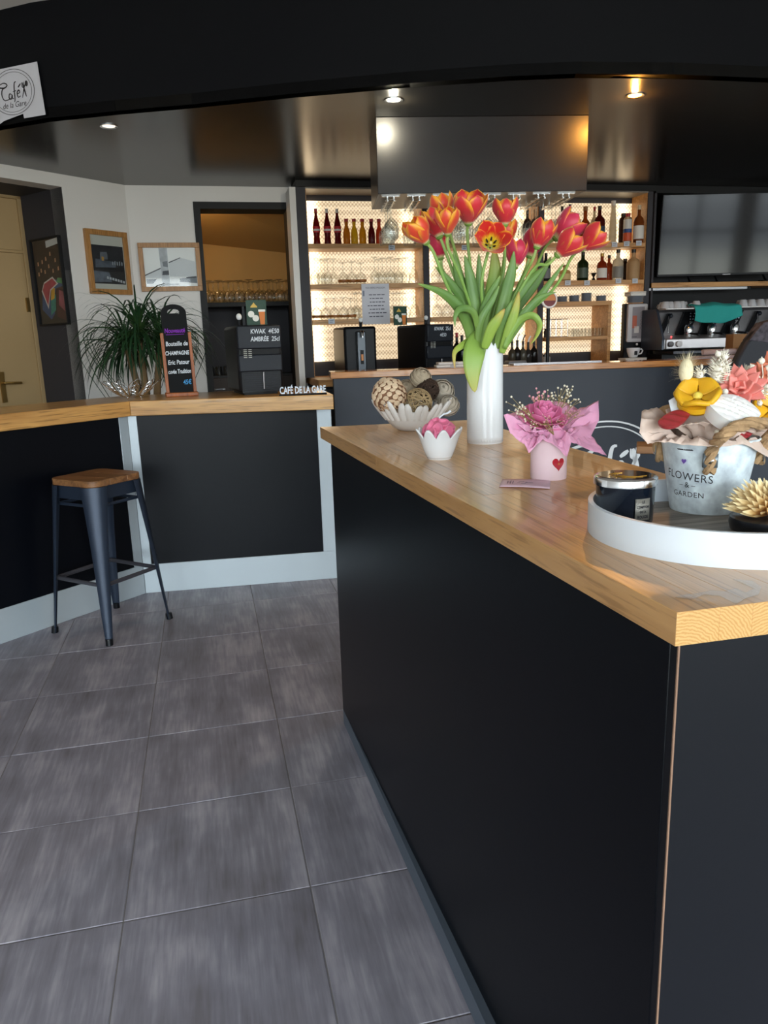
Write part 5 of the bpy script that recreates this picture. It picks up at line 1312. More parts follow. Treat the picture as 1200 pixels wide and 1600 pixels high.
L(9, [(762, 545, 2.02), (776, 480, 2.03), (790, 440, 2.03)], 0.034)
L(8, [(746, 545, 1.93), (752, 500, 1.915), (770, 468, 1.91), (780, 446, 1.91)], 0.020)
L(3, [(748, 525, 1.93), (742, 492, 1.91), (730, 482, 1.90), (717, 484, 1.89), (711, 496, 1.885), (711, 511, 1.885)], 0.018, leaf_m)
rimp = Vector((VX, VY, IZ+0.262))
L(8, [rimp+CR*(-.028)+CT*.030+CU*.012, rimp+CR*(-.042)+CT*.046+CU*.016, (722, 540, 1.915), (710, 552, 1.90), (711, 578, 1.895)], 0.018, leaf_y)
L(7, [rimp+CR*(-.006)+CT*.030+CU*.006, rimp+CR*(-.018)+CT*.052+CU*.018, (743, 545, 1.905), (739, 567, 1.895), (739, 590, 1.893), (742, 613, 1.893)], 0.058, leaf_l, fold=.15, blunt=.7)

# ================================================================ things on the front counter
SL = plain('sign_black', '#060709', 0.6, spec=0.2)
# name sign
a = on_z(444, 620, CTZ); b = on_z(512, 619, CTZ)
t = thing('name_sign', 'white cafe name lettering standing on the oak counter end', 'sign', ((a.x+b.x)/2, 4.02, CTZ), -0.06)
mb = MB(); mb.span((-0.125, 0, 0), (0.125, 0.02, 0.008)); part('foot', mb, SL, t)
x = -0.115
me_w = plain('white_letter', '#dbe3ec', 0.4)
o = write('lettering', 'CAFÉ DE LA GARE', 0.050, me_w, t, (0, 0.006, 0.0265), sx=0.60, bold=0.0012, ext=0.003)
# wire basket
q = on_z(205, 624, CTZ)
t = thing('wire_basket', 'shiny chrome wire fruit basket before the leafy plant', 'basket', (-0.40, 4.42, CTZ))
mb = MB(); mb.loop([(.045*math.cos(2*PI*i/24), .045*math.sin(2*PI*i/24), .012) for i in range(24)], .003, 6)
for k in range(3): mb.ball((.045*math.cos(2.1*k), .045*math.sin(2.1*k), .006), .006, 8, 6)
part('foot_ring', mb, M_['chrome'], t)
for k in range(9):
    a = 2*PI*k/9
    mb = MB()
    for s in range(5):
        w = (0.2+s*.8/4); pts = []
        for i in range(13):
            f = -1+2*i/12; r = 0.045+0.11*(1-f*f)**.6*w; z = .012+0.085*(1-f*f)**.8*w**1.6; aa = a+f*0.36*(1-.15*w); pts.append((r*math.cos(aa), r*math.sin(aa), z))
        mb.tube(pts, .0024, 6)
    part('wire_petal', mb, M_['chrome'], t)
# chalkboard
cb = on_z(282, 622, CTZ)
t = thing('chalkboard', 'tall black chalkboard menu in an orange wooden stand', 'chalkboard', (-0.135, 4.42, CTZ), 0.10)
bm_ = wood('stained_pine', '#b5652e', '#8e4a20', 2, scale=2, rough=0.45, per_object=False)
mb = MB(); mb.span((-0.088, -0.045, 0), (0.088, 0.045, 0.022)); mb.move(Matrix.Translation((0, 0, 0))); part('base', mb, bm_, t, bevel=0.004)
tilt = Matrix.Rotation(math.radians(-1), 4, 'Y')
def bpart(name, mb, m, par, **k): mb.move(Matrix.Translation((0, 0, .02)) @ tilt); return part(name, mb, m, par, **k)
for s in (-1, 1):
    mb = MB(); mb.span((s*0.0735-0.0085, -0.012, 0), (s*0.0735+0.0085, 0.012, 0.325)); bpart('stand_post', mb, bm_, t, bevel=0.002)
out = [(-.067, 0.0), (.067, 0.0), (.067, .43)]+[(.067*math.cos(PI*i/14)*(1 if True else 0), .43+.045*math.sin(PI*i/14)) for i in range(1, 14)]+[(-.067, .43)]
hole = [(.030, .425)]+[(.030*math.cos(PI*i/10), .432+.018*math.sin(PI*i/10)) for i in range(0, 11)]+[(-.030, .425), (-.018, .428), (.018, .428)]
def plate_hole(mb, outer, hole, y0, y1):
    bm = bmesh.new(); ov = [bm.verts.new((x, 0, z)) for x, z in outer]; hv = [bm.verts.new((x, 0, z)) for x, z in hole]
    ed = [bm.edges.new((ov[i], ov[(i+1) % len(ov)])) for i in range(len(ov))]+[bm.edges.new((hv[i], hv[(i+1) % len(hv)])) for i in range(len(hv))]
    bmesh.ops.triangle_fill(bm, edges=ed, use_beauty=True); bm.verts.index_update()
    vs = [v.co.copy() for v in bm.verts]; fs = [[v.index for v in f.verts] for f in bm.faces]; bm.free(); n = len(vs)
    mb.add([Vector((p.x, y0, p.z)) for p in vs]+[Vector((p.x, y1, p.z)) for p in vs], [tuple(f) for f in fs]+[tuple(i+n for i in f[::-1]) for f in fs])
    for L_, o_ in ((len(outer), 0), (len(hole), len(outer))):
        mb.f += [(o_+i, o_+(i+1) % L_, n+o_+(i+1) % L_, n+o_+i) for i in range(L_)]
    return mb
hole = [(.030, .422), (.032, .434), (.026, .445), (.012, .450), (-.012, .450), (-.026, .445), (-.032, .434), (-.030, .422), (-.015, .427), (.015, .427)]
mb = MB(); plate_hole(mb, out, hole, -0.006, 0.006); brd = bpart('slate', mb, SL, t, smooth=0)
violet = plain('violet_chalk', '#8a35b8', 0.9); bluec = plain('blue_chalk', '#4f9fd8', 0.9)
BM = Matrix.Translation((0, -0.0075, .02)) @ tilt
for s, z, sz, m, x, sx in (('Nouveauté', .335, .034, violet, -.003, .72), ('Bouteille de', .265, .034, M_['chalk'], 0, .72), ('CHAMPAGNE', .215, .030, M_['chalk'], -.003, .70), ('Eric Patour', .165, .034, M_['chalk'], 0, .74), ('cuvée Tradition', .115, .032, M_['chalk'], .0, .60), ('45€', .055, .036, bluec, .036, .75)):
    me = text_mesh(s, sz, m, shear=.12, bold=.0007); o = link('handwriting', me, brd, BM @ Vector((x, 0, z)), (PI/2, math.radians(-6), 0)); o.rotation_euler = (BM.to_3x3() @ Matrix.Rotation(PI/2, 3, 'X')).to_euler(); o.scale = (sx, 1, 1)
mb = MB(); mb.span((-.052, -.0085, .314), (.045, -.0065, .3165)); bpart('underline', mb, violet, brd)
# beer dispensers
warm_tap = plain('amber_window', '#d07a1e', 0.3)
whitek = plain('white_knob', '#e4e4e2', 0.3)
def dispenser(label, loc, rz, lines, tap=False, menu_front=True):
    t = thing('beer_dispenser', label, 'beer dispenser', loc, rz); W_, D_, H_ = .245, .40, .37
    mb = MB(); mb.span((-W_/2, 0.02, 0.012), (W_/2, D_, H_)); part('body', mb, M_['plastic'], t, bevel=.018)
    mb = MB(); mb.span((-W_/2+.03, 0.05, 0), (W_/2-.03, D_-.03, 0.012)); part('foot', mb, M_['black_matt'], t)
    if not tap:
        mb = MB(); mb.span((-W_/2+.004, 0.0, .245), (W_/2-.004, .03, H_-.004)); up = part('top_fascia', mb, M_['plastic2'], t, bevel=.006)
        mb = MB(); mb.span((-W_/2+.004, 0.006, .125), (W_/2-.004, .03, .215)); part('lower_fascia', mb, M_['plastic2'], t, bevel=.006)
        for z in (.218, .225, .232, .239):
            mb = MB(); mb.span((-W_/2+.02, .004, z), (W_/2-.006, .022, z+.003)); part('vent_slat', mb, M_['black_matt'], t)
        ic = plain('icon_print', '#c9c7bd', .6)
        mb = MB()
        for k in range(5):
            for j in range(2): mb.span((-W_/2+.032+.026*j, .0035, .200+.010*k), (-W_/2+.05+.026*j, .0055, .203+.010*k))
        part('temperature_scale', mb, ic, t, smooth=0)
        mb = MB(); mb.span((-W_/2+.015, .016, .012), (W_/2-.015, .03, .122)); dr = part('drip_back', mb, M_['plastic'], t)
        for k in range(9):
            mb = MB(); mb.span((-W_/2+.03, .012, .02+k*.011), (W_/2-.03, .017, .023+k*.011)); part('rib', mb, M_['plastic2'], dr)
        mb = MB(); mb.tube([(0.01, .008, .03), (0.01, .006, .075), (0.012, .008, .12)], .004, 8); part('spout', mb, M_['steelgrey'], t)
        for s, x, z, sz in lines: write('chalk_writing', s, sz, M_['chalk'], up, (x, -.0008, z), sx=.8, shear=.1, bold=.0005)
    else:
        mb = MB(); mb.span((-.035, -.012, 0.0), (.035, .03, .335)); col_ = part('tap_column', mb, plain('column_gunmetal', '#4a4e52', .3, metal=.7), t, bevel=.008)
        mb = MB(); mb.span((-.012, -.016, .10), (.012, -.010, .20)); wn2 = part('level_window', mb, M_['black_matt'], col_)
        mb = MB(); mb.span((-.008, -.018, .125), (.008, -.015, .17)); part('amber_light', mb, warm_tap, col_)
        mb = MB(); mb.tube([(0, -.01, .33), (0, -.035, .33), (0, -.045, .315), (0, -.047, .29)], [.011, .011, .009, .007], 10); part('spout', mb, M_['chrome'], col_)
    hx_ = 0 if tap else -W_/2+.03
    hy_ = 0.0 if tap else .06
    mb = MB(); mb.tube([(hx_, hy_, H_-.01), (hx_, hy_-.004, H_+.03)], [.010, .012], 10); hnd = part('tap_handle', mb, M_['plastic'], t)
    mb = MB(); mb.ball((hx_, hy_-.006, H_+.045), .0155, 12, 8, (1, 1, 1.15)); part('knob', mb, whitek, hnd, label='white tap knob')
    return t
dispenser('black beer dispenser on the oak counter before the pass-through', (0.30, 4.22, CTZ), math.radians(8), [('KWAK  4€50', .03, .335, .034), ('AMBRÉE  25cl', .03, .295, .034)])
dispenser('black beer dispenser with chrome tap column behind bar ledge', (1.135, 5.60, ICZ), math.radians(3), [], tap=True)
dispenser('black beer dispenser turned sideways behind the bar ledge', (1.70, 5.45, ICZ), math.radians(20), [('KWAK  25cl', .015, .335, .036), ('4€50', .02, .290, .034)])
# beer advert cards
def advert(label, loc, rz, k):
    t = thing('beer_advert_card', label, 'card', loc, rz)
    mb = MB(); mb.prism([(-.055, 0), (.055, 0), (.055, .008), (-.055, .008)], 0, .135); part('card', mb, plain('advert_green', '#173c2a', .5), t, smooth=0)
    wd_ = plain('advert_white', '#e6e4dc', .6); am = plain('advert_amber', '#d2762a', .5); go = plain('advert_gold', '#cda94a', .5)
    def disc(x, z, r, y=-.0008): return [(x+r*math.cos(2*PI*i/20), y, z+r*math.sin(2*PI*i/20)) for i in range(20)]
    for x, z in ((-.030, .060), (-.006, .038)):
        mb = MB(); mb.add(disc(x, z, .0175), [tuple(range(20))]); part('printed_disc', mb, wd_, t, smooth=0)
    mb = MB(); mb.add([(.018, -.001, .004), (.042, -.001, .004), (.046, -.001, .075), (.012, -.001, .075)], [(0, 1, 2, 3)]); part('printed_glass', mb, am, t, smooth=0)
    mb = MB(); mb.add([(.010, -.0012, .072), (.048, -.0012, .072), (.048, -.0012, .084), (.010, -.0012, .084)], [(0, 1, 2, 3)]); part('printed_foam', mb, wd_, t, smooth=0)
    mb = MB(); mb.add([(-.032, -.001, .095), (.006, -.001, .095), (.004, -.001, .102), (-.006, -.001, .112), (-.013, -.001, .122), (-.020, -.001, .112), (-.030, -.001, .102)], [tuple(range(7))]); part('printed_emblem', mb, go, t, smooth=0)
p = on_y(402, 507, 4.36); advert('green beer advert card on the left dispenser', (p.x, 4.36, CTZ+.371), .05, 0)
p = on_y(627, 505, 5.58); advert('green beer advert card on the dispenser behind the ledge', (p.x, 5.60, ICZ+.371), .25, 1)

# ponytail plant behind the counter
pl = on_y(207, 560, 5.1)
t = thing('potted_plant', 'bushy ponytail plant with drooping dark green leaves by white wall', 'plant', (-0.36, 5.05, 0.0))
mb = MB(); mb.span((-.2, -.2, 0), (.2, .2, .60)); part('stand', mb, M_['black_matt'], t, bevel=.01)
mb = MB(); mb.lathe([(0, .6), (.10, .6), (.14, .84), (.13, .84), (.12, .80), (0, .80)], 24); part('pot', mb, plain('terracotta', '#7a4a34', .8), t)
bark = plain('palm_bark', '#7d6546', .9, bump=.5, bscale=60)
heads = [(-.02, 0, 1.40), (.10, .03, 1.36), (-.10, .04, 1.33)]
for hx2, hy2, hz in heads:
    mb = MB(); mb.tube([(hx2*.3, hy2*.3, .8), (hx2*.6, hy2*.6, 1.1), (hx2, hy2, hz)], [.03, .022, .018], 8); part('trunk', mb, bark, t)
pleaf = ramp_uv('palm_leaf', [(0, '4c6a34'), (.4, '27492a'), (1, '16301c')], .4, noise=.2)
rr = random.Random(12); mb = MB()
for k in range(430):
    hx2, hy2, hz = heads[k % 3]; a = rr.uniform(0, 2*PI); el = rr.uniform(.05, 1.35); Ln_ = rr.uniform(.32, .58); w = rr.uniform(.004, .0085); N = 9
    p = Vector((hx2, hy2, hz+rr.uniform(-.03, .03))); d = Vector((math.cos(a)*math.cos(el), math.sin(a)*math.cos(el), math.sin(el))); P = [p]
    for i in range(N):
        d = (d+Vector((0, 0, -.30-.10*rr.random()))*(.6+.5*i/N)).normalized() if i else d
        p = p+d*Ln_/N; P.append(p)
    side = Vector((-math.sin(a), math.cos(a), rr.uniform(-.3, .3))).normalized()
    vs = []; uv = []
    for i, q in enumerate(P):
        ww = w*math.sin(PI*(.15+.85*i/N)); vs += [q-side*ww, q+side*ww]; uv += [(0, i/N), (1, i/N)]
    mb.add(vs, [(2*i, 2*i+1, 2*i+3, 2*i+2) for i in range(N)], uv)
for k in range(16):      # long thin wandering leaf tips
    hx2, hy2, hz = heads[k % 3]; a = rr.uniform(0, 2*PI); P = []; R0 = rr.uniform(.22, .34)
    for i in range(13):
        f = i/12; P.append(Vector((hx2+R0*math.cos(a)*math.sin(f*2.6), hy2+R0*math.sin(a)*math.sin(f*2.6)*.6, hz+.16*math.sin(f*2.4)-.42*f*f)))
    mb.tube(P, .0022, 4)
part('foliage', mb, pleaf, t, smooth=1.2)['kind'] = 'stuff'

# ================================================================ pictures on the walls
def framed(name, label, p0, p1, up, w, h, fw, m, paint, cat='picture'):
    """p0-p1: lower edge left to right on the wall; real width w, height h"""
    a = math.atan2((p1-p0).y, (p1-p0).x); t = thing(name, label, cat, p0, a)
    mb = MB()
    bars = [((0, 0), (w, fw)), ((0, h-fw), (w, h)), ((0, fw), (fw, h-fw)), ((w-fw, fw), (w, h-fw))]
    for (x0, z0), (x1, z1) in bars:
        mb = MB(); mb.span((x0, -.028, z0), (x1, -.002, z1)); part('frame_bar', mb, m, t, bevel=.002)
    mb = MB(); mb.span((fw, -.012, fw), (w-fw, -.004, h-fw)); bk = part('print', mb, paint[0], t, smooth=0)
    for k, (pts, mm) in enumerate(paint[1]):
        mb = MB(); mb.add([(fw+x*(w-2*fw), -.0124-.0003*(k+1), fw+z*(h-2*fw)) for x, z in pts], [tuple(range(len(pts)))]); part('printed_area', mb, mm, bk, smooth=0)
    mb = MB(); mb.add([(fw, -.018, fw), (w-fw, -.018, fw), (w-fw, -.018, h-fw), (fw, -.018, h-fw)], [(0, 1, 2, 3)]); part('glazing', mb, M_['window_glass'], t, smooth=0)
    return t
def clr(n, h, var=0.0, vs=20): return plain(n, h, .7, var=var, vscale=vs)
def onlw(u, v): return on_wall(WA, WB, u, v)
p0, p1 = onlw(140, 459), onlw(204, 458); pt = onlw(131, 357)
w1 = (p1-p0).xy.length; h1 = pt.z-p0.z
gp = clr('print_dark', '#1a1d24', .5, 14)
blobs = [([(.02, .10), (.98, .10), (.98, .82), (.02, .82)], clr('print_night', '#14161c', .9, 9)), ([(.02, .12), (.55, .14), (.5, .32), (.02, .34)], clr('print_grey', '#565e6a', .4)), ([(.1, .40), (.72, .42), (.7, .52), (.12, .56)], clr('print_grey2', '#4c5460', .4)),
         ([(.25, .55), (.5, .56), (.48, .70), (.28, .69)], clr('print_grey3', '#5a616b', .5)), ([(.30, .53), (.37, .53), (.38, .60), (.31, .61)], clr('print_amber', '#a8803c'))]
for k in range(7): blobs.append(([(.40+.08*k, .20-.012*k), (.46+.08*k, .19-.012*k), (.465+.08*k, .235-.012*k), (.41+.08*k, .245-.012*k)], clr('print_white', '#aab0b4')))
for k in range(5): blobs.append(([(.60+.07*k, .46), (.635+.07*k, .46), (.64+.07*k, .52+.02*(k % 2)), (.605+.07*k, .53)], clr('print_pale', '#8b929a')))
framed('framed_picture', 'tall oak framed dark street photograph left of the wall corner', p0+Vector((0, 0, 0)), p1, 1, w1, h1, .036, M_['frame'], (clr('mount_board', '#b9bab2'), blobs))
p0, p1, pt = on_y(222, 456, 6.2), on_y(317, 454, 6.2), on_y(215, 380, 6.2)
dk = clr('print_ink', '#4a4e55', .3); md = clr('print_wash', '#b9bec4', .2); lt_ = clr('print_haze', '#d2d6da')
bl2 = [([(.32, .02), (.46, .02), (.46, .99), (.30, .99)], md), ([(.33, .30), (.46, .30), (.46, .42), (.34, .40)], dk), ([(.36, .52), (.45, .50), (.45, .66), (.35, .64)], clr('print_mid', '#7c828a')),
       ([(.0, .30), (.31, .48), (.32, .22), (.02, .22)], lt_), ([(.47, .62), (.70, .74), (.98, .64), (.98, .25), (.47, .26)], lt_), ([(.0, .28), (.31, .46), (.31, .49), (.0, .31)], dk), ([(.47, .60), (.70, .73), (.70, .75), (.47, .63)], dk),
       ([(.02, .08), (.14, .08), (.22, .20), (.02, .20)], clr('print_mid2', '#70767e')), ([(.66, .12), (.99, .08), (.99, .24), (.66, .20)], clr('print_mid3', '#7a8088')), ([(.80, .20), (.99, .22), (.99, .26), (.78, .24)], dk), ([(.24, .04), (.64, .05), (.64, .07), (.24, .06)], md)]
framed('framed_picture', 'wide oak framed pale pencil sketch on the back wall', Vector((p0.x, 6.2, p0.z)), Vector((p1.x, 6.2, p0.z)), 1, p1.x-p0.x, pt.z-p0.z, .034, M_['frame'], (clr('sketch_paper', '#eef0f0'), bl2))
# poster on the door reveal
jA = Vector((*lw(s0, 0.0),)); jB = Vector((*lw(s0, .5),))
def onj(u, v):
    q = on_wall(jA, jB, u, v); return q
q0, q1, q2 = onj(62, 510), onj(113, 505), onj(96, 370)
p0v = Vector((*lw(s0, .435), 1.515)); p1v = Vector((*lw(s0, .075), 1.515))
framed('poster', 'dark colourful poster hanging inside the deep grey doorway reveal', p0v, p1v, 1, .36, .60, .012, M_['black_matt'], (clr('poster_maroon', '#1d0d0c', .5, 30), [
    ([(.0, .0), (1, .0), (1, .30), (0, .25)], clr('poster_black', '#0a0809')), ([(.62, .08), (.98, .02), (.98, .40), (.72, .48)], clr('poster_wine', '#3a0f16')),
    ([(.10, .18), (.40, .05), (.55, .12), (.62, .34), (.70, .42), (.98, .44), (.95, .52), (.6, .52), (.2, .44)], clr('poster_blue', '#28466e', .4, 8)),
    ([(.40, .10), (.60, .16), (.66, .34), (.52, .40), (.44, .25)], clr('poster_teal', '#1f7a6c', .3)), ([(.46, .28), (.60, .30), (.66, .42), (.52, .44)], clr('poster_yellow', '#c9962a', .3)),
    ([(.16, .40), (.34, .18), (.50, .40), (.80, .47), (.62, .56), (.28, .50)], clr('poster_border', '#c8bcb4')), ([(.20, .41), (.34, .22), (.48, .41), (.74, .475), (.60, .54), (.29, .485)], clr('poster_red', '#a63744', .2)),
    ([(.74, .49), (.98, .46), (.98, .53), (.80, .54)], clr('poster_green', '#4d8a5a', .3)), ([(.74, .22), (.98, .12), (.98, .36), (.80, .40)], clr('poster_pink', '#8d4450', .3)),
    ([(.52, .90), (.96, .93), (.96, 1.0), (.52, .98)], clr('poster_slip', '#c7c6c2'))]+
    [([(x, z), (x+.05, z+.005), (x+.045, z+.05), (x+.005, z+.045)], clr('poster_light', '#b88a68')) for x, z in ((.12, .58), (.22, .62), (.36, .60), (.52, .66), (.66, .60), (.78, .72), (.30, .72), (.62, .80), (.86, .62), (.45, .75), (.15, .70))]), 'poster')
# paper with the cafe emblem on the black fascia
fA, fB = Vector((-0.949, 4.692)), Vector((-0.697, 4.522))
emb_ink = plain('emblem_ink', '#3b3638', .7)
fa_ = math.atan2((fB-fA).y, (fB-fA).x)
pm = fA.lerp(fB, .0); c = on_wall(fA, fB, 30, 150)
t = thing('paper_sign', 'torn white paper with oval cafe emblem on black fascia', 'paper sign', (c.x-.006*math.sin(fa_)*-1, c.y-.012, c.z), fa_)
mb = MB(); mb.add([(-.30, 0, -.10), (-.19, 0, -.10), (-.17, 0, -.128), (-.115, 0, -.108), (-.02, 0, -.095), (.02, 0, -.09), (.022, 0, -.112), (.165, 0, -.112), (.150, 0, .135), (-.30, 0, .135)], [tuple(range(10))])
sheet = part('sheet', mb, M_['paper'], t, solid=.0012, smooth=0)
def emblem(parent, cx, cz, a, y, m, th=1.0):
    """double oval ring, flowing name and crossed fork and spoon"""
    b = a*.74
    for f, w in ((1.0, .024), (.88, .018)):
        mb = MB(); n = 64; vs = []
        for i in range(n):
            an = 2*PI*i/n
            for g in (f, f-w*th): vs.append((cx+a*g*math.cos(an), y, cz+b*g*math.sin(an)))
        mb.add(vs, [(2*i, 2*i+1, (2*i+3) % (2*n), (2*i+2) % (2*n)) for i in range(n)]); part('emblem_ring', mb, m, parent, smooth=0)
    def stroke(pts, r0=.022):
        P = [Vector((cx+x*a, y, cz+z*b)) for x, z in pts]; S = []
        for i in range(17):
            x = i/16*(len(P)-1); k = min(int(x), len(P)-2); f = x-k; A, B, C_, D = P[max(k-1, 0)], P[k], P[k+1], P[min(k+2, len(P)-1)]
            S.append(0.5*((2*B)+(C_-A)*f+(2*A-5*B+4*C_-D)*f*f+(3*B-A-3*C_+D)*f**3))
        vs = []
        for i, p in enumerate(S):
            tg = (S[min(i+1, 16)]-S[max(i-1, 0)]).normalized(); nn = Vector((-tg.z, 0, tg.x)); w = r0*a*th*(.55+.6*math.sin(PI*i/16)); vs += [p-nn*w, p+nn*w]
        mb = MB(); mb.add(vs, [(2*i, 2*i+1, 2*i+3, 2*i+2) for i in range(16)]); part('emblem_stroke', mb, m, parent, smooth=0)
    stroke([(-.62, .38), (-.38, .46), (-.22, .36), (-.30, .26), (-.46, .20), (-.52, -.05), (-.42, -.30), (-.18, -.28)])       # C
    stroke([(-.62, .38), (-.56, .28), (-.36, .24)])
    stroke([(-.06, -.10), (-.16, -.05), (-.20, -.22), (-.10, -.28), (-.04, -.10), (-.04, -.28), (.02, -.26)])                # a
    stroke([(.20, .42), (.12, .38), (.08, .10), (.06, -.34), (.02, -.44)]); stroke([(0, .02), (.16, .04)], .014)             # f
    stroke([(.20, -.12), (.32, -.06), (.28, .04), (.20, -.06), (.22, -.26), (.34, -.22)]); stroke([(.26, .16), (.40, .30)])   # e acute
    stroke([(.48, .34), (.60, -.30)], .026); stroke([(.44, .34), (.46, .14), (.56, .12)], .012); stroke([(.54, .36), (.55, .16)], .012)  # fork
    stroke([(.66, .30), (.54, .10), (.42, -.32)], .020)                                                                      # spoon
    vs = [(cx+a*(.66+.07*math.cos(2*PI*i/14)), y, cz+b*(.26+.13*math.sin(2*PI*i/14))) for i in range(14)]
    mb = MB(); mb.add(vs, [tuple(range(14))]); part('emblem_spoon', mb, m, parent, smooth=0)
    write('lettering', 'de la Gare', a*.26, m, parent, (cx, y, cz-b*.56), shear=.25)
emblem(sheet, -.030, .018, .145, -.002, emb_ink)
# the same emblem, white and large, on the blue bar front
bp_ = on_wall(BARP[0], BARP[1], 945, 726)
loc = Vector((bp_.x, bp_.y)); s_ = (loc-BA).dot(BE)
emblem(bar_t.children[0], s_, bp_.z, .40, .0335, plain('white_vinyl', '#dfe3e6', .5), 1.5)
# ================================================================ glasses
def prof_mesh(name, prof, m, n=16): 
    mb = MB(); mb.lathe(prof, n); return mb.mesh(name, m, 1.0)
amberrim = plain('amber_liquid', '#9c5f28', .4)
# goblet standing upside down on its rim, tall flute, tumbler, decanter: thin single walls
GOB = prof_mesh('goblet', [(.034, 0), (.042, .025), (.043, .045), (.034, .075), (.012, .092), (.005, .098), (.004, .150), (.010, .158), (.034, .163), (.034, .165), (0, .164)], M_['glass'])
TALL = prof_mesh('wine_glass', [(.028, 0), (.036, .04), (.034, .075), (.010, .10), (.004, .106), (.0035, .185), (.030, .195), (.030, .197), (0, .196)], M_['glass'])
TUMB = prof_mesh('tumbler', [(.032, 0), (.027, .075), (.025, .078), (0, .078)], M_['glass'])
DEC = prof_mesh('decanter', [(0, .002), (.045, .002), (.047, .01), (.030, .085), (.013, .11), (.011, .15), (.017, .17)], M_['glass'], 18)
HANG = prof_mesh('hanging_glass', [(0, 0), (.036, -.001), (.036, -.003), (.010, -.008), (.004, -.014), (.0038, -.095), (.012, -.103), (.038, -.13), (.046, -.165), (.043, -.205), (.038, -.222)], M_['glass'])
def put(me, name, label, cat, group, locs, s=1.0, how=None):
    ys = sorted({round(p[1]*4) for p in locs}); fr = [p for p in locs if p[1] < min(q[1] for q in locs)+.04]; bk = [p for p in locs if p not in fr]
    for i, p in enumerate(locs):
        o = link(name, me, None, p); o.scale = (s, s, s*rnd.uniform(.97, 1.03)); o.rotation_euler = (0, 0, rnd.uniform(0, 6)); tag(o, label+', '+(how(i) if how else '%s from the left in the %s row' % (ORD[sorted(fr if p in fr else bk).index(p)], 'front' if p in fr else 'rear') if bk else '%s from the left' % ORD[sorted(fr).index(p)]), cat, group)
def xs_(u, y, v=450): return on_y(u, v, y).x
def row(us, y, z): return [(xs_(u, y), y+rnd.uniform(-.012, .012), z+.0005) for u in us]
yA, yB = 6.03, 6.12
put(TALL, 'wine_glass', 'upturned stemmed glass left on left middle shelf', 'glass', 'glasses at left of the left middle shelf', row((493, 503, 513), yA, SH[2])+row((498, 508, 522), yB, SH[2]))
put(GOB, 'goblet', 'upturned amber rimmed balloon glass on left middle shelf', 'glass', 'amber rimmed balloons on the left middle shelf', row((537, 551, 565), yA, SH[2]))
put(TALL, 'wine_glass', 'upturned stemmed glass right on left middle shelf', 'glass', 'glasses at right of the left middle shelf', row((586, 598, 611, 623, 634), yA, SH[2])+row((592, 605, 617, 629), yB, SH[2]))
put(GOB, 'goblet', 'upturned amber rimmed balloon glass on left lower shelf', 'glass', 'amber rimmed balloons on the left lower shelf', row((493, 507, 521, 535, 547), yA, SH[3]))
put(TALL, 'wine_glass', 'upturned stemmed glass on left lower shelf', 'glass', 'stemmed glasses on the left lower shelf', row((557, 614, 624, 634), yA, SH[3])+row((553, 565, 619, 629), yB, SH[3]))
for z, w in ((SH[2], 'middle'), (SH[3], 'lower')):
    o = link('decanter', DEC, None, (xs_(649, 6.0), 6.03, z+.0005)); tag(o, 'clear glass decanter at right end of left %s shelf' % w, 'decanter')
put(TALL, 'wine_glass', 'upturned stemmed glass on centre bay middle shelf', 'glass', 'glasses on the centre middle shelf', row((680, 692, 705, 720, 735, 750, 766, 782, 798, 814), yA, SH[2]))
put(GOB, 'goblet', 'upturned balloon glass on centre bay lower shelf', 'glass', 'balloons on the centre lower shelf', row((682, 697, 712, 728, 744, 760, 790, 808), yA, SH[3]))
# amber bands of the balloon glasses
for z, us in ((SH[2], (537, 551, 565)), (SH[3], (493, 507, 521, 535, 547))):
    for i, u in enumerate(us):
        mb = MB(); mb.lathe([(.0405, .018), (.0432, .030), (.0432, .036), (.0415, .036), (.040, .02)], 16); o = part('amber_coaster', mb, amberrim, None, loc=(xs_(u, yA), yA, z+.0005)); tag(o, 'amber band round a balloon glass on the left %s shelf' % ('middle' if z == SH[2] else 'lower'), 'glass band', 'amber bands %.1f' % z)
        o['label'] = 'amber band round the %s balloon glass on left %s shelf' % (ORD[i], 'middle' if z == SH[2] else 'lower'); o['group'] = 'amber bands on the left %s shelf' % ('middle' if z == SH[2] else 'lower')
# glasses hanging by their feet under the hood
L_ = []
for x in rails:
    for k in range(5): L_.append(tuple(hood_M @ Vector((x+rnd.uniform(-.003, .003), .075+.085*k, HB-.0205))))
put(HANG, 'hanging_glass', 'stemmed glass hanging under the hood', 'glass', 'glasses hanging under the hood', L_, .92, how=lambda i: 'rail %s from the left, %s from the room' % (ORD[i//5], ORD[i % 5]))

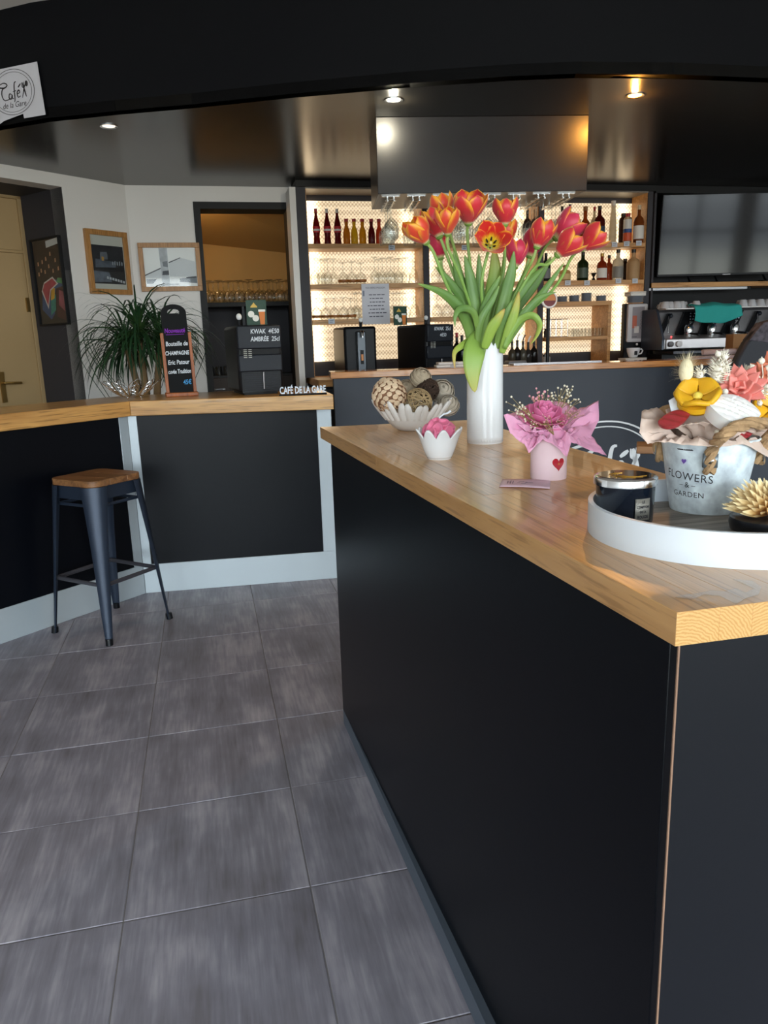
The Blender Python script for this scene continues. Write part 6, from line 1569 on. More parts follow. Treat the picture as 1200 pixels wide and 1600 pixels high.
# ================================================================ bottles
def liquid(name, col, trans=.5): return plain(name, col, .08, trans=trans, ior=1.2)
cola = liquid('cola', '#5a0f10', .3); cola_red = plain('red_label', '#b01f28', .5)
def bottle(label, loc, h, r, shape, glass, cap, lab=None, lab2=None, cat='bottle', name='bottle', group=None, neck=.32, filled=None):
    t = thing(name, label, cat, loc, rnd.uniform(-.3, .3), group)
    nr = r*neck
    S = dict(wine=[(0, 0), (.92, 0), (1, .02), (1, .60), (.92, .66), (neck*1.1, .76), (neck, .80), (neck, .97), (neck*.9, 1), (0, 1)],
             round=[(0, 0), (.8, 0), (.98, .05), (1, .30), (.95, .46), (.70, .58), (neck*1.2, .66), (neck, .70), (neck, .97), (0, 1)],
             squat=[(0, 0), (.95, 0), (1, .04), (1, .55), (.85, .66), (neck*1.1, .74), (neck, .78), (neck, .96), (0, .97)],
             cola=[(0, 0), (.86, 0), (.95, .03), (.88, .14), (.80, .24), (.95, .36), (1, .48), (.86, .60), (.55, .74), (.38, .82), (.36, .96), (0, .96)],
             taper=[(0, 0), (.9, 0), (1, .03), (.98, .30), (.80, .62), (.60, .80), (.52, .98), (0, 1)],
             box=[(0, 0), (1, 0), (1, .80), (.9, .86), (.55, .90), (.5, 1), (0, 1)],
             juice=[(0, 0), (.9, 0), (1, .04), (1, .42), (.85, .58), (.50, .70), (.46, .76), (.50, .80), (.50, .92), (0, .93)])[shape]
    mb = MB(); mb.lathe([(a*r, b*h) for a, b in S], 18); part('body', mb, glass, t, smooth=1.0)
    if cap:
        ct_ = S[-2][0]*r*1.12; mb = MB(); mb.lathe([(0, h*.90), (ct_, h*.90), (ct_*1.05, h*1.015), (0, h*1.02)], 14); part('cap', mb, cap, t)
    if lab:
        z0, z1 = (.10, .46) if shape in ('wine', 'round', 'squat') else (.34, .52) if shape == 'cola' else (.08, .42)
        def rat(z):
            for (a, b), (c, d) in zip(S[:-1], S[1:]):
                if b <= z <= d and d > b: return (a+(c-a)*(z-b)/(d-b))*r
            return r
        mb = MB(); K = 6; mb.lathe([(rat(z0+(z1-z0)*i/K)+.0007, h*(z0+(z1-z0)*i/K)) for i in range(K+1)], 18); lb_ = part('label', mb, lab, t, smooth=1.0)
        if lab2:
            za, zb = z0+(z1-z0)*.25, z0+(z1-z0)*.55; mb = MB(); mb.lathe([(max(rat(za), rat(zb))+.0012, h*za), (max(rat(za), rat(zb))+.0012, h*zb)], 18); part('label_band', mb, lab2, lb_, smooth=1.0)
    return t
capw = plain('white_cap', '#d8d4cc', .5); capr = plain('red_cap', '#a8262b', .45); capk = plain('black_cap', '#15120f', .4); capg = plain('gold_cap', '#a68643', .4, metal=.6); wood_cap = plain('wood_stopper', '#8a6238', .6); capc = plain('cream_cap', '#c8b89a', .5)
wl_ = M_['label_white']
def at(u, y, z, v=450): return (xs_(u, y, v), y, z+.0005)
for k, (u, w) in enumerate(((494, 'first'), (511, 'second'), (527, 'third'))):
    bottle('waisted dark red cola bottle, %s from the left on top shelf' % w, at(u, 6.03, SH[1], 350), .255, .028, 'cola', cola, capw if k else capr, cola_red, wl_, group='cola bottles on the left top shelf')
for u, c, n in ((541, '#c4701c', 'orange juice bottle next to the cola bottles'), (553, '#d8a41e', 'yellow juice bottle, second in the juice row'), (566, '#d28a1a', 'golden juice bottle, third in the juice row'), (580, '#5c1416', 'dark red juice bottle, fourth in the juice row'), (592, '#c8401e', 'pale red juice bottle beside the hanging glasses')):
    bottle('small '+n, at(u, 6.03, SH[1], 350), .185, .027, 'juice', liquid('juice_'+c[1:], c, .25), capr, None, None, group='juice bottles on the left top shelf', neck=.5)
# centre bay, behind the tulips
for u, c in ((682, '#6a7a4a'), (700, '#8a5a2a'), (824, '#3a2416'), (836, '#6a3a1a')):
    bottle('spirit bottle on the centre bay top shelf behind %s' % {682: 'the leftmost tulips', 700: 'the small orange tulip cup', 824: 'the hanging glasses, nearer the middle', 836: 'the hanging glasses, beside the right post'}[u], at(u, 6.03, SH[1], 350), .26, .034, 'wine', liquid('spirit%d' % u, c), capk, wl_)
b1 = plain('beige_ceramic', '#a5845c', .6); clearm = plain('frosted_glass', '#b8ad98', .3, trans=.6, ior=1.1)
RB1, RB2 = SH[1], SH[2]
bl = [(877, RB1, .285, .034, 'wine', '#2a1410', capk, wl_, 'dark slim bottle with black cap on right top shelf behind sideways tulip'),
      (889, RB1, .300, .034, 'wine', '#b9b0a0', capk, wl_, 'pale bottle with tall black cap behind the sideways tulip'),
      (903, RB1, .20, .030, 'juice', '#b0561e', capr, None, 'short amber bottle just left of the round decanter bottle'),
      (913, RB1, .285, .050, 'round', '#8e3f18', wood_cap, None, 'round amber brandy bottle with big stopper on right top shelf'),
      (927, RB1, .300, .030, 'wine', '#c0b59c', capr, None, 'pale bottle with dark red cap behind the brandy bottles'),
      (935, RB1, .29, .046, 'wine', '#4a1412', capk, plain('blue_label', '#24384f', .5), 'dark red bottle with blue label above the rightmost tulip'),
      (956, RB1, .33, .030, 'taper', None, capw, None, 'tall frosted pale bottle standing against the lit panel'),
      (972, RB1, .25, .036, 'box', '#2a1a16', capk, None, 'dark square bottle half hidden by red capped bottle'),
      (979, RB1, .235, .034, 'box', '#b9a58c', capr, None, 'red capped bottle with white blue and orange label'),
      (996, RB1, .29, .042, 'squat', '#7e4620', capc, wl_, 'broad amber bottle with long clear neck at right shelf end'),
      (853, RB2, .22, .040, 'wine', '#20262a', capk, plain('grey_label', '#6a6e70', .5), 'dark bottle with grey label at left of right middle shelf'),
      (883, RB2, .125, .048, 'squat', '#c2a06a', wood_cap, plain('beige_label', '#c8ac78', .6), 'squat beige bottle below the rightmost tulips'),
      (911, RB2, .225, .046, 'wine', '#1c2a16', capk, plain('green_label', '#3f4f42', .5), 'dark green bottle in the middle of right middle shelf'),
      (941, RB2, .215, .042, 'squat', '#7e2f18', capg, wl_, 'red amber bottle with white label right of black jigger'),
      (952, RB2, .21, .034, 'squat', '#8a3c20', capk, None, 'slim reddish bottle behind the white labelled one'),
      (966, RB2, .245, .046, 'squat', '#a9a294', capk, plain('grey_label2', '#7c7a74', .5), 'clear bottle with dark stopper before the lit panel'),
      (990, RB2, .245, .054, 'squat', None, capk, None, 'beige ceramic bottle with black cap near right post'),
      (977, RB2, .18, .030, 'box', '#1c1512', capk, None, 'dark narrow bottle behind the beige ceramic bottle')]
for i, (u, z, h, r, sh, col, cap, lab, lb) in enumerate(bl):
    g = (clearm if u == 956 else b1) if col is None else liquid('bottle_%d' % i, col, .45)
    b_ = bottle(lb, at(u, 6.13 if u in (903, 927, 972, 952, 977) else 5.985 if u == 996 else 6.03, z, 400), h, r, sh, g, cap, lab)
    if u == 979:
        for z0, z1, c in ((.02, .085, '#c2502a'), (.085, .115, '#2c4a86'), (.115, .19, '#cfd0cc')):
            mb = MB(); mb.lathe([(.0345, z0), (.0345, z1)], 18); part('label_band', mb, plain('label_'+c[1:], c, .5), b_)
t = thing('jigger', 'small black hourglass jigger between the bottles of middle shelf', 'jigger', at(927, 6.02, RB2)); mb = MB(); mb.lathe([(0, .001), (.018, 0), (.006, .028), (.024, .062), (.022, .062), (0, .03)], 16); part('body', mb, capk, t)
# price tags on the shelf edges
def ptag(u, v, label, w=.05):
    p = on_y(u, v, SY0-.004); t = thing('price_tag', label, 'price tag', (p.x, SY0-.0075, p.z)); mb = MB(); mb.span((-w/2, 0, -.019), (w/2, .003, .019)); part('card', mb, M_['tag'], t)
    mb = MB()
    for k in range(2): mb.span((-w*.32, -.0006, .004-.012*k), (w*(.30-.12*k), .0004, .008-.012*k))
    part('print', mb, plain('tag_print', '#6d7078', .7), t, smooth=0)
for u, v, w in ((518, 502, 'on the left lower shelf edge'), (612, 387, 'left of two under the leftmost tulip'), (726, 387, 'behind the tulips left of the open bloom'), (798, 387, 'behind the tulips right of the open bloom'), (815, 389, 'at the right of centre top shelf'), (887, 442, 'under the squat beige bottle'), (917, 442, 'under the dark green bottle'), (966, 439, 'under the clear bottle'), (992, 439, 'under the beige ceramic bottle'), (960, 382, 'under the frosted bottle'), (979, 381, 'under the red capped bottle'), (998, 380, 'under the broad amber bottle')):
    ptag(u, v, 'small pale price tag '+w)
# price sheet hanging on the left shelves
p0, p1 = on_y(567, 507, 5.93), on_y(608, 443, 5.93)
t = thing('price_sheet', 'white printed beer price sheet taped on the left shelves', 'paper', ((p0.x+p1.x)/2, 5.935, p0.z)); w_, h_ = p1.x-p0.x, p1.z-p0.z
mb = MB(); mb.span((-w_/2, 0, 0), (w_/2, .0012, h_)); sh_ = part('sheet', mb, M_['paper'], t, smooth=0)
gr = plain('print_grey_ink', '#5d5a66', .7); write('lettering', 'NOS BIÈRES PRESSION', .019, gr, sh_, (0, -.0008, h_-.03), sx=.82)
mb = MB(); rr = random.Random(5)
for k in range(7):
    x = -.055+rr.uniform(-.01, .01); z = h_-.085-.027*k
    while x < .06:
        l_ = rr.uniform(.012, .03); mb.span((x, -.0008, z), (x+l_, .0004, z+.007)); x += l_+.006
part('small_print', mb, gr, sh_, smooth=0)['kind'] = 'stuff'
mb = MB(); mb.span((-w_/2+.008, -.001, h_-.09), (-w_/2+.022, .0004, h_-.05)); part('printed_badge', mb, plain('badge_print', '#8a8f9c', .7), sh_, smooth=0)

# ================================================================ plates, box shelf contents, pod dispenser
platem = plain('grey_blue_plate', '#8c939e', .3)
PLT = prof_mesh('plate', [(0, 0), (.045, 0), (.072, .009), (.0735, .012), (.070, .012), (.044, .004), (0, .004)], platem, 20)
for k, (u, n, w) in enumerate(((861, 7, 'leftmost'), (879, 8, 'second'), (898, 9, 'third'), (917, 12, 'tallest'), (940, 8, 'rightmost'))):
    x = xs_(u, 6.02, 465)
    for j in range(n):
        o = link('plate', PLT, None, (x, 6.03, BXZ+.0005+.0058*j)); o.scale = (.62, .62, .55); tag(o, 'grey blue saucer in the %s stack on box shelf, %s from the bottom' % (w, ORD[j]), 'saucer', 'saucers in the %s stack' % w)
# pod machine: black base, white display front
px = xs_(989, 5.92, 500); t = thing('pod_dispenser', 'slim white fronted pod dispenser on black stand beside box shelf', 'dispenser', (px, 5.86, ICZ), -.10)
mb = MB(); mb.span((-.10, .02, .0), (.07, .082, .50)); part('body', mb, M_['plastic'], t, bevel=.006)
mb = MB(); mb.span((-.085, -.02, .185), (.085, .025, .495)); fr = part('display_front', mb, plain('white_plastic', '#c9c9cd', .35), t, bevel=.012)
for nm, (x0, z0, x1, z1), c in (('poster_grey', (-.05, .215, .055, .47), '#8e8a90'), ('poster_orange', (-.048, .30, -.01, .40), '#b9624a'), ('poster_cup', (-.03, .26, .01, .315), '#d8d4d0'), ('poster_dark', (-.045, .225, -.005, .232), '#5b585e')):
    mb = MB(); mb.add([(x0, -.0215-(.0006 if nm != 'poster_grey' else 0), z0), (x1, -.0215-(.0006 if nm != 'poster_grey' else 0), z0), (x1, -.0215-(.0006 if nm != 'poster_grey' else 0), z1), (x0, -.0215-(.0006 if nm != 'poster_grey' else 0), z1)], [(0, 1, 2, 3)]); part('printed_area', mb, plain(nm, c, .5), fr, smooth=0)
mb = MB()
for k in range(5):
    mb.loop([(.033+.010*math.cos(2*PI*i/14), -.0225, .30+.030*k+.011*math.sin(2*PI*i/14)) for i in range(14)], .0018, 4)
part('printed_swirls', mb, plain('poster_ink', '#4a464c', .5), fr)
mb = MB(); mb.ball((0, -.02, .168), .010, 10, 8); part('button', mb, whitek, t)
x = px
for j in range(5):
    o = link('plate', PLT, None, (x-.02, 5.868, ICZ+.504+.010*j)); o.scale = (1.0, 1.0, .9); tag(o, 'grey plate stacked on the pod dispenser, %s from the bottom' % ORD[j], 'plate', 'plates on the pod dispenser')
t = thing('food_box', 'small white foam box on the plates above pod dispenser', 'box', (x-.02, 5.868, ICZ+.558)); mb = MB(); mb.span((-.07, -.05, 0), (.07, .05, .022)); part('tray', mb, capw, t, bevel=.004); mb = MB(); mb.span((-.072, -.052, .0225), (.072, .052, .034)); part('lid', mb, capw, t, bevel=.005)
CUPP = [(0, .003), (.022, .002), (.026, .006), (.037, .035), (.041, .058), (.039, .058), (.034, .034), (.022, .010), (0, .009)]
def cup(label, loc, s=1.0, rz=0, flip=False, group=None, m=None):
    t = thing('coffee_cup', label, 'cup', loc, rz, group); m = m or M_['white_ceramic']
    F = Matrix.Diagonal((s, s, s, 1)) if not flip else Matrix.Translation((0, 0, .058*s)) @ Matrix.Diagonal((s, s, -s, 1))
    mb = MB(); mb.lathe(CUPP, 20); mb.move(F); part('bowl', mb, m, t)
    mb = MB(); mb.tube([(.036, 0, .046), (.052, 0, .050), (.060, 0, .040), (.052, 0, .024), (.034, 0, .020)], .0045, 8); mb.move(F); part('handle', mb, m, t); return t
cx_ = xs_(985, 5.74, 556)
t = thing('saucer_box', 'low white box under the coffee cup on the back counter', 'box', (cx_, 5.70, ICZ)); mb = MB(); mb.span((-.10, -.06, 0), (.09, .06, .058)); part('body', mb, capw, t, bevel=.004); mb = MB(); mb.span((-.101, -.061, .058), (.091, .061, .0635)); part('lid', mb, capw, t, bevel=.002)
t = cup('white coffee cup with dark logo below the pod dispenser', (cx_, 5.70, ICZ+.064), 1.35, -.1); mb = MB(); mb.span((-.012, -.0525, .022), (.012, -.047, .055)); part('printed_logo', mb, M_['ink'], t)
# wire rack and tumblers in the box shelf
t = thing('wire_rack', 'small chrome wire rack inside the oak box shelf', 'rack', (xs_(866, 6.0, 515), 6.02, BMZ)); w_ = .20
for z in (.004, .07, .145):
    mb = MB(); mb.loop([(-w_/2, -.06, z), (w_/2, -.06, z), (w_/2, .06, z), (-w_/2, .06, z)], .003, 6); part('wire_hoop', mb, M_['chrome'], t)
for x in (-w_/2, -w_/4, 0, w_/4, w_/2):
    for y in (-.06, .06):
        mb = MB(); mb.tube([(x, y, .004), (x, y, .145)], .0025, 6); part('upright_wire', mb, M_['chrome'], t)
t = thing('dark_jar', 'little dark jar standing in front of wire rack', 'jar', at(853, 5.95, BMZ, 515)); mb = MB(); mb.lathe([(0, 0), (.016, 0), (.017, .05), (.012, .058), (0, .058)], 14); part('body', mb, capk, t); mb = MB(); mb.lathe([(.0125, .058), (.013, .07), (0, .07)], 14); part('lid', mb, M_['plastic2'], t)
put(TUMB, 'tumbler', 'small tumbler in oak box shelf', 'glass', 'tumblers in the box shelf', row((893, 903, 914, 924, 935, 945), 5.95, BMZ)+row((898, 909, 919, 930, 940), 6.05, BMZ), .85)
# dark snack tray and shaker on the back counter
t = thing('snack_tray', 'flat black tray of small packets in front of the box shelf', 'tray', (xs_(905, 5.70, 562), 5.72, ICZ)); mb = MB(); mb.span((-.22, -.09, 0), (.22, .09, .006)); part('base', mb, M_['plastic'], t); 
for s in (((-.22, -.09), (.22, -.083)), ((-.22, .083), (.22, .09)), ((-.22, -.083), (-.213, .083)), ((.213, -.083), (.22, .083))):
    mb = MB(); mb.span((*s[0], .006), (*s[1], .022)); part('edge', mb, M_['plastic'], t)
for k in range(9):
    c = ('#a8322a', '#c99a3c', '#b5ada0', '#8a2a2a', '#c26a3a')[k % 5]
    mb = MB(); mb.box((0, 0, 0), (.035, .05, .012), Matrix.Rotation(.3*k, 3, 'Z')); o = part('snack_packet', mb, plain('packet_'+c[1:], c, .4), None, bevel=.003, loc=(xs_(905, 5.7, 562)-.17+.042*k, 5.72+.02*(k % 2), ICZ+.0125+.001)); tag(o, '%s snack packet on the black tray, number %d counted along it' % (('red', 'golden', 'pale', 'dark red', 'orange')[k % 5], k+1), 'packet', 'snack packets on the black tray')
    o['label'] = ('red', 'golden', 'pale', 'dark red', 'orange')[k % 5]+' snack packet on the flat black tray, %s from the left' % ORD[k]; o['group'] = 'snack packets on the tray'
t = thing('shaker', 'clear ribbed shaker with metal lid left of snack tray', 'shaker', at(854, 5.66, ICZ, 550)); mb = MB(); mb.lathe([(0, 0), (.028, 0), (.030, .09), (.026, .10), (0, .10)], 16); part('body', mb, plain('frosted_plastic', '#b8b6b2', .3, trans=.4), t); mb = MB(); mb.lathe([(.027, .10), (.027, .118), (.015, .13), (0, .13)], 16); part('lid', mb, M_['chrome'], t)
# bottles with pourers and labelled jars in the centre
t = thing('beer_medallion', 'round white rimmed amber tap medallion beside the tulip leaves', 'sign', (*on_y(858, 468, 5.10).xy, 0)); z = on_y(858, 468, 5.10).z; BZ = LEDZ
MX = Matrix.Rotation(PI/2, 3, 'X')
mb = MB(); mb.lathe([(0, .008), (.058, .008), (.062, .0), (.058, -.008), (0, -.008)], 28, (0, 0, z), MX); part('disc', mb, whitek, t)
mb = MB(); mb.lathe([(0, .011), (.047, .011), (.047, .007)], 28, (0, 0, z), MX); fc = part('print', mb, plain('medallion_red', '#6d1c1c', .4), t)
mb = MB(); mb.add([(-.044, -.0118, z-.008), (.044, -.0118, z-.008), (.040, -.0118, z+.02), (.024, -.0118, z+.039), (0, -.0118, z+.045), (-.024, -.0118, z+.039), (-.040, -.0118, z+.02)], [tuple(range(7))]); part('print_band', mb, plain('medallion_amber', '#c07a34', .4), fc, smooth=0)
mb = MB(); mb.tube([(0, .012, ICZ), (0, .012, z+.0)], .013, 12); part('tap_post', mb, M_['plastic'], t)
mb = MB(); mb.lathe([(0, ICZ), (.05, ICZ), (.04, ICZ+.02), (0, ICZ+.02)], 18, (0, .012, 0)); part('foot', mb, M_['steelgrey'], t)
fx = t.location.copy()
# the medallion stands on a short pillar behind the ledge
mb = MB(); mb.span((-.06, -.05, 0), (.06, .08, ICZ)); part('pillar', mb, M_['plastic'], t)
for k, (u, h, c, lb) in enumerate(((672, .17, '#9a9da0', 'clear jar with printed label right of the sideways dispenser'), (694, .16, '#8f8a86', 'labelled jar next to the clear printed jar'))):
    b_ = bottle(lb, at(u+5, 5.60, ICZ, 560), .20, .046, 'squat', plain('jar_glass_%d' % k, c, .2, trans=.5), capw, wl_, None, cat='jar', name='jar')
for k, (u, h, c) in enumerate(((706, .27, '#15130f'), (714, .30, '#1a1210'), (722, .28, '#0f1512'), (730, .31, '#1c1614'), (737, .29, '#141414'))):
    bottle(('black bottle with green cap', 'black bottle with red cap', 'dark green bottle', 'tall black bottle with black cap', 'black bottle with grey cap')[k]+' behind the drooping tulip leaf', at(u, 5.68+.05*(k % 2), ICZ, 560), h, .034, 'wine', liquid('dark_%d' % k, c, .1), (plain('green_cap', '#3c5a34', .4), capr, capk, capk, M_['steelgrey'])[k], wl_ if k == 3 else None)
for k, (u, h) in enumerate(((677, .26), (684, .28), (691, .27), (698, .25))):
    bottle('pale syrup bottle, %s in the row behind the labelled jars' % ('first', 'second', 'third', 'fourth')[k], at(u, 5.75, ICZ, 560), h, .030, 'wine', liquid('syrup_%d' % k, ('#8a7a5a', '#7a3a2a', '#9a8a4a', '#6a6a5a')[k], .4), (capk, capr, capk, capg)[k], None, group='syrup bottles behind the jars')
for k, (u, h, c) in enumerate(((800, .26, '#4a4438'), (808, .27, '#2a2420'), (817, .26, '#5a5448'), (825, .25, '#3a3430'), (834, .27, '#1e1a18'))):
    b_ = bottle('bottle with black spout pourer right of the vase, %s of five' % ('first', 'second', 'third', 'fourth', 'fifth')[k], at(u, 5.72, ICZ, 560), h*.85, .031, 'wine', liquid('pour_%d' % k, c, .3), capk, None, None, group='pourer bottles right of the vase')
    mb = MB(); mb.tube([(0, 0, h*.86), (0.003, -.004, h*.95), (.016, -.01, h*1.05)], .006, 8); part('pourer', mb, whitek if k % 2 else M_['steelgrey'], b_)
t = thing('steel_box', 'grey metal box at the foot of the pourer bottles', 'box', (xs_(806, 5.55, 565), 5.56, ICZ)); mb = MB(); mb.span((-.075, -.05, 0), (.075, .05, .075)); part('body', mb, plain('dull_grey', '#77777a', .4, metal=.3), t, bevel=.004); mb = MB(); mb.span((-.07, -.045, .075), (.07, .045, .082)); part('lid', mb, M_['steelgrey'], t, bevel=.002)
# napkins, papers and cardboard on the bar ledge
def ledge_thing(name, label, cat, u, v, d, rz=0):
    q = on_wall(BA+BN*d, BA+BN*d+BE, u, v); return thing(name, label, cat, (q.x, q.y, LEDZ), bang+rz)
for k in range(2):
    t = ledge_thing('napkin_pack', ('upper' if k else 'lower')+' flat white napkin pack on the bar ledge behind the vase', 'napkins', 706+3*k, 572, .17); t.location.z += .018*k
    mb = MB(); mb.span((-.11, -.05, 0), (.11, .05, .0165)); part('stack', mb, plain('napkin_white', '#c9c5c2', .8), t, bevel=.004)
    mb = MB(); mb.span((-.02, -.052, -.0), (.02, -.0505, .0165)); part('wrapper_band', mb, plain('band_grey', '#a9a6a8', .7), t)
t = ledge_thing('metal_strip', 'long flat steel strip along the bar ledge right of vase', 'tray', 868, 568, .20); mb = MB(); mb.span((-.30, -.05, 0), (.30, .05, .005)); part('strip', mb, M_['steelgrey'], t); mb = MB(); mb.span((-.30, -.052, .005), (.30, -.048, .010)); part('lip', mb, M_['steelgrey'], t)
t = ledge_thing('paper_stack', 'loose stack of pinkish white papers on the ledge', 'papers', 1125, 556, .14)
for k in range(4):
    mb = MB(); mb.box((0, 0, .002+.004*k), (.42-.03*k, .16, .003), Matrix.Rotation(.05*k-.06, 3, 'Z')); part('sheet', mb, plain('paper_pinkish', '#cdb9bb', .8), t)
t = ledge_thing('paper_roll', 'loosely rolled white paper lying on the ledge papers', 'paper', 1130, 549, .16, -.08); t.location.z += .0175
pts_r = [(.004+.0022*i/4)*1.0 for i in range(5)]
mb = MB(); vs = []; n = 30
for i in range(n+1):
    a = 4.2*PI*i/n; r = .010+.012*i/n
    for x in (-.14, .14): vs.append((x, r*math.cos(a), .0235+r*math.sin(a)))
mb.add(vs, [(2*i, 2*i+1, 2*i+3, 2*i+2) for i in range(n)]); part('rolled_sheet', mb, plain('paper_pinkish2', '#c6b5b8', .8), t, solid=.0008)
kb = plain('cardboard', '#8f6a45', .8)
t = ledge_thing('cardboard_box', 'brown cardboard box with open flap on the bar ledge', 'box', 1163, 556, .155, -.05); t.location.z += .017
w2, d2, h2 = .085, .05, .135
for a, b in (((-w2, .0, 0), (w2, .003, h2)), ((-w2, d2*2, 0), (w2, d2*2+.003, h2)), ((-w2, .003, 0), (-w2+.003, d2*2, h2)), ((w2-.003, .003, 0), (w2, d2*2, h2)), ((-w2, .003, 0), (w2, d2*2, .003))):
    mb = MB(); mb.span(a, b); part('panel', mb, kb, t)
mb = MB(); mb.box((.03, -.022, .03), (.10, .002, .06), Matrix.Rotation(-.5, 3, 'X')); part('flap', mb, kb, t)
t = ledge_thing('card_reader', 'small black card terminal in front of the cardboard box', 'terminal', 1168, 557, .085); t.location.z += .0165; mb = MB(); mb.prism([(-.04, -.03), (.04, -.03), (.04, .04), (-.04, .04)], 0, .05); part('body', mb, M_['plastic'], t, bevel=.006); mb = MB(); mb.span((-.028, -.032, .015), (.028, -.0295, .042)); part('screen', mb, M_['plastic2'], t)

# ================================================================ television
tq = [on_y(1035, 313, 6.03), on_y(1028, 433, 6.03)]
tva = -.155
tvw, tvh = 1.23, .66
t = thing('television', 'large switched-off flat television reflecting the windows over coffee machine', 'television', (tq[1].x+.012, 6.07, 1.735), tva); t.rotation_euler = (math.radians(4), 0, tva)
mb = MB(); mb.span((0, 0, .055), (tvw, .045, .055+tvh)); part('casing', mb, M_['plastic'], t, bevel=.004)
mb = MB(); mb.span((.008, -.003, .075), (tvw-.008, .001, .055+tvh-.008)); part('screen', mb, plain('screen_glass', '#0a0a0c', .07, spec=.42), t, smooth=0)
mb = MB(); mb.span((tvw/2-.035, -.0035, .060), (tvw/2+.035, -.001, .068)); part('maker_badge', mb, plain('badge_silver', '#a8aaad', .4), t, smooth=0)
for x in (.28, .52, .95):
    mb = MB(); mb.tube([(x, .02, .06), (x, -.03, .012), (x, -.06, .006)], .008, 8); mb.box((x, .0, .004), (.03, .10, .008)); part('foot', mb, M_['plastic'], t)
# rolled blind / white tube under the television shelf
p0, p1 = on_y(1014, 452, 5.93), on_y(1168, 447, 5.93)
t = thing('white_tube', 'long white rolled tube below the television shelf', 'lamp', (p0.x+.01, 5.96, 1.672)); L2 = p1.x-p0.x
mb = MB(); mb.span((0, -.02, 0), (L2, .02, .022)); part('tube', mb, M_['white'], t, bevel=.006)
mb = MB(); mb.span((L2, -.022, -.004), (L2+.03, .022, .022)); part('end_cap', mb, M_['plastic'], t)

# ================================================================ coffee machine
mx0 = on_y(1036, 540, 5.50).x
t = thing('coffee_machine', 'grey steel three group espresso machine below the television', 'coffee machine', (mx0, 5.50, ICZ), -.09)
MW = 1.02
prof = [(0.02, .15), (0.02, .22), (.05, .245), (.23, .27), (.13, .30), (.0, .44), (.02, .455), (.40, .455), (.40, .10), (.05, .10)]
prof = [(.0, .125), (.0, .205), (.07, .225), (.20, .235), (.155, .415), (.12, .43), (.33, .43), (.33, .125)]
mb = MB()
n = len(prof); vs = [(0.0, y, z) for y, z in prof]+[(MW, y, z) for y, z in prof]
mb.add(vs, [tuple(range(n-1, -1, -1)), tuple(range(n, 2*n))]+[(i, (i+1) % n, n+(i+1) % n, n+i) for i in range(n)]); part('body', mb, M_['steelgrey'], t, bevel=.004, smooth=.4)
for s in (0, 1):
    x = -.022 if s == 0 else MW; pp = [(-.02, .12), (-.02, .21), (.10, .44), (.34, .44), (.34, .12)]
    mb = MB(); mb.add([(x, y, z) for y, z in pp]+[(x+.022, y, z) for y, z in pp], [(4, 3, 2, 1, 0), (5, 6, 7, 8, 9)]+[(i, (i+1) % 5, 5+(i+1) % 5, 5+i) for i in range(5)]); part('side_cheek', mb, plain('machine_blue_side', '#353c48', .35, metal=.3), t, bevel=.003)
mb = MB(); mb.span((.02, -.012, .128), (MW-.02, .0, .203)); part('front_strip', mb, plain('pale_steel', '#a9a5a6', .3, metal=.5), t, bevel=.004)
mb = MB(); mb.span((.07, -.035, .085), (MW-.05, .30, .112)); part('drip_tray', mb, plain('dark_steel', '#3a3a3e', .3, metal=.6), t, bevel=.004)
mb = MB(); mb.span((.02, .05, .0), (MW-.02, .32, .085)); part('base', mb, M_['plastic'], t)
mb = MB(); mb.span((.0, -.02, .4305), (MW, .33, .440)); part('cup_rail', mb, plain('pale_steel2', '#b4b0ae', .35, metal=.5), t, bevel=.002)
slope = math.atan2(.415-.235, -.045)
for k, gx in enumerate((.27, .47, .67)):
    g = MB(); g.add([(gx-.075, .192, .236), (gx+.045, .192, .236), (gx+.085, .148, .415), (gx-.035, .148, .415)]+[(gx-.075, .172, .236), (gx+.045, .172, .236), (gx+.085, .128, .415), (gx-.035, .128, .415)], [(4, 5, 6, 7), (0, 3, 2, 1), (0, 1, 5, 4), (1, 2, 6, 5), (2, 3, 7, 6), (3, 0, 4, 7)])
    gp_ = part('group_panel', g, M_['plastic'], t, bevel=.003)
    mb = MB(); mb.lathe([(0, .255), (.034, .255), (.036, .29), (.025, .31), (0, .31)], 16, (gx-.005, .10, 0)); part('group_head', mb, M_['chrome'], gp_)
    mb = MB(); mb.lathe([(0, .222), (.026, .222), (.032, .235), (.032, .252), (0, .252)], 16, (gx-.005, .10, 0)); part('portafilter', mb, M_['chrome'], gp_)
    mb = MB(); mb.tube([(gx-.005, .07, .243), (gx-.005, -.02, .238), (gx-.005, -.07, .230)], [.008, .010, .009], 10); part('handle', mb, M_['plastic'], gp_)
    mb = MB(); mb.tube([(gx-.03, .09, .29), (gx+.015, .10, .335)], .006, 8); part('steam_lever', mb, M_['chrome'], gp_)
    bt_ = plain('lit_button', '#c8ccd6', .3); bb = plain('blue_display', '#4a4cf0', .3, emit=1.5) if k == 2 else None
    mb = MB()
    for i in range(4):
        for s in (-1, 1):
            if i == 3 and s == 1: continue
            z = .40-.022*i; mb.ball((gx+.035+s*(.017-.003*i)+.0, .122+.0055*i*1.0, z), .0055, 8, 6)
    o = part('buttons', mb, bt_, gp_); o['kind'] = 'stuff'
    if bb: mb = MB(); mb.box((gx+.035, .118, .385), (.012, .006, .034)); part('display', mb, bb, gp_)
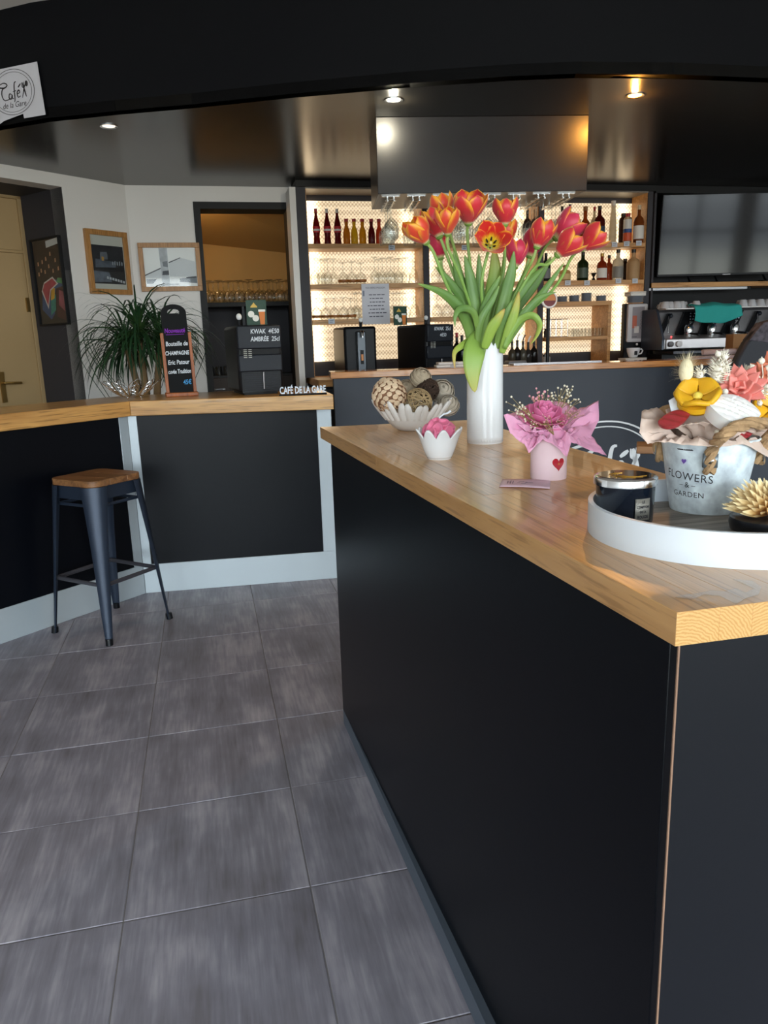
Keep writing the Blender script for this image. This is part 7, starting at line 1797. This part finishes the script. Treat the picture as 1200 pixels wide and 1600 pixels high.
for k, gx in enumerate((.10, .87)):
    mb = MB(); mb.add([(gx-.05, .196, .24), (gx-.015, .196, .24), (gx+.03, .145, .405), (gx-.005, .145, .405)]+[(gx-.05, .17, .24), (gx-.015, .17, .24), (gx+.03, .120, .405), (gx-.005, .120, .405)], [(4, 5, 6, 7), (0, 3, 2, 1), (0, 1, 5, 4), (1, 2, 6, 5), (2, 3, 7, 6), (3, 0, 4, 7)]); sp2 = part('steam_panel', mb, M_['plastic'], t)
    mb = MB(); mb.tube([(gx-.01, .10, .38), (gx-.025, .07, .33), (gx-.03, .065, .25)], .005, 8); part('steam_wand', mb, M_['chrome'], sp2)
    mb = MB(); mb.ball((gx+.012, .11, .385), .017, 12, 8); part('steam_knob', mb, M_['plastic2'], sp2)
for x, m, r in ((.055, plain('dark_red_dial', '#2c1214', .3), .022), (.125, plain('gauge_face', '#c9c6c8', .3), .024)):
    mb = MB(); mb.lathe([(0, .018), (r, .016), (r, 0), (0, 0)], 18, (x, -.012, .165), MX); part('gauge', mb, m, t)
mb = MB(); mb.ball((.085, .035, .222), .006, 8, 6); part('pilot_light', mb, plain('red_pilot', (1, .05, .05), .3, emit=2), t)
MT = Matrix.Translation((mx0, 5.50, ICZ)) @ Matrix.Rotation(-.09, 4, 'Z')
cmat = plain('cup_white', '#b4b6ba', .35)
first = None
for k, (x, y) in enumerate([(-.005+.048*k, .04+.02*(k % 2)) for k in range(4)]+[(.26, .05)]+[(.66+.075*k, .05) for k in range(5)]+[(.03+.06*k, .15) for k in range(4)]+[(.70+.07*k, .15) for k in range(4)]):
    L3 = MT @ Vector((x+.03, y, .4412)); side = 'left' if x < .5 else 'right'
    lb = 'white upturned cup on the coffee machine %s of teal cloth, %s counted along' % (side, ORD[k if k < 5 else k-5 if k < 10 else k-5 if k < 14 else k-9])
    if first is None: first = cup(lb, L3, .95, 2.0, True, 'cups on the machine left of the cloth', cmat)
    else: dup(first, L3, rnd.uniform(1, 3), lb, 'cups on the machine %s of the cloth' % side)
# teal cloth hanging over the machine edge
t = thing('teal_cloth', 'teal cloth draped over the front of coffee machine', 'cloth', MT @ Vector((.24, .0, .44)), -.09)
def cl(u, v):
    x = -.02+.40*u+.02*math.sin(v*2); drop = max(0, v-.35)/.65; back_ = min(1, v/.35)
    d2_ = (.055+.075*math.sin(PI*min(1, .22+u*.62))-.02*(u > .8)*(u-.8)*5)*drop
    z = .062*math.sin(PI*(1-back_)*.5)*(.5+.5*math.sin(PI*u))*.55+.006-d2_+.004*math.sin(14*u+3*v)
    y = .10*(1-back_)-.024-.012*math.sin(9*u+4*v)*v-.014*drop
    return Vector((x, y, z))
mb = MB(); mb.grid(cl, 28, 18); part('fabric', mb, plain('teal_fabric', '#2a9a94', .85, bump=.2, bscale=60), t, solid=.002, smooth=1.2)

# ================================================================ pass-through: rear shelf with glasses, dark cupboards
t = thing('rear_shelf_unit', 'dark cupboard with glass shelf seen through the pass-through doorway', 'cabinet', (-.2, 6.78, 0))
mb = MB(); mb.span((0, 0, 1.655), (1.6, .42, 1.69)); part('shelf', mb, M_['black_matt'], t)
mb = MB(); mb.span((0, .06, 0), (1.6, .42, 1.08)); part('base_cabinet', mb, plain('brown_black', '#1c1714', .5), t)
mb = MB(); mb.span((0, .38, 1.08), (1.6, .40, 1.655)); part('back_board', mb, M_['grey_wall'], t)
for x in (.55, .98):
    mb = MB(); mb.span((x, .02, 1.08), (x+.02, .38, 1.655)); part('divider', mb, M_['plastic2'], t)
for x in (.06, .56, 1.06):
    mb = MB(); mb.span((x, .045, .76), (x+.46, .06, 1.06)); d_ = part('drawer', mb, plain('brown_drawer', '#3a2c24', .5), t, bevel=.003); mb = MB(); mb.span((x+.16, .03, .96), (x+.30, .045, .972)); part('handle', mb, M_['chrome'], d_)
L4 = []
for r_ in range(3):
    for k in range(11): L4.append((.0+.085*k+.04*(r_ % 2), 6.83+.10*r_, 1.6905))
put(GOB, 'goblet', 'balloon glass on pass-through shelf', 'glass', 'glasses on the pass-through shelf', L4, 1.1, how=lambda i: '%s rank, %s from the left' % (('front', 'middle', 'back')[i//11], ORD[i % 11]))
put(TUMB, 'tumbler', 'tumbler on cupboard inside pass-through', 'glass', 'tumblers inside the pass-through', [(-.02+.07*k, 6.90+.1*j, 1.0805) for k in range(4) for j in range(2)], how=lambda i: '%s row, %s from the left' % (('front', 'rear')[i % 2], ORD[i//2]))

# ================================================================ bar chair at right and small high table behind the island
cq = on_y(1190, 560, 3.86)
t = thing('bar_chair', 'tall dark upholstered bar chair at the right frame edge', 'chair', (cq.x+.06, 3.88, 0), -.12)
fab = plain('navy_leatherette', '#14151f', .55, bump=.1, bscale=40); pat = plain('grey_woven_band', '#4a454c', .8, var=.5, vscale=40)
def backshape(x, z):
    return 0
pts = []
outl = [(-.23, .74), (.23, .74), (.25, 1.0), (.25, 1.28), (.22, 1.36), (.08, 1.39), (-.05, 1.36), (-.14, 1.26), (-.19, 1.16), (-.22, 1.0)]
mb = MB(); n = len(outl)
mb.add([(x, 0, z) for x, z in outl]+[(x, .07, z) for x, z in outl], [tuple(range(n)), tuple(range(2*n-1, n-1, -1))]+[(i, n+i, n+(i+1) % n, (i+1) % n) for i in range(n)]); part('backrest', mb, fab, t, bevel=.02)
mb = MB(); mb.add([(-.125, -.004, 1.27), (.255, -.004, 1.215), (.256, -.004, 1.30), (.225, -.004, 1.365), (.08, -.004, 1.396), (-.05, -.004, 1.366)]+[(-.125, .074, 1.27), (.255, .074, 1.215), (.256, .074, 1.30), (.225, .074, 1.365), (.08, .074, 1.396), (-.05, .074, 1.366)], [(0, 1, 2, 3, 4, 5), (11, 10, 9, 8, 7, 6)]+[(i, 6+i, 6+(i+1) % 6, (i+1) % 6) for i in range(6)]); part('woven_band', mb, pat, t, bevel=.004, label='grey patterned band over the top')
mb = MB(); mb.span((-.23, .0, .68), (.23, .42, .76)); part('seat', mb, fab, t, bevel=.025)
for x in (-.19, .19):
    for y in (.04, .38):
        mb = MB(); mb.tube([(x*.9, y, .68), (x*1.1, y*1.05-.01, 0)], [.02, .015], 8); part('leg', mb, M_['black_matt'], t)
for a, b in (((-.2, .03), (.2, .03)), ((-.2, .39), (.2, .39)), ((-.2, .03), (-.2, .39)), ((.2, .03), (.2, .39))):
    mb = MB(); mb.tube([(a[0], a[1], .25), (b[0], b[1], .25)], .009, 8); part('foot_rail', mb, M_['black_matt'], t)
q = on_y(999, 698, 2.6)
t = thing('console_table', 'narrow dark console with brown top behind the zinc bucket', 'table', (q.x, 2.62, 0), -.55); tz = q.z
mb = MB(); mb.span((0, 0, tz-.03), (.75, .14, tz)); part('tabletop', mb, M_['seat'], t, bevel=.003)
mb = MB(); mb.span((.015, .012, tz-.20), (.735, .128, tz-.03)); part('apron', mb, M_['navy'], t)
for x in (.04, .71):
    for y in (.04, .10):
        mb = MB(); mb.span((x-.025, y-.025, 0), (x+.025, y+.025, tz-.20)); part('leg', mb, M_['black_matt'], t)
